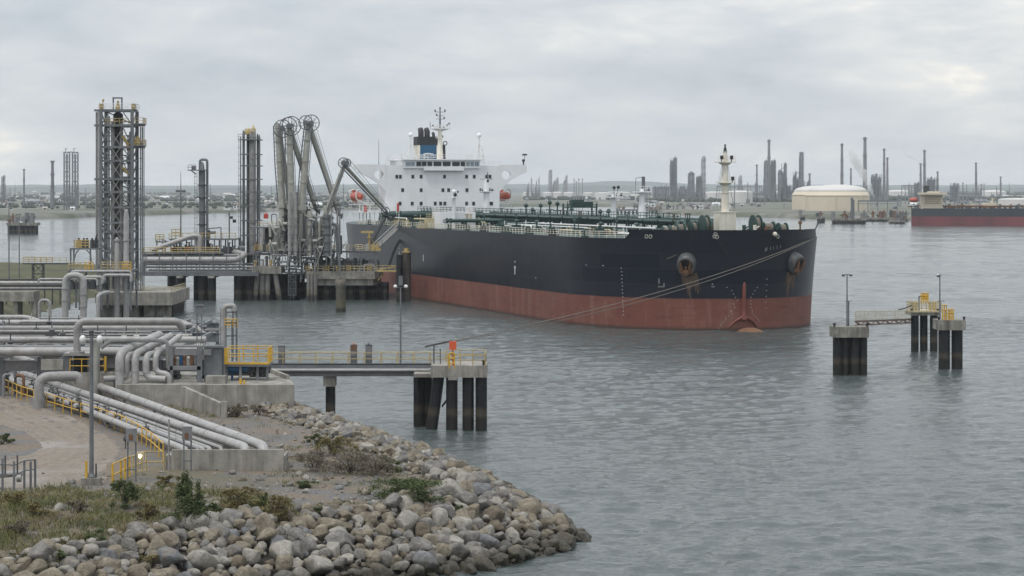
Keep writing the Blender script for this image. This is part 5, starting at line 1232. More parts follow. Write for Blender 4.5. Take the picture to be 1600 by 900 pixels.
# ---- loading arms
def wheel(mb, c, r, axis, tube=.11):
    mb.torus(c, axis, r, tube, 28, 6); u, v = frame(Vector(axis))
    for i in range(4): a = math.pi*i/4; d = u*math.cos(a)+v*math.sin(a); mb.cyl(c-d*r, c+d*r, .06, n=5)
    w = Vector(axis).normalized(); mb.cyl(c-w*.35, c+w*.35, .55, n=12)
def loading_arm(label, base, apex, wheels, wide, outer, Y, dy2=1.6):
    b = A(base[0], base[1], Y); a = A(apex[0], apex[1], Y)
    t = thing('loading_arm', label, 'loading arm', (b.x, Y, az(392,Y)), 'marine loading arms on the jetty head')
    foot = Vector((b.x, Y, az(392,Y)))
    mb = MB(); mb.cyl(foot, b, wide*1.15, n=14); mb.cyl(foot, foot+Vector((0,0,.5)), wide*1.7, n=14); mb.cyl(b-Vector((0,0,.4)), b+Vector((0,0,.6)), wide*1.45, n=14); mb.build('riser', M['arm'], t)
    mb = MB(); d = (a-b); mb.tube([b, b+d*.5, a], [wide, wide*.95, wide*.8], 14); 
    for q in (.3, .55, .8): mb.cyl(b+d*q, b+d*(q+.012), wide*1.12, n=14)
    mb.build('inboard_arm', M['arm'], t)
    u, v = frame(d); mb = MB(); off = u*(wide+.35)
    mb.tube([b+off*.9, b+d*.5+off, a+off*.8], .13, 6); mb.tube([b-off*.9, a-off*.8], .08, 5)
    for q in range(2, 18): mb.bar(b+d*(q/19)+off*.6, b+d*(q/19)+off*1.1, .1)
    mb.build('service_pipe', M['steel'], t)
    for (wx, wy, r) in wheels:
        mb = MB(); wheel(mb, A(wx, wy, Y-.9), r, Vector((.25,-1,0))); mb.build('sheave_wheel', M['steel'], t)
    if outer:
        e_ = A(outer[0], outer[1], Y+outer[2]); mb = MB(); s0 = a + Vector((0, dy2, -.3)); dd = e_-s0
        mb.tube([s0, e_], [wide*.72, wide*.5], 12); mb.cyl(a, s0, wide*.8, n=10); mb.build('outboard_arm', M['arm'], t)
        mb = MB(); uu = Vector((.5, -.4, .75)); mb.cyl(s0+uu*1.2, e_+uu*.5, .05, n=5); mb.cyl(s0+uu*2.0, e_+uu*1.0, .05, n=5); mb.cyl(s0-uu*.9, e_-uu*.7, .16, n=6); mb.build('pantograph_cable', M['steel'], t)
        mb = MB(); mb.torus(e_+Vector((-.2,-.7,-.2)), (.25,-1,0), 1.0, .1, 18, 5); mb.tube([e_, e_+Vector((0,0,-1.2)), e_+Vector((.9,0,-1.8))], wide*.5, 10, .5); mb.cyl(e_+Vector((.9,0,-1.8)), e_+Vector((1.2,0,-1.85)), wide*.8, n=12); mb.build('swivel_coupler', M['steeld'], t)
    mb = MB(); back = b - d.normalized()*4.2; mb.tube([b, back], [wide*.8, wide*.6], 10); mb.cbox(back-Vector((0,0,1)), 1.8, 1.2, 1.8); mb.build('counterweight', M['arm'], t)
    return t
loading_arm('leftmost loading arm, folded upright, pale grey-green with wheel at top', (441.5, 322), (433.5, 196), [(441.5, 201, 2.0)], .78, (455, 322, 3), 558)
loading_arm('second upright loading arm from the left, pale grey, two wheels on top', (456, 324), (452, 200), [(450.5, 197, 1.95), (455.5, 196.5, 2.1)], .80, (492, 318, 4), 556)
loading_arm('leaning upright loading arm nearest the ship with steep folded outer pipe', (471, 326), (482.5, 193), [(477.5, 191.5, 1.55), (486.5, 192, 1.8)], .80, (527, 325, 4), 557)
loading_arm('lower loading arm stretched over to the tanker deck', (506, 343), (538.5, 257), [(536.5, 254.5, 1.15), (542, 254.5, .9)], .62, (604, 329, 22), 560)
# tall pale poles and swivel posts of the arms
for i, (px, py, r, m) in enumerate(((452.5, 300, .36, 'pipel'), (461, 300, .5, 'pipel'), (512, 335, .95, 'steel'), (484, 330, .6, 'arm'), (497, 346, .95, 'arm'), (445, 322, .8, 'steeld'), (468, 328, .9, 'steel'), (476, 322, .7, 'steeld'))):
    y = 553+i; x = ax(px,y); mb = MB(); mb.cyl((x, y, az(400,y)), (x, y, az(py,y)), r, n=12)
    for q in range(5): z = az(392-q*13, y); mb.cyl((x, y, z), (x, y, z+.3), r*1.3, n=12)
    if i >= 2: mb.tube([(x, y-.5, az(py+12,y)), (x+2.2, y-.6, az(py+16,y)), (x+2.2, y-.6, az(392,y))], .3, 8, .9); mb.bar((x-1.4, y, az(py+6,y)), (x+1.4, y, az(py+6,y)), .4)
    tag(mb.build('arm_post', M[m]), ['thinner of the two pale front posts among the loading arms', 'thicker of the two pale front posts among the loading arms', 'dark swivel post under the stretched loading arm', 'pale swivel post below the leaning loading arm', 'thick pale swivel post left of the dark one at the jetty', 'dark swivel post under the leftmost loading arm', 'grey swivel post under the second loading arm', 'dark swivel post behind the leaning loading arm'][i], 'post', 'posts at the loading arm feet')
for i in range(22):
    px = rnd.uniform(428, 525); y = 558+rnd.uniform(-4, 6); x = ax(px,y); z = az(rnd.uniform(345, 388),y); mb = MB(); a = rnd.uniform(0, 6)
    mb.tube([(x, y, z-2), (x+math.cos(a), y, z), (x+2*math.cos(a)+.5, y+.5, z+.6), (x+2*math.cos(a)+.6, y+.5, z-2.4)], rnd.uniform(.16, .34), 8, .7); mb.cyl((x-.4, y-.3, z-.4), (x+.6, y-.3, z-.4), .4, n=10); mb.build('swivel_pipe', M[rnd.choice(['steeld','steel','arm','pipel'])], jh)
for i in range(46):
    px = rnd.uniform(426, 535); y = 553+rnd.uniform(0, 12); x = ax(px,y); z0 = az(rnd.uniform(395, 424),y); z1_ = az(rnd.uniform(322, 385),y); mb = MB(); k_ = i % 3
    if k_ == 0: mb.cyl((x, y, z0), (x, y, z1_), rnd.uniform(.1, .22), n=6); mb.bar((x-.5, y, (z0+z1_)/2), (x+.9, y, (z0+z1_)/2), .14)
    elif k_ == 1: mb.bar((x, y, z0), (x+rnd.uniform(-4, 4), y, z1_), .16)
    else: mb.tube([(x, y, z0), (x, y, z1_), (x+rnd.uniform(-3, 3), y, z1_), (x+rnd.uniform(-3, 3), y, z0)], rnd.uniform(.09, .17), 6, .5)
    mb.build('pipe_run', M[rnd.choice(['steel','arm','pipe','steeld','pipel','steel'])], jh)
for i in range(26):
    px = rnd.uniform(398, 600); y = YJ+rnd.uniform(1.2, 3); x = ax(px,y); mb = MB(); mb.box(x-.35, x+.35, y, y+.4, zw, zw+rnd.uniform(.7, 1.6)); mb.cyl((x, y+.2, zw), (x, y+.2, zw+rnd.uniform(1.6, 2.6)), .07, n=5); mb.build('deck_box', M[rnd.choice(['steel','steeld','yelf','arm','piped','rusty'])], jh)
# lamp post at jetty
mb = MB(); y = 550; x = ax(531,y); mb.cyl((x, y, az(436,y)), (x, y, az(325,y)), .2, .14, 8); mb.bar((x-.9, y, az(326,y)), (x+.9, y, az(326,y)), .18); tag(mb.build('lamp_post', M['steel']), 'thin dark lamp post at the front edge of the jetty head', 'lamp post')
# gangway to the ship
gw = thing('gangway', 'pale sloping gangway from the jetty walkway up to the tanker rail', 'gangway', A(582, 393, 558))
p0, p1 = A(583, 392, 560), A(626, 352, 578); mb = MB(); mb.bar(p0, p1, 1.1, .2); mb.build('walkway_deck', M['pipe'], gw)
for q in (-.55, .55):
    mb = MB(); o = Vector((q*.9, -q*.3, 0)); mb.cyl(p0+o+Vector((0,0,1.1)), p1+o+Vector((0,0,1.1)), .1, n=6); mb.cyl(p0+o+Vector((0,0,.5)), p1+o+Vector((0,0,.5)), .05, n=5)
    for i in range(9): c_ = p0.lerp(p1, i/8)+o; mb.cyl(c_, c_+Vector((0,0,1.1)), .05, n=5)
    mb.build('handrail', M['pipel'], gw)
mb = MB(); e_ = p1; mb.box(e_.x-1.6, e_.x+2, e_.y-.6, e_.y+1, e_.z-.3, e_.z); mb.rails([(e_.x-1.5, e_.y-.5, e_.z), (e_.x+1.9, e_.y-.5, e_.z)], 1.2, .09, .7, 2); mb.build('landing', M['yelf'], gw)
# black cargo hoses draped from the ship
for i, pts in enumerate((((600,342,572),(589,362,566),(579,385,562)), ((634,362,575),(618,385,572),(611,405,568),(606,420,566)))):
    mb = MB(); mb.tube([A(*p) for p in pts], .42 if i == 0 else .3, 10, 3.0, 6); tag(mb.build('cargo_hose', M['hosed']), ['thick black hose hanging by the tanker stern above the gangway', 'thinner black hose hanging along the hull right of the gangway'][i], 'hose')
mb = MB(); y = 562; x = ax(577,y); mb.cyl((x, y, zw), (x, y, az(364,y)), .28, n=8); mb.bar((x-1.9, y, az(362.5,y)), (x+1, y, az(362.5,y)), .5); mb.cyl((x, y, az(372,y)), (x, y, az(370,y)), .6, n=10); tag(mb.build('fire_monitor', M['yelf']), 'yellow fire monitor on a post before the tanker stern', 'fire monitor')
# breasting dolphin and fender piles beside the hull
YF = 548.0
bd = thing('fender_dolphin', 'pair of tall dark fender piles with brown timber beside the hull', 'dolphin', (ax(632,YF), YF, 0))
for px, r, py, m in ((624.5, .75, 398, 'pile'), (634.5, 1.0, 394, 'rusty')): mb = MB(); mb.cyl((ax(px,YF), YF+(px > 630)*2, -2), (ax(px,YF), YF+(px > 630)*2, az(py,YF)), r, n=14); mb.build('fender_pile', mat('timber_brown', (.085,.07,.058), .8, var=.35, streak=.4, scol=(.03,.03,.03)) if m == 'rusty' else M['pile'], bd)
mb = MB(); mb.cyl((ax(634.5,YF), YF+2, az(394,YF)), (ax(634.5,YF), YF+2, az(388,YF)), .5, n=8); mb.box(ax(628,YF), ax(640,YF), YF+1, YF+3, az(395,YF), az(393,YF)); mb.build('pile_head', M['yelf'], bd)
mb = MB(); z = az(423,YF); mb.box(ax(588,YF), ax(628,YF), YF+1, YF+3, z-.3, z); mb.bar((ax(590,YF), YF+2, z), (ax(628,YF), YF+2, az(413,YF)), .2); mb.bar((ax(600,YF), YF+2, z-.3), (ax(590,YF), YF+2, z-2.2), .2); mb.rails([(ax(588,YF), YF+1, z), (ax(626,YF), YF+1, z)], 1.1, .06, 1.2); mb.build('access_bridge', M['yelf'], bd)
# lone pile in front
mb = MB(); y = 505.0; mb.lathe((ax(532.5,y), y, 0), [(1.02,-2),(1.02,az(451,y)),(1.1,az(450,y)),(1.1,az(433,y)),(.01,az(432.5,y))], 16)
tag(mb.build('lone_pile', mat('mossy_pile', (.12,.11,.09), .85, var=.7, scale=.7, streak=.5, scol=(.2,.19,.17), zband=[(2.6,3.4,(.15,.13,.075),.7),(1.0,1.5,(.03,.03,.027),.95)])), 'single short mossy pile standing in the water before the jetty', 'pile')
# ================================================================== near mooring jetty (walkway on piles)
rnd = random.Random(21)
_post = {}
def post_mesh(h, r, m):
    k_ = (h, r, m.name)
    if k_ not in _post: mb = MB(); mb.cyl((0,0,0), (0,0,h), r, n=6); _post[k_] = mb.mesh('post', m)
    return _post[k_]
def railing(pts, parent, h=1.1, r=.035, gap=1.6, mid=1, m=None, pr=None):
    "posts as pieces of their own, rails as tubes"
    pm = post_mesh(h, pr or r*1.15, m)
    for a, b in zip(pts[:-1], pts[1:]):
        a, b = Vector(a), Vector(b); k_ = max(1, round((b-a).length/gap))
        for i in range(k_+(b == Vector(pts[-1]))): inst('post', pm, parent, a.lerp(b, i/k_))
    for j in range(mid+1):
        z = Vector((0,0,h*(j+1)/(mid+1))); mb = MB(); mb.tube([Vector(p)+z for p in pts], r, 6); mb.build('rail', m, parent)

YN = 262.0
mj = thing('mooring_jetty', 'near jetty walkway with yellow railings ending in a concrete platform on thick dark piles', 'jetty', (ax(600,YN), YN, 0))
zp = az(572,YN)
mb = MB(); mb.box(ax(417,YN), ax(695,YN), YN-.2, YN+2.0, az(575,YN), az(570,YN)); mb.build('walkway_deck', M['steel'], mj)
mb = MB(); mb.box(ax(420,YN), ax(668,YN), YN-.25, YN+.05, az(587,YN), az(580.5,YN)); mb.box(ax(420,YN), ax(668,YN), YN-.4, YN+.2, az(580.5,YN), az(579.5,YN)); mb.box(ax(420,YN), ax(668,YN), YN-.4, YN+.2, az(587.6,YN), az(586.8,YN)); mb.build('girder', M['piped'], mj)
mb = MB(); mb.box(ax(420,YN), ax(668,YN), YN+1.8, YN+2.1, az(587,YN), az(580,YN)); mb.build('girder', M['steel'], mj)
mb = MB(); mb.tube([(ax(410,YN-.6), YN-.6, az(578,YN)), (ax(670,YN-.6), YN-.6, az(578,YN))], .16, 8); mb.build('service_pipe', M['pipel'], mj)
mb = MB(); mb.tube([(ax(417,YN), YN-.1, az(569,YN)), (ax(698,YN), YN-.1, az(569,YN))], .12, 6); mb.build('kerb_pipe', M['blk'], mj)
railing([(ax(417,YN), YN-.15, az(570,YN)), (ax(697,YN), YN-.15, az(570,YN))], mj, 1.25, .04, 1.7, 1, M['yelf'])
railing([(ax(417,YN), YN+1.95, az(570,YN)), (ax(697,YN), YN+1.95, az(570,YN))], mj, 1.25, .04, 1.7, 1, M['yelp'])
Yp = 256.0
mb = MB(); mb.box(ax(673,Yp), ax(761,Yp), Yp, Yp+7.5, az(590,Yp), az(571.5,Yp)); mb.box(ax(700,Yp), ax(714,Yp), Yp-.01, Yp+.5, az(594,Yp), az(590,Yp)-.003); mb.box(ax(645,Yp), ax(676,Yp)-.004, Yp+2, Yp+7, az(592,Yp), az(586.5,Yp)); mb.build('platform_slab', M['conc'], mj)
for i, (px, dy, rk) in enumerate(((653.5,5,0),(668,5.5,0),(685.5,1.5,-1.0),(706,1,0),(731.5,1,0),(752,.8,0))):
    mb = MB(); y = Yp+dy; mb.cyl((ax(px,y)+rk, y, -2), (ax(px,y), y, az(589,Yp)), .60 if px > 676 else .50, n=16); mb.build('pile', M['pile'], mj)
mb = MB(); mb.cyl((ax(690,Yp), Yp+1, 2.4), (ax(704,Yp), Yp+1, 3.6), .12, n=6); mb.build('pile_brace', M['pile'], mj)
for px in (515.5,):
    mb = MB(); mb.cyl((ax(px,YN), YN+.9, -1.5), (ax(px,YN), YN+.9, az(603,YN)), .52, n=14); mb.build('pile', M['pile'], mj)
    mb = MB(); mb.box(ax(505,YN), ax(524,YN), YN-.1, YN+2, az(604,YN), az(588.5,YN)); mb.build('pile_cap', M['conc'], mj)
z = az(571.5, Yp)
railing([(ax(700,Yp), Yp+.15, z), (ax(758,Yp), Yp+.15, z), (ax(758,Yp), Yp+7.3, z), (ax(695,Yp), Yp+7.3, z)], mj, 1.15, .045, 1.2, 1, M['yelf'])
mb = MB(); mb.rails([(ax(702,Yp), Yp+.05, z-.3), (ax(710,Yp), Yp+.05, z-.3)], 1.6, .09, .5, 2); mb.build('yellow_gate', M['yel'], mj)
mb = MB(); mb.box(ax(702,Yp), ax(713,Yp), Yp-.1, Yp+.4, az(546.5,Yp), az(533.5,Yp)); mb.cyl((ax(707.5,Yp), Yp+.2, z), (ax(707.5,Yp), Yp+.2, az(546,Yp)), .07, n=6); tag(mb.build('life_buoy_box', M['redor']), 'bright orange-red box on the railing of the near jetty platform', 'box')
mb = MB(); x = ax(756,Yp); mb.cyl((x, Yp+.6, z), (x, Yp+.6, z+.45), .16, n=8); mb.cyl((x, Yp+.6, z+.45), (x, Yp+.6, z+.6), .26, n=8); tag(mb.build('mooring_bollard', M['blk']), 'small black bollard at the outer corner of the near jetty platform', 'bollard')
# mooring hook beam where the hawser lands
mb = MB(); mb.tube([A(664,541.5,Yp+3), A(707,532,Yp+3)], .10, 6); mb.cyl(A(678,572,Yp+3), A(678,538,Yp+3), .07, n=6); mb.cyl(A(688,572,Yp+3), A(688,545,Yp+3), .05, n=6); tag(mb.build('hawser_arm', M['steeld']), 'dark inclined guide arm above the near jetty platform where the rope lands', 'guide arm')
for i, (px, py0, py1, cap_) in enumerate(((439.5,567,540,0),(552.5,567,538.5,1),(576,567,538.5,1))):
    x = ax(px,YN); t = thing('electric_cabinet', ['grey cabinet standing nearest the shore on the jetty walkway', 'left of two grey cabinets with red tops on the jetty walkway', 'right of two grey cabinets midway along the jetty walkway'][i], 'cabinet', (x, YN+.3, az(571,YN)), 'cabinets on the jetty walkway')
    mb = MB(); w = .34; mb.box(x-w, x+w, YN+.2, YN+.75, az(570,YN), az(py1+1,YN)); mb.box(x-w-.05, x+w+.05, YN+.15, YN+.8, az(py1+1,YN), az(py1,YN)); mb.build('body', M['steel'], t)
    mb = MB(); mb.box(x-w+.06, x+w-.06, YN+.16, YN+.2, az(556,YN), az(py1+3,YN)); mb.build('door', M['piped'], t)
    if cap_: mb = MB(); mb.cyl((x, YN+.45, az(py1,YN)), (x, YN+.45, az(py1-1.5,YN)), .12, n=8); mb.build('beacon', M['redor'] if i == 1 else M['steeld'], t)
    if i == 1: mb = MB(); mb.box(x-w-.02, x+w+.02, YN+.13, YN+.155, az(py1+9,YN), az(py1+2,YN)); mb.box(x-.12, x+.12, YN+.11, YN+.128, az(py1+7,YN), az(py1+4,YN)); mb.build('warning_plate', M['rusty'], t)
# twin-globe lamp post
lp = thing('globe_lamp', 'tall thin lamp post with two white globes on the near jetty', 'lamp post', (ax(626,YN+1), YN+1.6, az(570,YN)))
x = ax(626,YN+1.6); y = YN+1.6; mb = MB(); mb.cyl((x, y, az(570,YN)), (x, y, az(450,YN)), .11, .07, 8); mb.bar((x-.62, y, az(450,YN)), (x+.62, y, az(450,YN)), .06); mb.box(x-.22, x+.22, y-.1, y+.1, az(447,YN), az(432,YN)); mb.build('pole', M['steel'], lp)
for q in (-1, 1): mb = MB(); mb.ball((x+q*.56, y, az(448.5,YN)), .21, sy=1, sz=.9); mb.build('globe', M['whitem'], lp)

# ================================================================== concrete platform and pipe manifold on the shore
cp = thing('concrete_platform', 'stained concrete retaining platform under the pipe manifold at the water edge', 'platform', (ax(370,240), 240, 3))
zP = 6.0; y0 = 240.0
mb = MB(); mb.prism([(ax(183,y0), y0), (ax(460,y0), y0), (ax(452,y0+8), y0+8), (ax(405,y0+24), y0+24), (ax(350,y0+40), y0+40), (ax(183,y0), y0+40)], 2.0, zP); mb.build('concrete_block', M['conc'], cp)
mb = MB(); mb.prism([(ax(356,y0), y0-.12), (ax(460.5,y0)+.05, y0-.12), (ax(460.5,y0)+.05, y0), (ax(356,y0), y0)], 3.6, 3.78); mb.box(ax(380,y0), ax(463,y0), y0-.5, y0+3, 2.0, 3.2); mb.prism([(ax(460,y0)+.004, y0+.4), (ax(471,y0), y0+.4), (ax(471,y0), y0+6), (ax(460,y0)+.004, y0+6)], 2, 3.0); mb.build('footing', M['concd'], cp)
mb = MB(); mb.bar((ax(421,y0+17), y0+17, zP+.2), (ax(450,y0+7), y0+7, zP+.2), .35, .4); mb.build('kerb', M['conc'], cp)
# sloping wing wall
ww = MB(); a, b = G(290,604,6), G(350,628,5.4); a.z, b.z = 6.0, 5.3
vs = [(a.x,a.y,6.05),(b.x,b.y,5.3),(b.x,b.y,2.5),(a.x,a.y,2.5)]; d = Vector((b.y-a.y, a.x-b.x, 0)).normalized()*.4
ww.add(vs+[(v_[0]+d.x, v_[1]+d.y, v_[2]) for v_ in vs], [(0,1,2,3),(4,7,6,5),(0,4,5,1),(1,5,6,2),(2,6,7,3),(3,7,4,0)]); ww.cbox((b.x,b.y,2.6), .55, .55, 2.85)
tag(ww.build('wing_wall', M['conc']), 'sloping concrete wing wall with end post behind the pipe bank', 'wall')
# overgrown debris heap between pipes and wall
# ---- rack frames
def rack_col(px, y, z0, z1, parent, w=.35):
    mb = MB(); x = ax(px,y); mb.box(x-w/2, x+w/2, y-w*.4, y+w*.4, z0, z1); mb.box(x-w*.75, x+w*.75, y-w*.75, y+w*.75, z0, z0+.15); mb.build('column', M['steel'], parent)
pr = thing('pipe_rack', 'long grey steel pipe rack crossing the left of the view above the road', 'pipe rack', (ax(160,262), 262, 4))
zb_ = 8.0
YR = (252.0, 276.0, 300.0, 322.0)
for yi, y in enumerate(YR):
    for px in (-30, 3, 62, 100, 152, 250, 315, 340):
        rack_col(px, y, 3.8 if px < 190 else zP, zb_-.4, pr, .5 if yi == 0 else .4)
    mb = MB(); mb.box(ax(-40,y), ax(342,y), y-.25, y+.25, zb_-1.55, zb_-1.45); mb.box(ax(-40,y), ax(342,y), y-.06, y+.06, zb_-1.45, zb_-.52); mb.box(ax(-40,y), ax(342,y), y-.25, y+.25, zb_-.52, zb_-.42); mb.build('girder', M['piped'] if yi == 0 else M['steel'], pr)
for px in (3, 62, 100, 152, 200, 250, 315, 340):
    mb = MB(); mb.bar((ax(px,252), 250, zb_-.21), (ax(px,252), max(258, min(324, 252*(800-px)/470)), zb_-.21), .3, .4); mb.build('cross_beam', M['steel'], pr)
    me_ = None
# rack pipes running across the view: (py, px start, px end, r, material, end shape, label)
RP = [
 (549, -60, 318, .46, 'pipel', 'down', 'thickest pale pipe along the front of the rack, elbowing down at its right end'),
 (530.5, -60, 322, .35, 'pipel', 'none', 'thick pale pipe second from the front of the rack'),
 (524, 92, 300, .2, 'pipe', 'none', 'thin grey pipe between the two thick front rack pipes'),
 (541, -60, 310, .16, 'piped', 'none', 'thin dull pipe just behind the thickest rack pipe'),
 (518, -60, 120, .2, 'pipe', 'none', 'thin pale pipe mid-rack at the left edge'),
 (513, -60, 290, .33, 'pipe', 'none', 'thick grey pipe in the middle of the rack'),
 (504, -60, 145, .36, 'pipel', 'dive', 'thick pale rack pipe that bends away left of the pier'),
 (495.5, -60, 42, .30, 'pipel', 'dive', 'rearmost pale rack pipe, bending away at the left edge'),
 (508.5, 120, 300, .24, 'pipe', 'none', 'thin pale pipe behind the middle of the rack'),
 (505, 192, 284, .34, 'pipel', 'dive', 'thick pale pipe starting below the stand pipes and bending down'),
 (500, 200, 275, .26, 'pipe', 'dive', 'short pale rear pipe below the concrete pier'),
]
for py, pa, pb, r, m, end, lab in RP:
    z = zb_+.05+r; Y = F*(H-z)/(py-HY); mb = MB(); x1 = ax(pb,Y)
    pts = [(ax(pa,Y), Y, z), (x1, Y, z)]
    if end == 'down': pts = [(ax(pa,Y), Y-.3, z), (ax(330,Y), Y-.3, z), (ax(330,Y), Y-.3, zP)]
    if end == 'dive': pts += [(x1+2.0, Y-1.5, z-.5), (x1+3.2, Y-1.8, z-1.4)]
    mb.tube(pts, r, 14, r*2.6, 5)
    for i in range(60):
        xx = ax(pa,Y)+3+i*5.2
        if xx < x1-1: mb.cyl((xx, Y-(.3 if end == 'down' else 0), z), (xx+.07, Y-(.3 if end == 'down' else 0), z), r+.03, n=14)
    tag(mb.build('rack_pipe', M[m]), lab, 'pipe', 'pipes along the long rack')
# thin lines, cable ladders and darker runs packed between the big pipes
for i in range(16):
    py = rnd.uniform(497, 546); z = zb_+rnd.uniform(-.3, .7); Y = F*(H-z)/(py-HY); pa = rnd.uniform(-60, 140); pb = pa+rnd.uniform(90, 220); pb = min(pb, 322); r = rnd.uniform(.05, .13); mb = MB()
    mb.tube([(ax(pa,Y), Y, z-.8), (ax(pa,Y), Y, z), (ax(pb,Y), Y, z), (ax(pb,Y), Y, z-.9)], r, 6, .3)
    mb.build('small_line', M[rnd.choice(['steeld','piped','pipe','steel','pipel'])], pr)
for i in range(30):
    px = rnd.uniform(-5, 330); py = rnd.uniform(500, 548); z = zb_+.2; Y = F*(H-z)/(py-HY); x = ax(px,Y); mb = MB()
    mb.cyl((x, Y, z-.2), (x, Y, z+rnd.uniform(.5, 1.3)), .07, n=6); mb.cyl((x-.3, Y, z+.3), (x+.3, Y, z+.3), .2, n=8); mb.build('drain_valve', M[rnd.choice(['steeld','steel','steeld','arm'])], pr)
for i in range(26):
    px = rnd.uniform(-5, 180); y = rnd.uniform(249, 275); x = ax(px,y); z0 = 4; mb = MB(); h_ = rnd.uniform(1.2, 3.3)
    mb.tube([(x, y, z0), (x, y, z0+h_), (x+rnd.uniform(-1.5,1.5), y+.4, z0+h_)], rnd.uniform(.08, .2), 8, .3); mb.build('underrack_pipe', M[rnd.choice(['steeld','piped','steel','rusty'])], pr)
# flange pairs at the elbow
mb = MB(); Y = F*(H-8.6)/(549-HY)-.3
for px in (308, 311.5, 315): mb.cyl((ax(px,Y), Y, 8.61), (ax(px,Y)+.12, Y, 8.61), .8, n=16)
tag(mb.build('flange_set', M['arm']), 'ring flanges by the elbow of the thickest rack pipe', 'flange')
# clutter under and on the rack: small valves, trays, sheets
for i in range(40):
    px = rnd.uniform(-10, 330); y = rnd.choice(YR[:3])+rnd.uniform(1, 18); x = ax(px,y); z = zb_-.4 if i % 2 else zb_-1.5; mb = MB()
    k_ = i % 4
    if k_ == 0: mb.cyl((x-.7, y, z+.3), (x+.7, y, z+.3), .28, n=10); mb.cyl((x, y, z+.3), (x, y, z+1.0), .1, n=6); mb.torus((x, y, z+1.0), (0,0,1), .26, .04, 12, 4); nm, mm = 'gate_valve', rnd.choice(['steel','steeld','bluev'])
    elif k_ == 1: mb.box(x-2, x+2, y-.25, y+.25, z, z+.12); mb.box(x-2, x+2, y-.25, y-.21, z+.12, z+.3); nm, mm = 'cable_tray', 'pipel'
    elif k_ == 2: mb.cbox((x, y, z), .7, .4, .8); mb.cyl((x, y, z-1.6), (x, y, z), .05, n=5); nm, mm = 'junction_box', 'steel'
    else: mb.bar((x-1.3, y, z+.1), (x+1.3, y, z+.1), .2); mb.bar((x-1.3, y, z-1.5), (x+1.3, y, z+.1), .1); nm, mm = 'brace', 'steeld'
    mb.build(nm, M[mm], pr)
# long brackets on top at each column: dark saddles
sad = MB(); sad.box(-.12, .12, -1.0, 1.0, 0, .14); sme = sad.mesh('saddle', M['steeld'])
for px in (3, 33, 62, 100, 152, 200, 250, 290):
    for y in (256, 270, 284, 296, 308): inst('saddle', sme, pr, (ax(px,y), y, zb_))
# grey panels below the front girder (light cladding)
for pa, pb, pya, pyb in ((66,100,561,552), (160,180,575,556), (266,312,566,556)):
    y = 251.6; mb = MB(); mb.box(ax(pa,y), ax(pb,y), y-.1, y-.02, az(pya,y), az(pyb,y)); mb.build('cladding_panel', M['pipe'], pr)
mb = MB(); y = 246; mb.box(ax(64,y), ax(98,y), y, y+.3, az(578,y), az(562,y)); mb.build('low_wall', M['conc'], pr)
# lower beam and frame at right end
ef = thing('end_frame', 'grey steel frame at the right end of the rack beside the yellow platform', 'frame', (ax(300,243), 243, zP))
for px, y, w in ((268,243,.3),(312,243,.5),(333,243.5,1.7),(346,244,.5),(271,250,.4),(333,252,.6)):
    x = ax(px,y); mb = MB(); mb.box(x-w/2, x+w/2, y-.2, y+.25, zP, az(541,y)); mb.build('column', M['steel'], ef)
mb = MB(); mb.box(ax(262,243), ax(314,243), 242.8, 243.3, az(578,243), az(572,243)); mb.box(ax(262,243), ax(350,243), 243.0, 243.4, az(543,243), az(540,243)); mb.box(ax(266,243), ax(330,243), 243, 243.2, az(555,243), az(545,243)); mb.build('beam', M['piped'], ef)
mb = MB(); mb.cbox((ax(338,242), 242, zP), 1.9, 1.6, az(587,242)-zP); mb.build('plinth', M['conc'], ef)
for i in range(8):
    x = ax(272+i*5.6, 247); mb = MB(); h_ = rnd.uniform(.6, 1.2); mb.cyl((x, 247, az(571,247)), (x, 247, az(571,247)+h_), .22, n=8); mb.ball((x, 247, az(571,247)+h_), .26, n=8, m=6); mb.build('valve', M[['rusty','arm','bluev','rusty','arm','rusty','steel','rusty'][i]], ef)
# dark pump skid under it
for i, px in enumerate((262, 272, 318, 330)):
    x = ax(px,248); mb = MB(); mb.cyl((x, 247, zP+.6), (x, 249, zP+.6), .5, n=12); mb.cbox((x, 248, zP), 1.2, 2, .4); mb.cyl((x, 247.4, zP+1), (x, 247.4, zP+1.5), .18, n=8); mb.build('pump', M['steeld'], ef)
# ---- five drop pipes
DP = [(187, 548, 'a', .44), (198, 552, 'b', .30), (211, 550, 'c', .37), (228, 552, 'd', .34), (243, 548, 'e', .29)]
dl = ['leftmost and thickest of the five drop pipes below the rack', 'second drop pipe from the left, short and thin, turning left', 'middle drop pipe, straight down from a forward bend', 'fourth drop pipe from the left, turning right at its foot', 'rightmost drop pipe, with a double bend at its foot']
for i, (px, py, kk, r) in enumerate(DP):
    y = 241.5+i*.25; x = ax(px,y); mb = MB(); zt = az(py,y); xb = x+ (2.6 if i == 0 else 2.2 if i in (2, 4) else 1.8); 
    pts = [(xb, y+9, zt+1.0), (x, y, zt-.2), (x, y, zP-.3)]
    if i == 1: pts = [(xb, y+5, zt-.1), (x, y, zt-.2), (x, y, zP+.55), (x-2.2, y-.2, zP+.45)]
    if i == 3: pts = [(xb, y+5, zt-.1), (x, y, zt-.2), (x, y, zP+.5), (x+2.0, y-.3, zP+.4)]
    if i == 4: pts = [(x+1.4, y+7, zt+1.0), (x, y, zt-.4), (x, y, zP+1.0), (x+1.4, y-.4, zP+.9), (x+1.4, y-.4, zP-.3)]
    mb.tube(pts, r, 14, r*2.4, 6)
    mb.cyl((x, y, zt-1.9), (x, y, zt-1.8), r+.04, n=14)
    tag(mb.build('drop_pipe', M['pipel'] if i != 1 else M['pipe']), dl[i], 'pipe', 'drop pipes below the rack')
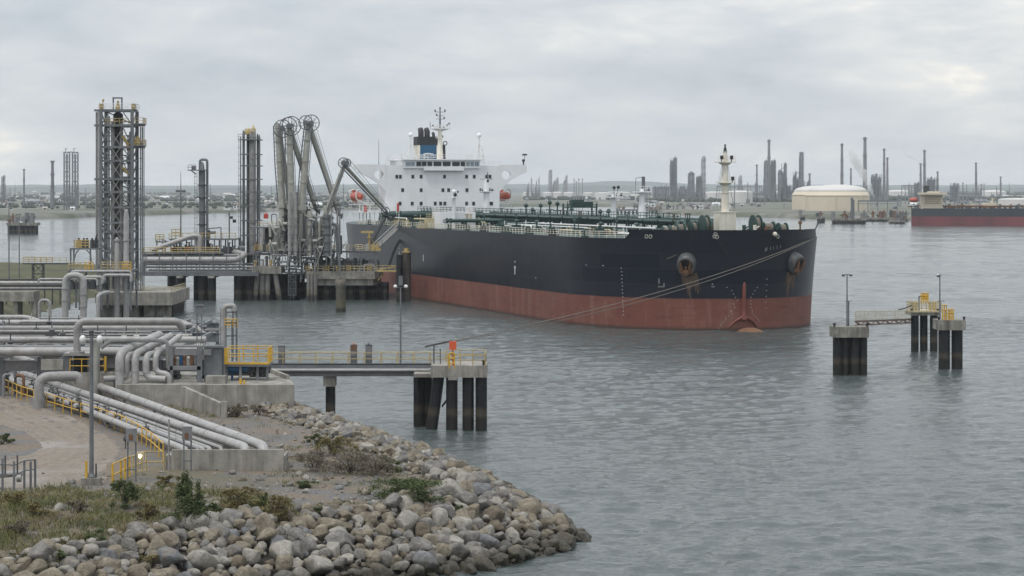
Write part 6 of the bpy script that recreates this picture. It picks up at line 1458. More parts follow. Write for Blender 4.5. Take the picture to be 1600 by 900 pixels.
# small white loop pipe in front of the drop pipes
mb = MB(); y = 244; mb.tube([(ax(158,y), y, az(544,y)), (ax(172,y), y, az(532,y)), (ax(262,y), y, az(532,y)), (ax(262,y), y, az(575,y))], .2, 10, .6); tag(mb.build('loop_pipe', M['pipel']), 'slim pale pipe arching over the five drop pipes', 'pipe')
mb = MB(); y = 243; mb.tube([(ax(120.5,y), y, az(553,y)), (ax(120.5,y), y, az(502,y)), (ax(278,y), y, az(502,y)), (ax(284,y), y+.5, az(514,y))], .36, 14, 1.0, 6); mb.cyl((ax(120.5,y), y, az(553,y)), (ax(120.5,y), y, az(549,y)), .75, n=14); tag(mb.build('riser_pipe', M['pipe']), 'thick grey riser turning to the right over the rack left of the lamp post', 'pipe')
# ---- tower of goose-neck at right end (345..370, 475..560)
gl = thing('vent_loop', 'tall narrow inverted-U pipe with side ladder at the right end of the rack', 'vent pipe', (ax(357,254), 254, zP))
y = 254; mb = MB(); mb.tube([(ax(349.5,y), y, zP), (ax(349.5,y), y, az(478,y)), (ax(366,y), y, az(478,y)), (ax(366,y), y, az(486,y))], .27, 10, .6, 6); mb.build('pipe_loop', M['pipel'], gl)
mb = MB()
for px in (345, 352.5, 363.5, 369.5): mb.bar((ax(px,y), y+.3, zP), (ax(px,y), y+.3, az(482 if px < 355 else 485,y)), .14)
for py in (488, 505, 525, 545): mb.bar((ax(344,y), y+.3, az(py,y)), (ax(370,y), y+.3, az(py,y)), .12)
ladder(mb, ax(366,y), y-.3, zP, az(500,y), .45); mb.build('support_frame', M['steel'], gl)
mb = MB(); mb.rails([(ax(351,y), y-.2, az(512,y)), (ax(371,y), y-.2, az(512,y))], .9, .05, .5, 2); mb.build('yellow_guard', M['yel'], gl)
mb = MB(); x = ax(311.5,262); mb.box(x-.36, x+.36, 262, 262.4, az(492,262), az(478,262)); mb.cyl((x-.28, 262.2, zb_), (x-.28, 262.2, az(479,262)), .06, n=6); mb.cyl((x+.22, 262.2, zb_), (x+.22, 262.2, az(479,262)), .05, n=6); mb.box(x-.42, x+.42, 261.9, 262.5, az(478,262), az(476.5,262)); tag(mb.build('instrument_box', M['steel']), 'small grey instrument box on twin posts above the rack, against the water', 'instrument box')
# ---- yellow railed platform with blue valves
yp = thing('yellow_platform', 'bright yellow railed steel platform above blue valves at the shore end of the walkway', 'platform', (ax(385,245), 245, zP))
y = 245; z = az(569,y); mb = MB(); mb.box(ax(350,y), ax(420,y), y, y+4, z-.25, z); mb.build('platform_deck', M['steel'], yp)
railing([(ax(351,y), y+.05, z), (ax(419,y), y+.05, z), (ax(419,y), y+3.9, z), (ax(351,y), y+3.9, z)], yp, 1.55, .05, 1.25, 1, M['yel'], .06)
mb = MB(); mb.box(ax(350,y), ax(420,y), y-.05, y, z-.02, z+.18); mb.box(ax(351,y), ax(356,y), y-.02, y+.02, z+.18, z+1.5); mb.build('toe_board', M['yel'], yp)
for px in (353, 375, 402, 417): mb = MB(); mb.box(ax(px,y)-.12, ax(px,y)+.12, y+.3, y+.55, zP, z-.25); mb.build('leg', M['steel'] if px != 375 else M['pipe'], yp)
for i, (px, r_) in enumerate(((360,.36),(369,.4),(381,.3))): mb = MB(); x = ax(px,y); mb.cyl((x-.55, y+.9, zP+1.15), (x+.55, y+.9, zP+1.15), r_, n=12); mb.cyl((x, y+.9, zP+1.1), (x, y+.9, zP+1.75), .2, n=8); mb.cyl((x-.5, y+.9, zP), (x-.5, y+.9, zP+1), .12, n=6); mb.build('blue_valve', M['bluev'], yp)
for i, px in enumerate((392, 400, 408, 414)): mb = MB(); x = ax(px,y); mb.cyl((x, y+1, zP+.3), (x, y+1, zP+1.5), .25, n=10); mb.cyl((x-.5, y+1, zP+.9), (x+.4, y+1, zP+1.0), .3, n=10); mb.torus((x, y+.5, zP+1.1), (0,1,.3), .28, .05, 12, 5); mb.build('black_valve', M['steeld'], yp)
mb = MB(); mb.tube([(ax(352,y), y+1.5, zP+.6), (ax(412,y), y+1.5, zP+.6)], .2, 8); mb.tube([(ax(352,y), y+2.6, zP+1.1), (ax(420,y), y+2.6, zP+1.1)], .16, 8); mb.build('feed_pipe', M['piped'], yp)
mb = MB(); x = ax(376,240.8); mb.cyl((x, 240.8, zP), (x, 240.8, zP+.55), .14, n=8); mb.cyl((x+.35, 240.8, zP), (x+.35, 240.8, zP+.4), .1, n=8); mb.build('yellow_stand', M['yel'], yp)
# ---- dark shelter with yellow rail (100..145)
sh = thing('pump_shelter', 'dark open pump shelter with yellow railing under the rack behind the lamp post', 'shelter', (ax(125,247), 247, 4))
y = 247; mb = MB(); mb.box(ax(99,y), ax(146,y), y, y+5, az(556,y), az(552,y)); mb.build('roof', M['pipe'], sh)
for px, w in ((103,.45),(144,.5)): mb = MB(); x = ax(px,y); mb.box(x-w, x+w, y+.2, y+.8, 3.8, az(556,y)-.003); mb.build('column', M['steel'], sh)
mb = MB(); mb.box(ax(104,y), ax(143,y), y+4, y+4.4, 3.8, az(556,y)-.01); mb.build('back_wall', M['blk'], sh)
mb = MB(); mb.box(ax(100,y), ax(178,y), y-.4, y+.2, 3.8, az(582,y)); mb.build('plinth', M['conc'], sh)
railing([(ax(110,y), y-.25, az(582,y)), (ax(165,y), y-.25, az(582,y))], sh, 1.35, .045, 1.1, 1, M['yel'])
mb = MB(); mb.box(ax(164,y), ax(167,y), y-.5, y-.1, az(579,y), az(557,y)); mb.build('yellow_post', M['yel'], sh)
mb = MB(); x = ax(149.5,244); mb.cyl((x, 244, 3.8), (x, 244, az(533,244)), .42, n=14); mb.cyl((x, 244, az(533,244)), (x, 244, az(530,244)), .5, n=14); tag(mb.build('rack_column', M['arm']), 'thick round grey column just right of the near lamp post', 'column')

# ================================================================== bank of pipes down to the trench
def gp(px, py, z): return G(px, py, z)
BP = [   # (upper-left px,py), (lower-right px,py), radius, z, material, label
 ((4,549),(412,697),.38,5.5,'pipel','uppermost thick pale pipe of the sloping bank, nearest the water'),
 ((-20,565),(384,699),.35,5.3,'pipel','second thick pale pipe of the sloping bank'),
 ((-20,570),(346,700),.16,4.95,'pipe','third thin pale pipe of the sloping bank'),
 ((-20,573.5),(328,701),.18,4.9,'pipe','fourth thin pale pipe of the sloping bank'),
 ((-20,577),(310,701),.17,4.8,'piped','fifth dull pipe of the sloping bank'),
 ((-20,575.5),(318,701.5),.15,4.85,'pipel','sixth pale pipe of the sloping bank'),
 ((-20,579),(290,703),.29,4.75,'pipel','lowest thick pale pipe of the sloping bank beside the railing'),
]
for (a, b, r, z, m, lab) in BP:
    p, q = gp(*a, z), gp(*b, z); d = (q-p).normalized(); mb = MB()
    mb.tube([p, q, q+d*.5+Vector((0,0,-1.5))], r, 14, r*2.2, 5)
    L_ = (q-p).length
    for i in range(1, int(L_/6.5)): c_ = p+d*(i*6.5); mb.cyl(c_, c_+d*.1, r+.035, n=14)
    tag(mb.build('bank_pipe', M[m]), lab, 'pipe', 'sloping bank of pipes beside the road')
# sleepers / T supports under the bank
for i in range(9):
    t_ = i/8; p = gp(4,549,5.5).lerp(gp(412,697,5.5), .05+t_*.85); q = gp(-20,579,4.75).lerp(gp(290,703,4.75), .05+t_*.85)
    mb = MB(); mb.bar((p.x+.6, p.y, 4.32), (q.x-.2, q.y, 4.32), .22, .2)
    for f_ in (.05, .5, .95): c_ = p.lerp(q, f_); mb.bar((c_.x, c_.y, 3.6), (c_.x, c_.y, 4.3), .2)
    mb.bar((p.x, p.y, 4.3), (p.x, p.y, 5.1), .2)
    tag(mb.build('pipe_support', M['steel']), 'low steel cross support under the sloping pipe bank', 'pipe support', 'cross supports under the sloping pipes')
# small clamps and valves along the bank
bankv = thing('valve_row', 'row of small dark handwheel valves between the sloping pipes', 'valves', gp(150,640,4))
for i in range(22):
    t_ = rnd.uniform(.25, .8); p = gp(-20,571,5.4).lerp(gp(352,700,5.4), t_); mb = MB(); o = rnd.uniform(-1.6, .6)
    mb.cyl((p.x+o, p.y, 4.6), (p.x+o, p.y, 5.5), .05, n=6); mb.cyl((p.x+o-.25, p.y, 5.0), (p.x+o+.25, p.y, 5.0), .2, n=8); mb.torus((p.x+o, p.y, 5.5), (0,0,1), .2, .04, 10, 4)
    mb.build('handwheel_valve', M['steeld'], bankv)
# crossover loop
mb = MB(); p = G(61,618,5.2); y = p.y; mb.tube([(ax(61,y), y, 3.8), (ax(61,y), y, az(589,y)), (ax(118,y), y+1.2, az(589,y)), (ax(121,y), y+1.2, az(600,y))], .48, 14, 1.0, 6); mb.cyl((ax(61,y), y, 3.8), (ax(61,y), y, 5.0), .62, n=14); tag(mb.build('crossover_pipe', M['pipe']), 'thick grey pipe loop crossing over the sloping bank at left', 'pipe')
# trench end wall
tw_ = thing('trench_wall', 'low concrete wall closing the pipe trench above the gravel', 'wall', (ax(350,182), 182, 3.5))
yw = 184.6; zt_ = az(703,yw); mb = MB(); mb.box(ax(268,yw), ax(443,yw), yw, yw+.45, 3.2, zt_); mb.box(ax(443,yw)-.45, ax(443,yw), yw+.45, yw+4, 3.2, zt_-.55); mb.build('front_wall', M['conc'], tw_)
mb = MB(); mb.box(ax(262,yw)-.2, ax(268,yw)-.003, yw+.3, yw+3, 3.6, az(712,yw)); mb.build('side_step', M['concd'], tw_)
mb = MB(); mb.box(ax(268,yw), ax(440,yw), yw+.45, yw+5.5, 3.4, zt_-.9); mb.build('trench_floor', M['concd'], tw_)
# ---- yellow handrail beside the road
hr = thing('yellow_handrail', 'long yellow handrail running along the road beside the sloping pipes', 'railing', G(120,655,4))
pts = [G(px,py,4.0) for px, py in ((-20,603),(0,610),(33,625),(73,637),(112,649),(156,662),(190,674),(215,688),(236,702),(255,720))]
pts = [Vector((p.x, p.y, 3.95)) for p in pts]
railing(pts, hr, 1.4, .045, 2.7, 1, M['yel'], .05)
hr2 = thing('yellow_handrail', 'short yellow handrail with thick posts beside the lit lamp by the trench', 'railing', G(200,748,4))
p = [G(176,757,4), G(189,751,4), G(202,744,4), G(228,735,4), G(256,735,4)]; p = [Vector((q.x,q.y,3.9)) for q in p]
railing(p[:3], hr2, 1.55, .05, 1.6, 1, M['yel'], .085); railing(p[2:], hr2, 1.5, .045, 1.0, 1, M['yelf'], .05)
# ---- lit bulkhead lamp
lb = thing('lit_lamp', 'small glowing lamp on a short post beside the yellow handrail', 'lamp', G(219,735,4))
p = A(219, 712, 186); mb = MB(); mb.cyl((p.x, p.y, 3.8), (p.x, p.y, p.z-.3), .06, n=6); mb.box(p.x-.25, p.x+.25, p.y+.1, p.y+.3, p.z-.3, p.z+.3); mb.build('lamp_post', M['steel'], lb)
mb = MB(); mb.ball((p.x, p.y, p.z), .2, n=14, m=8); mb.build('lamp_globe', emat('lamp_glow', (1,.74,.38), 2.0), lb)
pd = bpy.data.lights.new('lamp_light', 'POINT'); pd.energy = 45; pd.color = (1,.8,.5); pd.shadow_soft_size = .25
po_ = bpy.data.objects.new('lamp_light', pd); COL.objects.link(po_); po_.location = (p.x, p.y-.5, p.z)
# ---- electric boxes on posts
for i, (px, pyb, pyt, pyp, w) in enumerate(((206,752,669,690,.38),(293,738,666,688,.36))):
    q = G(px, pyb, 4); y = q.y; t = thing('meter_box', ['grey meter box on twin posts beside the lit lamp', 'grey meter box on twin posts before the trench wall'][i], 'meter box', (q.x, y, 3.9), 'meter boxes on posts')
    for s_ in (-1, 1): mb = MB(); mb.box(q.x+s_*w*.75-.05, q.x+s_*w*.75+.05, y-.05, y+.05, 3.7, az(pyt+2,y)); mb.build('post', M['steel'], t)
    mb = MB(); mb.box(q.x-w, q.x+w, y-.3, y-.06, az(pyp,y), az(pyt,y)); mb.build('box_body', M['piped'], t)
    mb = MB(); mb.box(q.x-w*.45, q.x+w*.3, y-.33, y-.302, az(pyp-3,y), az(pyp-12,y)); mb.build('meter_plate', M['rusty'], t)
    mb = MB(); mb.box(q.x-w, q.x+w, y-.1, y-.06, 4.8, 4.9); mb.build('cross_rail', M['steel'], t)
mb = MB(); q = G(264,738,4); mb.cyl((q.x, q.y, 3.8), (q.x, q.y, az(655,q.y)), .07, n=8); tag(mb.build('marker_post', M['pipe']), 'thin pale post standing between the two meter boxes', 'post')
q = G(196,702,4); mb = MB(); mb.cyl((q.x, q.y, 3.9), (q.x, q.y, 5.2), .05, n=6); mb.lathe((q.x, q.y, 4.7), [(.02,.5),(.16,.3),(.2,0),(.02,-.05)], 10); tag(mb.build('extinguisher', M['steeld']), 'dark bagged extinguisher beside the left meter box', 'extinguisher')
# ---- lamp post by the road
lp = thing('road_lamp', 'tall grey lamp post on a concrete base with two floodlights by the dirt road', 'lamp post', G(143,757,4))
q = G(143,757,4); x, y = q.x, q.y; mb = MB(); mb.cyl((x, y, 3.9), (x, y, az(522,y)), .17, .12, 12); mb.cyl((x, y, 4.55), (x, y, 4.8), .3, .18, 12); mb.build('pole', M['steel'], lp)
mb = MB(); mb.box(x-.66, x+.66, y-.6, y+.6, 3.6, 4.5); mb.build('concrete_base', M['conc'], lp)
mb = MB(); mb.bar((x-.7, y, az(527,y)), (x+.7, y, az(527,y)), .09); mb.cbox((x, y, az(524,y)), .3, .3, .35); mb.build('cross_arm', M['steeld'], lp)
for s_ in (-1, 1): mb = MB(); mb.lathe((x+s_*.6, y-.15, az(535,y)), [(.02,-.1),(.2,0),(.24,.3),(.12,.5),(.02,.52)], 12); mb.build('floodlight', M['whitem'], lp)
mb = MB(); mb.box(x-.42, x-.26, y-.25, y-.1, 4.5, 5.7); mb.build('yellow_guard', M['yel'], lp)
mb = MB(); mb.cyl((x+.34, y-.1, 4.5), (x+.34, y-.1, 5.5), .06, n=6); mb.build('conduit', M['steeld'], lp)
# ---- pipe fence at lower left
pf2 = thing('pipe_barrier', 'grey post barrier with a thick pipe at the lower left corner', 'barrier', G(25,765,4))
bx = [G(px,py,4) for px, py in ((-14,772),(4,768),(22,770),(38,762),(48,761),(55,760))]
for i, q in enumerate(bx): mb = MB(); h_ = [2.2,2.3,2.2,1.9,1.8,1.9][i]; mb.box(q.x-.07, q.x+.07, q.y-.07, q.y+.07, 3.6, 4+h_); mb.build('post', M['steel'], pf2)
for zz, r_ in ((5.9,.05),(5.2,.04)): mb = MB(); mb.tube([Vector((q.x,q.y,zz)) for q in bx], r_, 6); mb.build('rail', M['steel'], pf2)
mb = MB(); mb.tube([(bx[0].x-3, bx[0].y, 5.0), (bx[3].x-.2, bx[3].y, 5.0)], .2, 12); mb.cyl((bx[2].x+.2, bx[2].y, 5.0), (bx[2].x+.5, bx[2].y, 5.0), .26, n=12); mb.build('thick_pipe', M['pipe'], pf2)
for px in (8, 27): q = G(px,768,4); mb = MB(); mb.box(q.x-.05, q.x+.05, q.y, q.y+.1, 5.2, 6.5); mb.build('thin_post', M['steeld'], pf2)

# ================================================================== hawsers
def hawser(a, b, sag, r, label):
    mb = MB(); pts = []
    for i in range(41):
        t = i/40; p = a.lerp(b, t); p.z -= sag*4*t*(1-t); pts.append(p)
    mb.tube(pts, r, 6); tag(mb.build('mooring_rope', M['rope']), label, 'rope', 'mooring ropes')
pb_, nb_ = hull_at(1272, 16.6, 1); a_ = sw(pb_.x+.1, pb_.y, az(372, sw(pb_.x, pb_.y).y))
hawser(a_, A(664,541.5,Yp+3), 1.5, .055, 'long mooring rope from the far side of the bow to the near jetty')
hawser(a_+Vector((-.2,-.3,-.15)), A(667,541,Yp+3.2), 2.0, .045, 'slacker mooring rope just below the long one from the bow')
pb_, nb_ = hull_at(1117, 16.6, -1); a_ = sw(pb_.x, pb_.y, az(370, sw(pb_.x, pb_.y).y)); pc_, nc_ = hull_at(1042, 12.0, -1, .5); c_ = sw(pc_.x-.5, pc_.y, az(404.5, sw(pc_.x, pc_.y).y))
hawser(a_, c_, .1, .06, 'short rope slanting down the bow above the left anchor')

# ================================================================== dolphins right
YD = 333.0
def dolphin(name, label, px0, px1, py_top, py_cap, py_w, npl, depth, shift=0):
    Y = F*H/(py_w-HY); t = thing(name, label, 'dolphin', (ax((px0+px1)/2,Y), Y, 0), 'mooring dolphins in open water')
    mb = MB(); x0, x1 = ax(px0,Y), ax(px1,Y); zc, zt = az(py_cap,Y), az(py_top,Y); w = (x1-x0)
    mb.box(x0, x1, Y, Y+depth, zc, zt)
    mb.build('concrete_cap', M['concd'], t)
    for i in range(npl):
        mb = MB(); r = w/npl*.41 if npl < 4 else w*.115; x = x0 + w*(i+.5)/npl; y = Y+.9+(i % 2)*.5
        mb.cyl((x, y, -2), (x, y, zc), r, n=16); mb.build('pile', M['pile'], t)
    for i in range(npl-1):
        mb = MB(); x = x0 + w*(i+1)/npl; mb.cyl((x, Y+depth-.8, -2), (x, Y+depth-.8, zc), w*.10, n=14); mb.build('pile', M['pile'], t)
    for s_ in (.04, .96): mb = MB(); x = x0+w*s_; mb.cyl((x, Y+.4, zt), (x, Y+.4, zt+.35), .14, n=8); mb.cyl((x, Y+.4, zt+.35), (x, Y+.4, zt+.5), .22, n=8); mb.build('bollard', M['blk'], t)
    return t, Y, zt
d1, Y1, z1 = dolphin('mooring_dolphin', 'left concrete-capped dolphin of dark piles nearest the camera, with twin lamp post', 1302, 1358, 511, 527.5, 586, 4, 4.2)
d2, Y2, z2 = dolphin('mooring_dolphin', 'right concrete-capped dolphin of dark piles at the end of the cluster', 1466, 1509, 500.5, 516, 577, 2, 4.5)
d3, Y3_, z3 = dolphin('mooring_dolphin', 'rear wide dolphin of dark piles under the yellow railed platform', 1423.5, 1468, 488, 493, 549, 3, 6)
for i, (px, Y, py0, py1, dbl) in enumerate(((1323.5, Y1+2, 511, 428, 1), (1468.5, Y2+3, 500, 429, 0))):
    t = thing('dolphin_lamp', ['twin-headed lamp post on the left dolphin', 'single-headed lamp post on the right dolphins'][i], 'lamp post', (ax(px,Y), Y, az(py0,Y))); x = ax(px,Y)
    mb = MB(); mb.cyl((x, Y, az(py0,Y)), (x, Y, az(py1,Y)), .12, .08, 8); mb.bar((x-(.55 if dbl else .3), Y, az(py1+1,Y)), (x+(.55 if dbl else .2), Y, az(py1+1,Y)), .07); mb.box(x-.3, x+.6, Y-.1, Y+.1, az(471,Y), az(470,Y)); mb.build('pole', M['steel'], t)
    if dbl: mb = MB(); mb.cyl((x+.25, Y+.2, az(py0,Y)), (x+.25, Y+.2, az(471,Y)), .09, n=6); mb.build('side_post', M['steel'], t)
    for s_ in ((-1, 1) if dbl else (-1,)):
        mb = MB(); mb.lathe((x+s_*.5*(1 if dbl else .5), Y, az(py1+4,Y)), [(.02,0),(.2,.05),(.22,.25),(.05,.4)], 10); mb.build('lamp_head', M['steeld'], t)
        mb = MB(); mb.ball((x+s_*.5*(1 if dbl else .6), Y-.12, az(py1+.5,Y)), .14 if not dbl else .09, n=8, m=6); mb.build('lamp_glass', M['whitem'], t)
# footbridge
fb = thing('footbridge', 'rusty truss footbridge with pale yellow rails between the dolphins', 'footbridge', A(1380, 505, 355))
p0, p1 = A(1336, 503, Y1+3), A(1424, 499.5, Y3_+1); q = Vector((.25, 1.2, 0))
for s_, m_ in ((0, 'rusty'), (1, 'rusty')):
    mb = MB(); o = q*s_; mb.bar(p0+o, p1+o, .14, .16); mb.bar(p0+o-Vector((0,0,.5)), p1+o-Vector((0,0,.5)), .12)
    for i in range(12): mb.bar(p0.lerp(p1, i/12)+o-Vector((0,0,.5 if i % 2 else 0)), p0.lerp(p1, (i+1)/12)+o-Vector((0,0,0 if i % 2 else .5)), .08)
    mb.build('truss', M[m_], fb)
mb = MB(); d = p1-p0; mb.add([p0+Vector((0,0,.1)), p1+Vector((0,0,.1)), p1+q+Vector((0,0,.1)), p0+q+Vector((0,0,.1)), p0+Vector((0,0,.18)), p1+Vector((0,0,.18)), p1+q+Vector((0,0,.18)), p0+q+Vector((0,0,.18))], [(0,3,2,1),(4,5,6,7),(0,1,5,4),(2,3,7,6)]); mb.build('bridge_deck', M['steel'], fb)
railing([p0+Vector((0,0,.18)), p1+Vector((0,0,.18))], fb, 1.2, .028, 1.5, 1, M['yelp']); railing([p0+q+Vector((0,0,.18)), p1+q+Vector((0,0,.18))], fb, 1.2, .022, 3.2, 0, M['yelp'])
# yellow platforms
pl = thing('hook_platform', 'pale yellow railed platform with quick-release hooks on the rear dolphin', 'platform', (ax(1446,Y3_), Y3_, z3))
Y = Y3_; mb = MB(); mb.box(ax(1424,Y), ax(1472,Y), Y-.3, Y+5, z3+.002, z3+.25); mb.build('platform_deck', M['yelp'], pl)
mb = MB(); mb.rails([(ax(1425,Y), Y-.2, z3+.25), (ax(1470,Y), Y-.2, z3+.25), (ax(1470,Y), Y+4.8, z3+.25), (ax(1425,Y), Y+4.8, z3+.25), (ax(1425,Y), Y-.2, z3+.25)], 1.3, .05, .8, 2); mb.build('railing', M['yelp'], pl)
mb = MB(); mb.rails([(ax(1441,Y), Y+1, z3+1.3), (ax(1452,Y), Y+1, z3+1.3)], 1.6, .09, .35, 3); mb.box(ax(1442,Y), ax(1451,Y), Y+1, Y+1.6, z3+1.9, z3+2.7); mb.build('hook_cage', M['yel'], pl)
for px in (1428, 1434, 1456, 1462): mb = MB(); x = ax(px,Y); mb.cyl((x, Y+1.4, z3+.25), (x, Y+1.4, z3+1.4), .25, n=8); mb.cbox((x, Y+1.4, z3+1.2), .5, .4, .3); mb.build('mooring_hook', M['yelf'], pl)
mb = MB(); x = ax(1436,Y); mb.tube([(x, Y, z3), (x, Y, z3+2.4), (x+.25, Y, z3+2.5)], .09, 6, .1); mb.build('lamp_stub', M['steeld'], pl)
mb = MB(); mb.tube([A(1404,484,Y-2), A(1415,481.5,Y-1), A(1424,477,Y)], .10, 6, 1.2); mb.build('cable', M['steeld'], pl)
g2 = thing('hook_guard', 'bright yellow guard frames on the right dolphin beside its lamp post', 'guard frame', (ax(1484,Y2), Y2, z2))
Y = Y2; mb = MB(); mb.rails([(ax(1474,Y), Y+1, z2), (ax(1491,Y), Y+1, z2)], 1.3, .05, .5, 2); mb.build('railing', M['yelp'], g2)
for px0, px1, h_ in ((1474,1480,2.1),(1483,1491,1.5)): mb = MB(); mb.rails([(ax(px0,Y), Y+.6, z2), (ax(px1,Y), Y+.6, z2)], h_, .08, .25, 2); mb.build('guard_frame', M['yel'], g2)
# ================================================================== far shore: refinery, tanks, town, second tanker
rnd = random.Random(77)
M['fsteel'] = mat('far_steel', (.16,.17,.19), .7, var=.25, scale=.05)
M['fsteell'] = mat('far_steel_pale', (.27,.28,.30), .7, var=.2, scale=.05)
M['fbrick'] = mat('far_stack', (.18,.18,.195), .8, var=.15, scale=.05)
M['ftank'] = mat('tank_white', (.62,.60,.59), .6, var=.08, scale=.05, streak=.15, scol=(.4,.35,.3))
M['fcream'] = mat('tank_cream', (.60,.53,.41), .6, var=.08, scale=.05, streak=.2, scol=(.38,.3,.22))
M['froof'] = mat('tank_roof', (.56,.55,.53), .6, var=.05, scale=.05)
M['ftree'] = mat('far_trees', (.055,.068,.055), .95, var=.5, scale=.12)
def gY(py, z=5): return F*(H-z)/(py-HY)
GZ = 4.4
def tank(px0, px1, pyb, pyt, dome, label, Y=None, m='ftank', ribs=0, group='storage tanks on the far shore'):
    Y = Y or gY(pyb, GZ); x = ax((px0+px1)/2, Y); r = (px1-px0)/2*Y/F; h = az(pyt,Y)-GZ; hd = dome*Y/F
    t = thing('storage_tank', label, 'tank', (x, Y+r, GZ), group)
    mb = MB(); n = 40; mb.lathe((x, Y+r, GZ-1), [(r,0),(r,1+h)], n); mb.build('shell', M[m], t)
    mb = MB(); prof = [(r*1.006, h-.02*h), (r*1.006, h+.02*h)] + [(r*math.cos(a*math.pi/14), h+.02*h+hd*math.sin(a*math.pi/14)) for a in range(1, 7)] + [(.01, h+.02*h+hd)]
    if ribs:
        hs_ = hd*.42; mb.lathe((x, Y+r, GZ), [(r,h),(r*.90,h+hs_)], n); mb.build('shoulder', M[m], t); mb = MB()
        prof = [(r*.915,h+hs_-.3),(r*.915,h+hs_+.5)] + [(r*.9*math.cos(a*math.pi/14), h+hs_+.5+(hd-hs_)*math.sin(a*math.pi/14)) for a in range(1, 7)] + [(.01, h+hd+.5)]
    mb.lathe((x, Y+r, GZ), prof, n); mb.build('roof', M['froof'], t)
    if ribs:
        mb = MB()
        for f_ in (.97,): mb.lathe((x, Y+r, GZ), [(r*1.004,h*f_-.3),(r*1.012,h*f_-.3),(r*1.012,h*f_+.3),(r*1.004,h*f_+.3)], n)
        mb.build('wind_girder', M['fcream'], t)
        for sx in (-.18, .62):
            mb = MB(); a = math.asin(sx); mb.box(x+sx*r-.5, x+sx*r+.5, Y+r-r*math.cos(a)-.9, Y+r-r*math.cos(a)+.6, GZ, GZ+h*.97); mb.build('stair', M['fcream'], t)
    return t
tank(1264, 1365.5, 328, 305, 16, 'large cream domed tank in front, brightest on the far shore', m='fcream', ribs=1, Y=2300)
tank(1242.5, 1330, 327, 304, 13.5, 'large cream domed tank half hidden behind the front cream tank', m='fcream', ribs=1, Y=2420)
for i, (a, b, c, d_) in enumerate(((817,824,312,302),(824.5,847,312,302),(848,863,312,301.5),(863.5,879,312,301),(880,899,312,301.5),(911,928,311.5,302),(929,959,312,302),(960,986,311,301))):
    tank(a, b, c, d_, 1.2, 'white tank in the row behind the ship, %s' % ['leftmost and narrowest', 'second from left', 'third from left', 'fourth from left', 'fifth from left', 'just right of the thin twin masts', 'wide, seventh from left', 'rightmost'][i])
for i, (a, b, c, d_) in enumerate(((1018.5,1037,311.5,301),(1038,1054,311.5,301),(1054.5,1066,311,301),(1066,1081,311.5,301))):
    tank(a, b, c, d_, 1.3, 'white tank of the group of four left of the foremast, %s' % ['first from left', 'second from left', 'third from left', 'fourth from left'][i])
tank(1100, 1140, 313, 301, 1.6, 'wide white tank just left of the foremast'); tank(1134, 1178, 317, 300.5, 2.5, 'wide white tank just right of the foremast')
tank(1195, 1237, 312, 300.5, 2, 'wide white tank left of the cream tanks'); tank(1233, 1256, 309.5, 300.5, 1.4, 'white tank peeping out left of the cream tanks')
tank(1388, 1424, 312, 299.5, 2.5, 'white tank behind the masts right of the cream tanks'); tank(1536, 1576, 306, 300, 3, 'pale distant tank behind the second tanker'); tank(1566, 1625, 321, 312, 2.5, 'white low tank above the second tanker bow at the right edge')
tank(1430, 1470, 305, 298.5, 2, 'distant white tank behind the second tanker bridge')
# ---- chimneys
def chimney(px, pyt, w, Y, label, m='fbrick', taper=.75, pyb=312):
    x = ax(px,Y); r = w/2*Y/F; zt = az(pyt,Y); t = thing('chimney', label, 'chimney', (x, Y, GZ), 'chimneys on the far shore')
    mb = MB(); mb.cyl((x, Y, GZ-1), (x, Y, zt), r*1.25, r*taper, 14); mb.build('stack', M[m], t)
    for f_ in (.45, .7, .965): mb = MB(); z = GZ+(zt-GZ)*f_; mb.cyl((x, Y, z), (x, Y, z+1.6), r*1.25, n=14); mb.build('gallery', M['fsteel'], t)
    return t
YF_ = 3900
CH = [(82,251,5.5,2500,'dark chimney at far left beside the twin lattice towers'),(37.5,264,3,2900,'thin flare stack at the far left edge'),(1201.5,218,5,YF_,'tall chimney rising from the column group right of the foremast'),(1315.5,224,4.6,YF_,'chimney right behind the cream tank dome'),
 (1351.5,214,6,YF_,'tallest thick chimney right of the cream tanks'),(1381.5,232,4,YF_,'left of two close chimneys right of the tallest one'),(1386.5,246,3.6,YF_,'right shorter one of two close chimneys right of the tallest'),(1444.5,234,4.4,YF_,'tall chimney above the second tanker bridge'),
 (1438.5,255,3.6,YF_-60,'shorter steaming chimney beside the tall one above the second tanker'),(1465,268,3.4,YF_,'short chimney right of the second tanker bridge'),(1525,254,3.6,YF_,'slim ringed flare stack at far right'),(1563.5,276,2.8,YF_,'short slim stack near the right edge'),
 (1182.5,257,3,YF_,'thin steaming chimney just right of the foremast'),(1265,271,3.6,YF_,'short stub chimney left of the cream tanks'),(1329.5,263,3,YF_,'short chimney between two tall ones behind the cream tank'),(1504.5,286,2,YF_,'small short stack above the second tanker midship'),(1533.5,288,2,YF_,'small stack right of the slim flare stack')]
for px, pyt, w, Y, lab in CH: chimney(px, pyt, w, Y, lab)
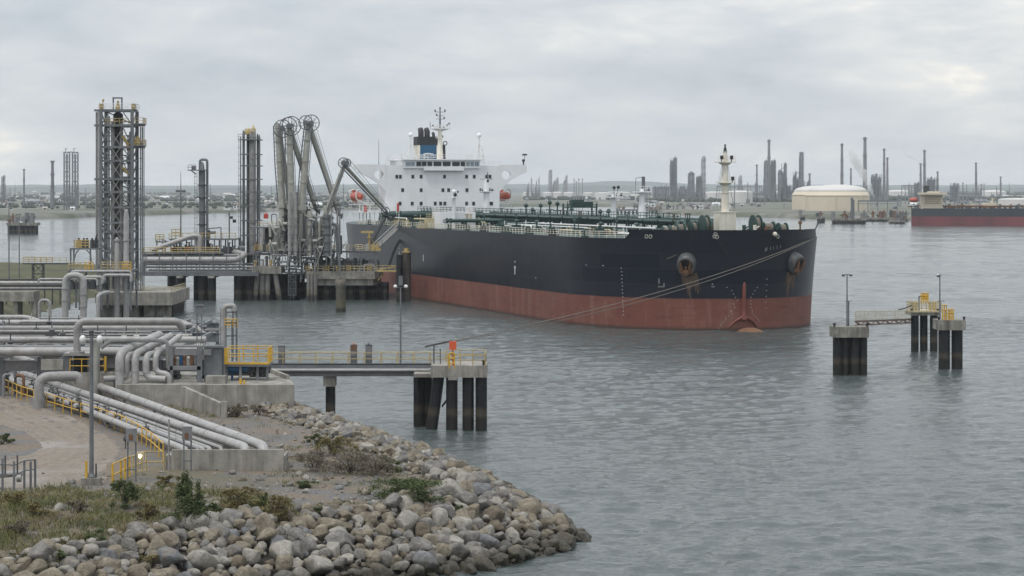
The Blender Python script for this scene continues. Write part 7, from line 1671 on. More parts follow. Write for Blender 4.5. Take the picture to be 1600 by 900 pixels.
# ---- process columns and lattice units
def unit(px0, px1, pyt, Y, label, cols, lat=True, m='fsteel', open_=False):
    x0, x1 = ax(px0,Y), ax(px1,Y); zt = az(pyt,Y); w = x1-x0; t = thing('process_unit', label, 'refinery unit', ((x0+x1)/2, Y, GZ), 'refinery units on the far shore')
    for i in range(cols):
        x = x0+w*(i+.5)/cols; h_ = zt-GZ if i == cols//2 else (zt-GZ)*rnd.uniform(.72, .98); r = w/cols*(.44 if not open_ else .16)
        mb = MB(); mb.lathe((x, Y, GZ-1), [(r,0),(r,h_),(r*.6,h_+r*.6),(.01,h_+r*.9)], 10); mb.cyl((x+r*.3, Y, GZ+h_), (x+r*.3, Y, GZ+h_+2.2), .4, n=5)
        for q in range(1, 1+int(h_/11)): z = GZ+q*11; mb.cyl((x, Y, z), (x, Y, z+1.3), r*1.3, n=10)
        mb.cyl((x-r*1.25, Y-r*.4, GZ), (x-r*1.25, Y-r*.4, GZ+h_*.92), .5, n=5); mb.build('column', M[m], t)
    for i in range(3):
        x = x0+w*rnd.uniform(-.25, 1.25); hh_ = (zt-GZ)*rnd.uniform(.18, .45); mb = MB(); mb.box(x-w*.16, x+w*.16, Y-w*.5, Y-w*.2, GZ-1, GZ+hh_); mb.cyl((x, Y-w*.35, GZ+hh_), (x, Y-w*.35, GZ+hh_*1.4), .7, n=6); mb.bar((x-w*.3, Y-w*.5, GZ+hh_*.7), (x+w*.3, Y-w*.5, GZ+hh_*.7), .8); mb.build('side_plant', M['fsteel'], t)
    if lat:
        mb = MB(); n_ = max(3, int((zt-GZ)/7))
        for x in (x0, (x0+x1)/2, x1): mb.bar((x, Y-w*.3, GZ-1), (x, Y-w*.3, zt-1), .7)
        for i in range(n_+1):
            z = GZ+(zt-GZ-1)*i/n_; mb.bar((x0-.4, Y-w*.3, z), (x1+.4, Y-w*.3, z), .5)
            if i < n_: zn = GZ+(zt-GZ-1)*(i+1)/n_; mb.bar((x0, Y-w*.3, z), (x1, Y-w*.3, zn), .4); 
        mb.build('lattice', M['fsteel'], t)
    return t
U = [(1047,1057.5,246,3900,'tall twin-column tower left of the foremast',2,1),(1075.5,1085,270,3900,'short stout column unit left of the foremast',1,1),(1088,1096,275,3900,'small unit beside the slim column left of the foremast',2,1),(1096,1103,245,3900,'tall slim column left of the foremast',1,0),
 (1194,1200,251,3850,'narrow column left beside the tall chimney',1,1),(1204.5,1212,250,3880,'column bundle right beside the tall chimney',2,1),(1216,1222,266,3850,'short column left of the pointed unit',1,1),(1221,1229,255,3900,'pointed column unit right of the tall chimney',2,1),
 (1239,1248,268,3900,'low cluster left of the slim pale column',3,1),(1249,1255.5,239,3900,'slim pale latticed column left of the cream tanks',1,1),(1361,1377,272,3900,'broad framed unit between the tall chimneys',3,1),(1428,1437,285,3900,'low unit left of the second tanker chimneys',2,1),
 (1448,1462,277,3900,'broad domed furnace unit right of the tall chimney',3,1),(1485,1498,286,3900,'low framed unit above the second tanker deck',3,1),(857.5,863,266,4800,'tallest distant column behind the ship deck',1,0),(865,873,278,4800,'squat distant tower behind the ship deck',2,0),(880.5,887,274,4800,'distant stepped tower behind the ship deck',2,0),
 (824,833,277,4600,'left distant gantry pair behind the bridge wing',2,0),(836.5,844.5,276,4600,'right distant gantry pair behind the bridge wing',2,0),(1154,1160,275,4300,'faint column just right of the foremast',1,0),(1020,1046,291,4100,'low pipe structure left of the tall twin column',5,1),(1058,1075,290,4000,'low pipe structure between the columns left of the foremast',4,1),(1258,1264,284,4000,'low structure beside the stub chimney',2,1),
 (1229,1239,290,3900,'low units between the pointed column and pale column',3,1)]
for px0, px1, pyt, Y, lab, cols, lat in U: unit(px0, px1, pyt, Y, lab, cols, lat, 'fsteel' if lat else 'fsteell', open_=(px0 in (824, 836.5)))
# far left twin lattice towers
for i, (a, b) in enumerate(((99.5,108),(112.5,121))):
    Y = 2450; t = thing('lattice_tower', ['left of the twin lattice towers across the water', 'right of the twin lattice towers across the water'][i], 'tower', (ax((a+b)/2,Y), Y, GZ), 'twin lattice towers')
    mb = MB(); lattice(mb, ax(a,Y), ax(b,Y), Y, Y+5, GZ-1, az(238,Y), 12, .55, .4); mb.build('frame', M['fsteel'], t)
    mb = MB(); mb.cyl((ax((a+b)/2,Y), Y+2.5, GZ), (ax((a+b)/2,Y), Y+2.5, az(241,Y)), .9, n=8); mb.build('riser', M['fsteell'], t)
    mb = MB(); mb.bar((ax(a-.5,Y), Y, az(238,Y)), (ax(b+.5,Y), Y, az(238,Y)), 1.0); mb.cyl((ax(a+3,Y), Y, az(238,Y)), (ax(a+3,Y), Y, az(231,Y)), .3, n=5); mb.bar((ax(a+2,Y), Y, az(233,Y)), (ax(a+6,Y), Y, az(232,Y)), .4); mb.build('head_frame', M['fsteel'], t)
mb = MB(); mb.bar((ax(108,2450), 2450, az(237.5,2450)), (ax(113,2450), 2450, az(237.5,2450)), .8); tag(mb.build('tower_link', M['fsteel']), 'short bridge joining the tops of the twin lattice towers', 'bridge')
for i, px in enumerate((3.5, 6.5)):
    Y = 3000; mb = MB(); lattice(mb, ax(px-1,Y), ax(px+1,Y), Y, Y+1.6, GZ-1, az(276-i*2,Y), 9, .5, .3); tag(mb.build('lattice_mast', M['fsteel']), ['left thin lattice mast at the far left edge', 'right thin lattice mast at the far left edge'][i], 'mast', 'lattice masts at the far left')
# low plant clutter on both shores (each block is a small building)
BM = [mat('house_%d' % i, c_, .8, var=.1, scale=.05) for i, c_ in enumerate(((.62,.63,.64),(.38,.37,.36),(.17,.17,.18),(.25,.20,.18),(.42,.40,.37),(.22,.24,.26)))]
BN = ['white','stone grey','dark grey','brownish','cream','slate grey']
ZX = [(60,'at the far left edge'),(98,'left of the twin lattice towers'),(150,'below the twin lattice towers'),(225,'seen through the tallest tower'),(280,'left of the thin lighting mast'),(330,'around the slim hooped column'),(375,'left of the column cluster'),(430,'between the column cluster and loading arms'),(500,'behind the loading arms'),(560,'left of the tanker lifeboat'),(700,'behind the tanker stern'),(900,'behind the bridge wing'),(1000,'behind the tanker deck masts'),(1060,'below the tall twin-column tower'),(1130,'just left of the foremast'),(1200,'just right of the foremast'),(1370,'beside the cream tanks'),(1420,'left of the second tanker'),(1480,'around the second tanker bridge'),(1540,'above the second tanker deck'),(9999,'above the second tanker at the right edge')]
def where_at(px, Y):
    for a, w_ in ZX:
        if px < a: return w_ + (', near the water' if Y < 2900 else ', farther inland' if Y > 4300 else '')
def building(x, Y, w, d, h, mi, roof, where, grp):
    mb = MB(); mb.box(x-w/2, x+w/2, Y, Y+d, GZ-1, GZ+h); where = where_at(800+F*x/Y, Y); grp = grp+', '+where
    if roof: mb.add([(x-w/2-.2,Y-.2,GZ+h),(x+w/2+.2,Y-.2,GZ+h),(x+w/2+.2,Y+d,GZ+h),(x-w/2-.2,Y+d,GZ+h),(x-w/2,Y+d/2,GZ+h+w*.12+1),(x+w/2,Y+d/2,GZ+h+w*.12+1)], [(0,1,5,4),(2,3,4,5),(0,4,3),(1,2,5)])
    mb.mi = 1
    nwin = max(1, int(w/6))
    for q in range(nwin):
        for s_ in range(max(1, int(h/4))): xx = x-w/2+w*(q+.5)/nwin; mb.box(xx-1, xx+1, Y-.12, Y+.05, GZ+1+s_*3.6, GZ+2.6+s_*3.6)
    tag(mb.build('building', [BM[mi], M['glass']]), f'{BN[mi]} {"pitched-roof" if roof else "flat-roofed"} {"wide" if w > 12*Y/F else "small" if w < 4*Y/F else "mid-sized"} building {where}', 'building', f'{grp}: {BN[mi]} {"pitched" if roof else "flat"} {"wide" if w > 12*Y/F else "small" if w < 4*Y/F else "mid"}')
for i in range(270):
    px = rnd.uniform(-5, 600); py = rnd.uniform(306.5, 329) if i % 3 else rnd.uniform(303, 312); Y = gY(py, GZ)
    sh_ = np.interp(px, [0,110,230,430,560], [344,341,336.5,330.5,328]); 
    if py > sh_-5: Y = gY(sh_-7, GZ)
    w = rnd.choice([2.5,3,3,4,4,5,6,8,12,18])*rnd.uniform(.8, 1.2)*Y/F; building(ax(px,Y), Y, w, min(30, w*.7), rnd.choice([1.6,2,2,2.5,3,3.5,5])*Y/F, rnd.choice([0,0,0,1,1,2,2,3,4,4,5,5]), i % 2, 'in the town across the water at left', 'far town')
for i in range(110):
    px = rnd.choice([rnd.uniform(1000, 1190), rnd.uniform(1360, 1600), rnd.uniform(820, 1000)]); py = rnd.uniform(310, 328) if px > 1000 else rnd.uniform(308, 314); Y = gY(py, GZ)
    w = rnd.choice([3,4,5,7,10,16])*rnd.uniform(.8, 1.3)*Y/F; building(ax(px,Y), Y, w, min(30, w*.6), rnd.choice([2,3,3,4,6])*Y/F, rnd.choice([0,0,1,2,2,4,5,5]), i % 2, 'among the refinery on the far right shore', 'far refinery sheds')
# pipe racks, poles and lights of the refinery: slim verticals
for i in range(86):
    px = rnd.uniform(1010, 1600) if i < 64 else rnd.uniform(0, 560); Y = rnd.uniform(2500, 4200); h_ = rnd.uniform(9, 30)
    mb = MB(); x = ax(px,Y); mb.cyl((x, Y, GZ-1), (x, Y, GZ+h_), rnd.uniform(.35, .9), .3, 6)
    for q in range(3): mb.bar((x-1.4, Y, GZ+h_*(.6+q*.15)), (x+1.4, Y, GZ+h_*(.6+q*.15)), .35)
    tag(mb.build('service_mast', M['fsteel']), '%s slim service mast %s' % ('tall' if h_ > 20 else 'short', where_at(px, Y)), 'mast', 'slim masts on the far shore')
for i, (pa, pb, py, Y, lab) in enumerate(((1409,1430,290,3300,'high pipe gantry left of the second tanker'),(1341,1402,314,2150,'long pipe gantry before the cream tank'),(1460,1530,303,3000,'low dark conveyor roof above the second tanker deck'),(1120,1190,291,3900,'thin pipe bridge right of the foremast'))):
    mb = MB(); z = az(py,Y); mb.bar((ax(pa,Y), Y, z), (ax(pb,Y), Y, z), 1.0, 1.4); mb.bar((ax(pa,Y), Y, z-2.4), (ax(pb,Y), Y, z-2.4), .6)
    for q in range(5): x = ax(pa+(pb-pa)*q/4,Y); mb.bar((x, Y, GZ-1), (x, Y, z), .8)
    tag(mb.build('pipe_gantry', M['fsteel']), lab, 'gantry', 'far pipe gantries')
# far jetties
def far_jetty(pa, pb, pyw, top, label, n, m='conc', extra=0):
    Y = gY(pyw, 0); t = thing('far_jetty', label, 'jetty', (ax((pa+pb)/2,Y), Y, 0), 'far jetties'); mb = MB(); zt = az(top,Y); mb.box(ax(pa,Y), ax(pb,Y), Y, Y+12, zt-1.6, zt); mb.build('deck', M['steel'] if m != 'conc' else M['concd'], t)
    for i in range(n): mb = MB(); x = ax(pa+(pb-pa)*(i+.5)/n,Y); pw = min(.9, (pb-pa)/n*Y/F*.28); mb.box(x-pw, x+pw, Y+.5, Y+2.2, -1, zt-1.6); mb.box(x-pw*.8, x+pw*.8, Y+8, Y+9.6, -1, zt-1.6); mb.bar((x, Y+1.4, zt-2.2), (x, Y+8.8, zt-2.2), pw); mb.build('pile', M['pile'], t)
    for i in range(extra): mb = MB(); x = ax(rnd.uniform(pa,pb),Y); h_ = rnd.uniform(1.5, 6); mb.cyl((x, Y+4, zt), (x, Y+4, zt+h_), rnd.uniform(.3, 1.4), n=8); mb.bar((x-2, Y+4, zt+h_*.6), (x+2, Y+4, zt+h_*.6), .5); mb.build('equipment', M[rnd.choice(['steel','rusty','piped','steeld'])], t)
    return t
far_jetty(10, 56.5, 365.5, 348, 'square platform on dark piles in the water at far left', 7, extra=14)
far_jetty(962, 1120, 334, 327, 'long low pier behind the ship deck left of the foremast', 26, 'steel', extra=30)
far_jetty(1301, 1354, 350, 341, 'dark piled wharf below the cream tank', 10, extra=12); far_jetty(1391, 1415, 349.5, 344, 'small dark piled platform left of the second tanker', 5, extra=5)
far_jetty(1278, 1290, 348, 338.5, 'small dark dolphin left of the piled wharf', 3, extra=3); far_jetty(1352, 1420, 346, 340, 'low wharf edge between the piled wharf and second tanker', 12, extra=24)
far_jetty(1251, 1259, 344, 336, 'tiny dolphin just right of the tanker bow', 2, extra=2)
mb = MB(); Y = gY(350,0); mb.cyl((ax(1332,Y), Y+3, 3), (ax(1332,Y), Y+3, az(309,Y)), .9, n=8); mb.bar((ax(1335,Y), Y+3, 3), (ax(1335,Y), Y+3, az(312,Y)), .8); tag(mb.build('wharf_post', M['steel']), 'tall dark post on the piled wharf before the cream tank', 'post')
mb = MB(); Y = 2500
for px, h_ in ((893,271),(896.5,275),(900.5,271),(906,271)): mb.cyl((ax(px+4,Y), Y, 3), (ax(px+4,Y), Y, az(h_+8,Y)), .35, n=6); mb.bar((ax(px+2.6,Y), Y, az(h_+9,Y)), (ax(px+5.4,Y), Y, az(h_+9,Y)), .7)
tag(mb.build('lamp_cluster', M['fsteell']), 'cluster of thin floodlight masts before the white tank row', 'mast')
# grass bank line
# ---- steam
sm_ = bpy.data.materials.new('steam'); sm_.use_nodes = True; t = sm_.node_tree; t.nodes.remove(t.nodes['Principled BSDF'])
pv = t.nodes.new('ShaderNodeVolumePrincipled'); pv.inputs['Color'].default_value = (.98,.98,.98,1); pv.inputs['Density'].default_value = .12
t.links.new(pv.outputs[0], t.nodes['Material Output'].inputs['Volume'])
def plume(path, label):
    bm = bmesh.new(); r2 = random.Random(len(path)*13)
    mb = MB(); pts = [A(px, py, Y) for px, py, r, Y in path]; rr = [r*path[0][3]/F for _, _, r, _ in path]
    P = []; Rr = []
    for i in range(len(pts)-1):
        for j in range(6): t_ = j/6; p = pts[i].lerp(pts[i+1], t_); q = rr[i]*(1-t_)+rr[i+1]*t_; P.append(p+Vector((r2.uniform(-.25,.25)*q, 0, r2.uniform(-.2,.2)*q))); Rr.append(q*r2.uniform(.8, 1.2))
    P.append(pts[-1]); Rr.append(rr[-1]*.3); mb.tube(P, Rr, 14)
    o = mb.build('steam_plume', sm_); tag(o, label, kind='stuff')
plume([(1366,308,1.5,2750),(1358,290,4,2750),(1348,270,6.5,2750),(1338,252,8,2750),(1331,238,6,2750),(1327,230,3,2750)], 'white steam rising beside the cream tank')
plume([(1436,252,1.0,3800),(1428,247,3,3800),(1420,243,3.5,3800),(1411,236,2.2,3800),(1404,233,1,3800)], 'small steam puff drifting from the steaming chimney')
plume([(1181,257,.8,3800),(1175,252,2,3800),(1168,249,2,3800),(1160,248,1,3800)], 'faint steam puff beside the foremast')
# ---- tree belts (read as one mass)
def belt(pxa, pxb, py, h, n, seed, dY=160):
    r2 = random.Random(seed); mb = MB()
    for i in range(n):
        px = r2.uniform(pxa, pxb); Y = gY(py, GZ)+r2.uniform(0, dY); hh_ = h*r2.uniform(.5, 1.1); x = ax(px,Y)
        mb.ball((x, Y, GZ+hh_*.45), hh_*.55, r2.uniform(.9, 2.2), 1, r2.uniform(.8, 1.1), 7, 5)
    return mb
mb = MB()
for a in ((0,570,309,7,140,1),(0,570,315,6,120,2),(0,570,322,5,90,3),(0,570,326,4,50,11),(0,570,312,6,90,12),(820,1010,313,8,60,4),(1000,1260,316,8,90,5),(1360,1600,314,9,110,6),(0,560,304.5,10,120,7),(1370,1600,305,14,90,8),(1000,1260,306,14,70,9)):
    q = belt(*a); mb.add(q.v, q.f, False)
tag(mb.build('far_woods', M['ftree']), 'dark belts of trees between buildings on the far shore', kind='stuff')
# ---- second tanker
T2 = G(1424, 352); st2 = thing('distant_tanker', 'second tanker, dark hull with red lower band, at the right edge across the water', 'ship', T2)
L2 = 240; Yw = T2.y; ang2 = R(-8)
def t2p(s, b, z): return (T2.x + s*math.cos(ang2) + b*math.sin(ang2)*-1, Yw + s*math.sin(ang2) + b*math.cos(ang2), z)
def hb_2(s): return 18*(min(1, .55+.45*min(1, s/30)))*(1-max(0, (s-205)/35)**2.2 if s > 205 else 1)
ss2 = [0,4,10,20,35,80,140,200,212,222,230,236,240]; zz2 = [-2,3,6.2,9,11.7]
vs = []; fs = []
for side in (-1, 1):
    o = len(vs)
    for s_ in ss2:
        for z_ in zz2: vs.append(t2p(s_, side*hb_2(s_), z_))
    for i in range(len(ss2)-1):
        for j in range(4): a = o+i*5+j; fs.append((a, a+5, a+6, a+1) if side < 0 else (a, a+1, a+6, a+5))
for j in range(4): fs.append((j, j+1, 65+j+1, 65+j))
for i in range(len(ss2)-1): fs.append((i*5+4, (i+1)*5+4, 65+(i+1)*5+4, 65+i*5+4))
k = node_mat('distant_hull'); strk = k.tex(.05, 4, .6, sc=(1,1,.1)); c = k.mix(k.rng(k.pos[2], 6.15, 6.2), k.mix(k.rng(strk,.4,.65), (.19,.045,.05), (.11,.03,.035)), k.mix(k.rng(strk,.4,.7,0,.5), (.022,.03,.04), (.04,.045,.05)))
k.link(c, k.b.inputs['Base Color']); k.b.inputs['Roughness'].default_value = .5
mb = MB(); mb.add(vs, fs); mb.build('hull', k.m, st2)
def t2box(name, px0, px1, pyt, pyb, m, b0=-8, b1=8):
    s0 = (ax(px0,Yw)-T2.x)/math.cos(ang2); s1 = (ax(px1,Yw)-T2.x)/math.cos(ang2); mb = MB(); zt, zb = az(pyt,Yw), az(pyb,Yw)
    P = [t2p(s0,b0,zb), t2p(s1,b0,zb), t2p(s1,b1,zb), t2p(s0,b1,zb), t2p(s0,b0,zt), t2p(s1,b0,zt), t2p(s1,b1,zt), t2p(s0,b1,zt)]
    mb.add(P, [(0,3,2,1),(4,5,6,7),(0,1,5,4),(1,2,6,5),(2,3,7,6),(3,0,4,7)]); return mb.build(name, m, st2)
hs2 = t2box('bridge_house', 1438, 1471, 302, 326, M['fcream'], -12, 10); t2box('bridge_wing', 1434, 1477, 301, 304, M['fcream'], -16, 12); t2box('wheelhouse', 1448, 1467, 299, 301.2, M['fcream'], -9, 8)
for q in range(4): t2box('window_row', 1443.5, 1467.5, 307+q*3.2, 308.4+q*3.2, mat('ochre_shade', (.30,.23,.13), .6), -12.3, -11.9)
t2box('funnel', 1442.5, 1451, 290, 300, M['blk'], -3, 3); t2box('deck_house', 1531, 1553, 317.5, 323, M['fcream'], -8, 6)
mb = MB(); p = A(1428,312.5,Yw-8); mb.ball(p, 2.2, 1.5, 1, .8); mb.build('lifeboat', M['orange'], st2)
for i in range(34):
    px = 1425+i*5.4+rnd.uniform(-2,2); s_ = (ax(px,Yw)-T2.x)/math.cos(ang2); p = Vector(t2p(s_, rnd.uniform(-14,-2), 11.7)); h_ = rnd.uniform(1, 3.4); mb = MB(); mb.cyl(p, p+Vector((0,0,h_)), rnd.uniform(.4,1.2), n=7); mb.bar(p+Vector((-2.5,0,h_*.6)), p+Vector((2.5,0,h_*.6)), .7); mb.build('deck_gear', M[rnd.choice(['rusty','steel','rusty','steeld'])], st2)
mb = MB(); mb.tube([t2p(20,-10,13.2), t2p(225,-10,13.2)], .6, 6); mb.build('cargo_pipe', M['rusty'], st2)
for px, pyt in ((1546.5,309),(1517,318)): s_ = (ax(px,Yw)-T2.x)/math.cos(ang2); p = Vector(t2p(s_, -6, 11.7)); mb = MB(); mb.cyl(p, (p.x, p.y, az(pyt,Yw)), .8, .5, 8); mb.bar((p.x-2, p.y, az(pyt+2,Yw)), (p.x+2, p.y, az(pyt+2,Yw)), .4); mb.build('deck_mast', M['fcream'], st2)
mb = MB(); q = Vector(t2p(113,-18.06,9)); 
for dz, w, h_ in ((0,.7,6),(3.5,2.6,1)): c0 = Vector(t2p(115-w/2,-18.1,4.2+dz)); c1 = Vector(t2p(115+w/2,-18.1,4.2+dz)); mb.add([c0, c1, c1+Vector((0,0,h_)), c0+Vector((0,0,h_))], [(0,1,2,3)])
mb.build('load_mark', M['whitem'], st2)
# ================================================================== riprap
rnd = random.Random(99); rv = []
def rock_mesh(seed, sub):
    r2 = random.Random(seed); bm = bmesh.new(); bmesh.ops.create_icosphere(bm, subdivisions=sub, radius=1)
    pl = []
    for i in range(15):
        n_ = Vector((r2.gauss(0,1), r2.gauss(0,1), r2.gauss(0,1))).normalized(); pl.append((n_, r2.uniform(.50, .80)))
    sx, sy, sz = r2.uniform(.9,1.25), r2.uniform(.85,1.1), r2.uniform(.75,1.0)
    for v in bm.verts:
        p = v.co.copy()
        for n_, o in pl:
            d = p.dot(n_)-o
            if d > 0: p -= n_*d
        p += p.normalized()*(noise.noise(p*1.6+Vector((seed,0,0)))*.05 + noise.noise(p*4.5+Vector((0,seed,0)))*.025)
        v.co = Vector((p.x*sx, p.y*sy, p.z*sz))*1.38
    vs = [tuple(v.co) for v in bm.verts]; fs = [tuple(v.index for v in f.verts) for f in bm.faces]; bm.free(); return vs, fs
def rockmat(name, a, b_, c_):
    k = node_mat(name); n1 = k.tex(1.7, 8, .68); n2 = k.tex(7, 5, .7); n3 = k.tex(.9, 3, .5, loc=(7,1,2))
    c = k.ramp(n1, (.3, a), (.5, b_), (.72, c_)); c = k.mix(k.rng(n2, .54, .70, 0, .65), c, tuple(q*.38 for q in a)); c = k.mix(k.rng(n3, .58, .7, 0, .45), c, (.27,.22,.16))
    z = k.math('ADD', k.pos[2], k.math('MULTIPLY', n1, 1.3)); c = k.mix(k.rng(z, 2.3, 1.25), c, k.mix(k.rng(n2, .4, .65), (.028,.024,.016), (.07,.062,.035)))
    k.link(c, k.b.inputs['Base Color']); k.link(k.rng(z, 2.0, 1.1, .9, .45), k.b.inputs['Roughness']); k.link(k.bump(n2, .8, .12, k.bump(n1, .8, .30)), k.b.inputs['Normal']); return k.m
RM = [rockmat('rock_grey', (.10,.095,.088), (.19,.18,.167), (.32,.305,.28)), rockmat('rock_tan', (.122,.104,.076), (.222,.192,.143), (.355,.315,.245)), rockmat('rock_pale', (.22,.205,.18), (.32,.30,.265), (.43,.405,.36)), rockmat('rock_brown', (.080,.064,.045), (.142,.117,.085), (.225,.188,.138)), rockmat('rock_slate', (.105,.108,.113), (.18,.184,.19), (.27,.275,.28))]
RN = ['mid grey', 'tan', 'pale grey-buff', 'brown', 'slate blue-grey']
hi = [[MB().add(*rock_mesh(50+i, 3), True).mesh('boulder', m) for i in range(9)] for m in RM]
lo = [rock_mesh(50+i, 2) for i in range(9)]; lo1 = [rock_mesh(50+i, 1) for i in range(9)]
cells = {}
def near(x, y, z, r):
    cx, cy = int(x//1.6), int(y//1.6)
    for i in range(cx-1, cx+2):
        for j in range(cy-1, cy+2):
            for (a, b, c, q) in cells.get((i, j), ()):
                if (a-x)**2+(b-y)**2+(c-z)**2*1.5 < ((q+r)*.70)**2: return True
    return False
rocks = []
def crest(x, y):   # width of the rock band measured from the toe
    return (8.4-max(0, min(4.6, (-17-x)*.20)) if y < 176 else 8.4+min(3.4, (y-176)*.25)) + 1.3*noise.noise((x*.22, y*.22, 8))
for it, (ntry, r0, r1) in enumerate(((2400,.50,.80), (15000,.34,.52), (34000,.18,.33))):
    for _ in range(ntry):
        x, y = rnd.uniform(-42, 8.5), rnd.uniform(131, 262)
        if y > 178 and (x < -40+ (262-y)*.3): continue
        d = sdist(x, y)
        if d < -.35 or d > crest(x, y)+ (0 if it < 2 else 1.2*rnd.random()**2): continue
        r = rnd.uniform(r0, r1)
        if y > 185: r *= .82
        z = gz(x, y, d)+r*rnd.uniform(.3, .75)
        if near(x, y, z, r): continue
        cells.setdefault((int(x//1.6), int(y//1.6)), []).append((x, y, z, r)); rocks.append((x, y, z, r, d))
# loose stones on the flat
for _ in range(700):
    p = G(rnd.uniform(60, 700), rnd.uniform(745, 805), 3.7) if rnd.random() < .6 else G(rnd.uniform(330, 640), rnd.uniform(640, 745), 3.7)
    if sdist(p.x, p.y) > 4: r = rnd.uniform(.05, .16) if rnd.random() < .9 else rnd.uniform(.16, .36); rocks.append((p.x, p.y, gz(p.x,p.y)+r*.2, r, 20))
def score(q):
    x, y, z, r, d = q; px = 800+F*x/y; py = HY+F*(H-z)/y
    if px < -15 or py > 915: return -1
    return r/y * (1.0 if y < 186 else .55)
order = sorted(range(len(rocks)), key=lambda i: -score(rocks[i]))
GR = 'boulders of the riprap bank'
mb = MB(); cnt = 0
for rank, i in enumerate(order):
    x, y, z, r, d = rocks[i]; mi = rnd.choices(range(5), (29, 28, 22, 15, 6))[0]; vi = rnd.randrange(9); e_ = (rnd.uniform(-.5,.5), rnd.uniform(-.5,.5), rnd.uniform(0,6.28)); sc = (r*rnd.uniform(.9,1.15), r*rnd.uniform(.9,1.1), r*rnd.uniform(.85,1.1))
    if rank < 300:
        o = bpy.data.objects.new('boulder', hi[mi][vi]); COL.objects.link(o); o.location = (x, y, z); o.rotation_euler = e_; o.scale = sc
        px = 800+F*x/y; part_ = 'at the wet toe' if d < 2.2 else 'on mid-slope' if d < 5.6 else 'at the bank top'
        zone = next(w_ for a_, w_ in ((90,'below the pipe barrier'),(170,'below the near lamp post'),(245,'below the dark green bush'),(335,'below the young tree'),(450,'below the trench wall'),(560,'below the dry thicket'),(690,'below the broad green bush'),(790,'right of the broad green bush'),(9999,'near the rocky tip')) if px < a_)
        size = 'large' if r > .64 else 'medium' if r > .52 else 'small'
        tag(o, f'{size} {RN[mi]} boulder {part_}, {zone}', 'boulder', f'{GR}: {size} {RN[mi]}, {part_}, {zone}')
    elif score(rocks[i]) >= 0:
        R3 = Matrix.LocRotScale(Vector((x,y,z)), __import__('mathutils').Euler(e_), Vector(sc)); vs, fs = lo[vi] if r > .26 and y < 190 else lo1[vi]
        mb.mi = mi; mb.add([R3 @ Vector(v) for v in vs], fs, r > .26 and y < 190); cnt += 1
tag(mb.build('small_riprap', RM), 'smaller stones filling the riprap bank and its far side', kind='stuff')
print('rocks', len(rocks), 'joined', cnt)

# ================================================================== plants
def leafmat(name, *cols):
    m = bpy.data.materials.new(name); m.use_nodes = True; t = m.node_tree; b = t.nodes['Principled BSDF']; b.inputs['Roughness'].default_value = .75
    g = t.nodes.new('ShaderNodeNewGeometry'); r_ = t.nodes.new('ShaderNodeValToRGB'); e = r_.color_ramp.elements
    while len(e) < len(cols): e.new(.5)
    for i, (q, c_) in enumerate(zip(e, cols)): q.position = i/(len(cols)-1); q.color = tuple(c_)+(1,)
    t.links.new(g.outputs['Random Per Island'], r_.inputs[0]); t.links.new(r_.outputs[0], b.inputs['Base Color']); return m
M['grass'] = leafmat('grass_blades', (.048,.066,.016), (.085,.105,.026), (.14,.135,.04), (.20,.165,.075), (.12,.09,.055))
gm = M['grass'].node_tree; g_n = gm.nodes.new('ShaderNodeTexNoise'); g_n.inputs['Scale'].default_value = .35; g_n.inputs['Detail'].default_value = 4
g_g = next(q for q in gm.nodes if q.type == 'NEW_GEOMETRY'); g_r = next(q for q in gm.nodes if q.type == 'VALTORGB'); gm.links.new(g_g.outputs['Position'], g_n.inputs[0])
g_m = gm.nodes.new('ShaderNodeMapRange'); g_m.inputs[1].default_value = .35; g_m.inputs[2].default_value = .65; g_m.inputs[3].default_value = -.15; g_m.inputs[4].default_value = .65; gm.links.new(g_n.outputs[0], g_m.inputs[0])
g_a = gm.nodes.new('ShaderNodeMath'); g_a.operation = 'MULTIPLY_ADD'; gm.links.new(g_g.outputs['Random Per Island'], g_a.inputs[0]); g_a.inputs[1].default_value = .5; gm.links.new(g_m.outputs[0], g_a.inputs[2]); gm.links.new(g_a.outputs[0], g_r.inputs[0])
M['leafg'] = leafmat('green_leaves', (.035,.055,.018), (.06,.085,.025), (.095,.115,.035))
M['leafy'] = leafmat('yellow_green_leaves', (.07,.075,.02), (.13,.12,.035), (.19,.15,.06), (.12,.08,.04))
M['leafb'] = leafmat('dry_brown_twigs', (.08,.065,.045), (.13,.105,.075), (.19,.16,.12), (.09,.085,.045))
M['twig'] = mat('twig_bark', (.07,.055,.04), .9, var=.3)
def blades(mb, x, y, z, n, h, spread, r2, w=.014):
    for _ in range(n):
        a = r2.uniform(0, 6.28); l = r2.uniform(.4, 1)*h; bx_, by_ = x+r2.gauss(0, spread), y+r2.gauss(0, spread); lean = r2.uniform(.15, 1.1)*l
        dx, dy = math.cos(a)*lean, math.sin(a)*lean; px_, py_ = -math.sin(a)*w, math.cos(a)*w
        b0 = Vector((bx_, by_, z-.03)); m_ = b0+Vector((dx*.35, dy*.35, l*.62)); t_ = b0+Vector((dx, dy, l*.92))
        mb.add([b0+Vector((px_,py_,0)), b0-Vector((px_,py_,0)), m_-Vector((px_,py_,0))*.8, m_+Vector((px_,py_,0))*.8, t_], [(0,1,2,3),(3,2,4)])
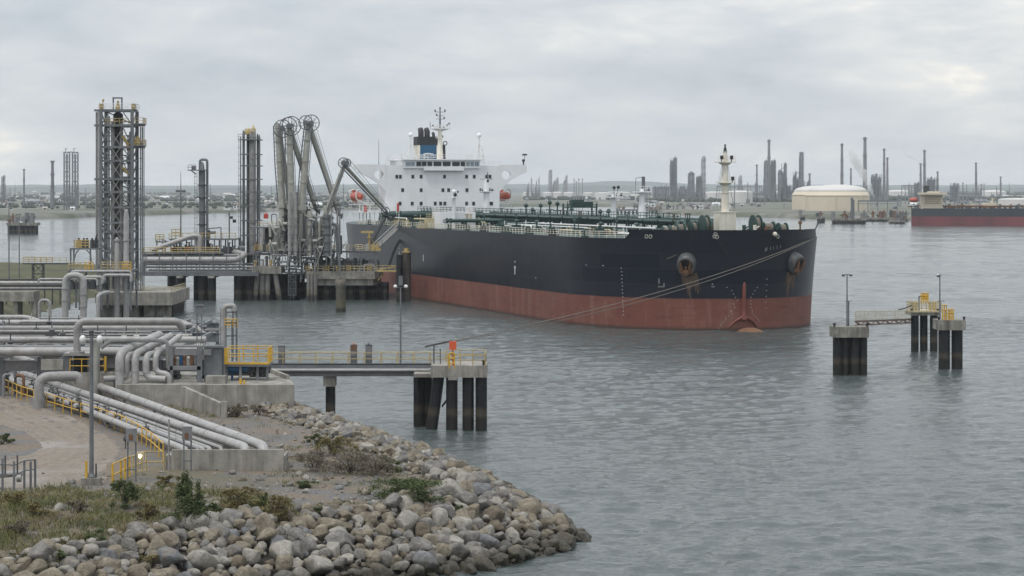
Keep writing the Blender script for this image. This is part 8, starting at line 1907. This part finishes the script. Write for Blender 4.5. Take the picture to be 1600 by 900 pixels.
def shrub(px, pyb, w, h, label, m, n=1500, shape='round', zb=None, leaf=.075, cat='shrub', grp=None):
    q = G(px, pyb, 3.7); x, y = q.x, q.y; z = gz(x, y) if zb is None else zb; r2 = random.Random(int(px*31+pyb)); t = thing('shrub' if cat == 'shrub' else cat.replace(' ', '_'), label, cat, (x, y, z), grp)
    n = int(n*1.9); leaf *= 1.15
    mb = MB(); cl = [(r2.gauss(0,.26), r2.gauss(0,.26), r2.uniform(.15,.95), r2.uniform(.14,.30)) for _ in range(max(10, int(w*h*7)))]
    for i in range(n):
        c_ = r2.choice(cl); zz = c_[2]
        env = {'round': math.sqrt(max(.05, 1-(zz-.35)**2*1.8)), 'cone': 1.25*(1-zz)**.7+.10, 'low': 1-.35*zz, 'tuft': .4+.6*zz}[shape]
        p = Vector((x+(c_[0]*1.5*env+r2.gauss(0,c_[3]*.55)*env)*w*.5*1.3, y+(c_[1]*1.5*env+r2.gauss(0,c_[3]*.55)*env)*w*.5*1.3, z+max(.03, zz+r2.gauss(0,.06))*h))
        d = Vector((r2.gauss(0,1), r2.gauss(0,1), r2.uniform(-.2,1.1))).normalized(); s_ = d.cross(Vector((r2.gauss(0,1),r2.gauss(0,1),r2.gauss(0,1)))).normalized(); L_ = leaf*r2.uniform(.6,1.5)
        mb.add([p-s_*L_*.32, p+d*L_, p+s_*L_*.32, p-d*L_*.6], [(0,1,2,3)])
    mb.build('foliage', M[m], t)
    mb = MB()
    for i in range(7 if shape != 'cone' else 1):
        a = r2.uniform(0, 6.28); mb.tube([(x, y, z-.1), (x+math.cos(a)*w*.12, y+math.sin(a)*w*.12, z+h*.4), (x+math.cos(a)*w*(.3 if shape != 'cone' else .02), y+math.sin(a)*w*(.3 if shape != 'cone' else .02), z+h*.85)], [.035*h+.01,.02*h+.008,.006], 5)
    if shape == 'cone':
        for i in range(16): a = i*2.4; zz = .1+i*.05; mb.tube([(x, y, z+zz*h), (x+math.cos(a)*w*.5*(1-zz), y+math.sin(a)*w*.5*(1-zz), z+(zz+.12)*h)], [.02,.006], 4)
    mb.build('stems', M['twig'], t); return t
shrub(293, 818, 2.0, 3.5, 'young conifer-like green tree standing above the boulders at lower left', 'leafg', 3600, 'cone', leaf=.085, cat='small tree')
shrub(195, 800, 1.7, 1.9, 'dark green bush left of the young conifer-like tree', 'leafg', 1900, 'round')
shrub(640, 781, 4.8, 1.7, 'broad bright green bush in the middle of the rocky point', 'leafg', 5200, 'low', leaf=.08)
shrub(606, 742, 1.7, 1.2, 'small dark green bush behind the broad bright one', 'leafg', 1300, 'round')
shrub(492, 742, 3.2, 1.5, 'brown dry bush right of the trench wall', 'leafb', 2400, 'round', leaf=.06); shrub(548, 746, 4.2, 1.7, 'brown dry bush in the middle of the dry thicket', 'leafb', 3000, 'round', leaf=.06); shrub(588, 750, 3.6, 1.5, 'brown dry bush at the right of the dry thicket', 'leafb', 2200, 'round', leaf=.06)
shrub(522, 718, 2.8, 1.5, 'olive bush at the back of the dry thicket', 'leafy', 1800, 'round'); shrub(494, 700, 1.3, 1.0, 'small green tuft below the concrete platform among stones', 'leafg', 900, 'round')
shrub(562, 728, 1.2, .9, 'small green bush in the dry thicket', 'leafg', 800, 'round')
shrub(372, 655, 2.4, 1.1, 'brown dry bush at the foot of the concrete platform', 'leafb', 1500, 'round'); shrub(405, 652, 1.8, .9, 'small brown bush at the concrete platform corner', 'leafb', 1000, 'round')
shrub(436, 806, 2.6, 1.6, 'yellow-green weed clump above the boulders right of the young tree', 'leafy', 1700, 'round'); shrub(372, 800, 3.0, 1.4, 'yellowish weed clump right beside the young tree', 'leafy', 1700, 'round'); shrub(258, 768, 1.6, .8, 'low olive weeds before the short yellow handrail', 'leafy', 1000, 'low')
shrub(478, 768, 1.6, .45, 'low green weed patch on the gravel before the trench wall', 'leafg', 800, 'low'); shrub(494, 800, .9, .7, 'small green weed above the boulders at bottom centre', 'leafg', 600, 'round'); shrub(715, 782, 1.0, .7, 'small green bush at the edge of the rocky point', 'leafg', 700, 'round'); shrub(688, 790, .9, .55, 'low olive weed among the boulders near the point', 'leafy', 500, 'round')
for i, (px_, py_, w_, h_, m_, lab_) in enumerate(((60,812,1.8,.9,'leafy','yellow-green weed clump in the grass near the left edge'),(120,806,1.5,.8,'leafb','brown weed clump in the grass below the lamp post'),(30,838,1.6,.8,'leafb','brown weed clump low in the grass at the left edge'),(150,836,1.7,.9,'leafg','green weed clump in the grass left of the dark bush'),(235,812,1.4,1.0,'leafy','olive weed clump between the dark bush and young tree'),(100,850,1.3,.7,'leafg','green weed clump at the grass edge above lower left boulders'),(330,806,1.3,.8,'leafg','green weed clump at the foot of the young tree'),(225,838,1.4,.8,'leafy','yellowish weed clump above the boulders left of the young tree'),(410,796,1.2,.8,'leafg','green weed between the two yellowish clumps'),(20,800,1.6,1.0,'leafy','tall yellowish weed below the pipe barrier'))): shrub(px_, py_, w_, h_, lab_, m_, 1100, 'round')
shrub(160, 868, .9, .6, 'olive weed growing between boulders at lower left', 'leafy', 600, 'round'); shrub(4, 698, 1.9, .8, 'green weed clump on the inside of the road bend', 'leafg', 1400, 'low')
shrub(42, 556, 1.0, 1.1, 'small bright green plant growing by the rack columns', 'leafy', 500, 'round', zb=6.6)
mb = MB(); r2 = random.Random(3); nb = 0
for _ in range(15000):
    px, py = r2.uniform(-12, 660), r2.uniform(768, 875); q = G(px, py, 3.6); d = sdist(q.x, q.y); cr_ = crest(q.x, q.y)
    lim = 772 + max(0, (px-280))*.06
    m_ = noise.noise((q.x*.3, q.y*.3, 5)) + .5*noise.noise((q.x*.9, q.y*.9, 2))
    if d < cr_-1.6 or py < lim or m_ < -.18-(.25 if px < 420 else -.25): continue
    blades(mb, q.x, q.y, gz(q.x, q.y, d), 6, (.46 if px < 420 else .30)*(1+.9*m_)*r2.uniform(.5, 1.3), .16, r2); nb += 1
for _ in range(1500):
    px, py = r2.uniform(400, 660), r2.uniform(650, 770); q = G(px, py, 3.6); d = sdist(q.x, q.y)
    if d > 6.5 and noise.noise((q.x*.35, q.y*.35, 1)) > .05: blades(mb, q.x, q.y, gz(q.x, q.y, d), 5, .4, .15, r2)
for _ in range(700):
    px, py = r2.uniform(255, 345), r2.uniform(612, 655); q = G(px, py, 3.9)
    blades(mb, q.x, q.y, gz(q.x, q.y), 4, .45, .18, r2)
tag(mb.build('grass', M['grass']), 'rough dry grass between the road and the boulders', kind='stuff'); print('tufts', nb)
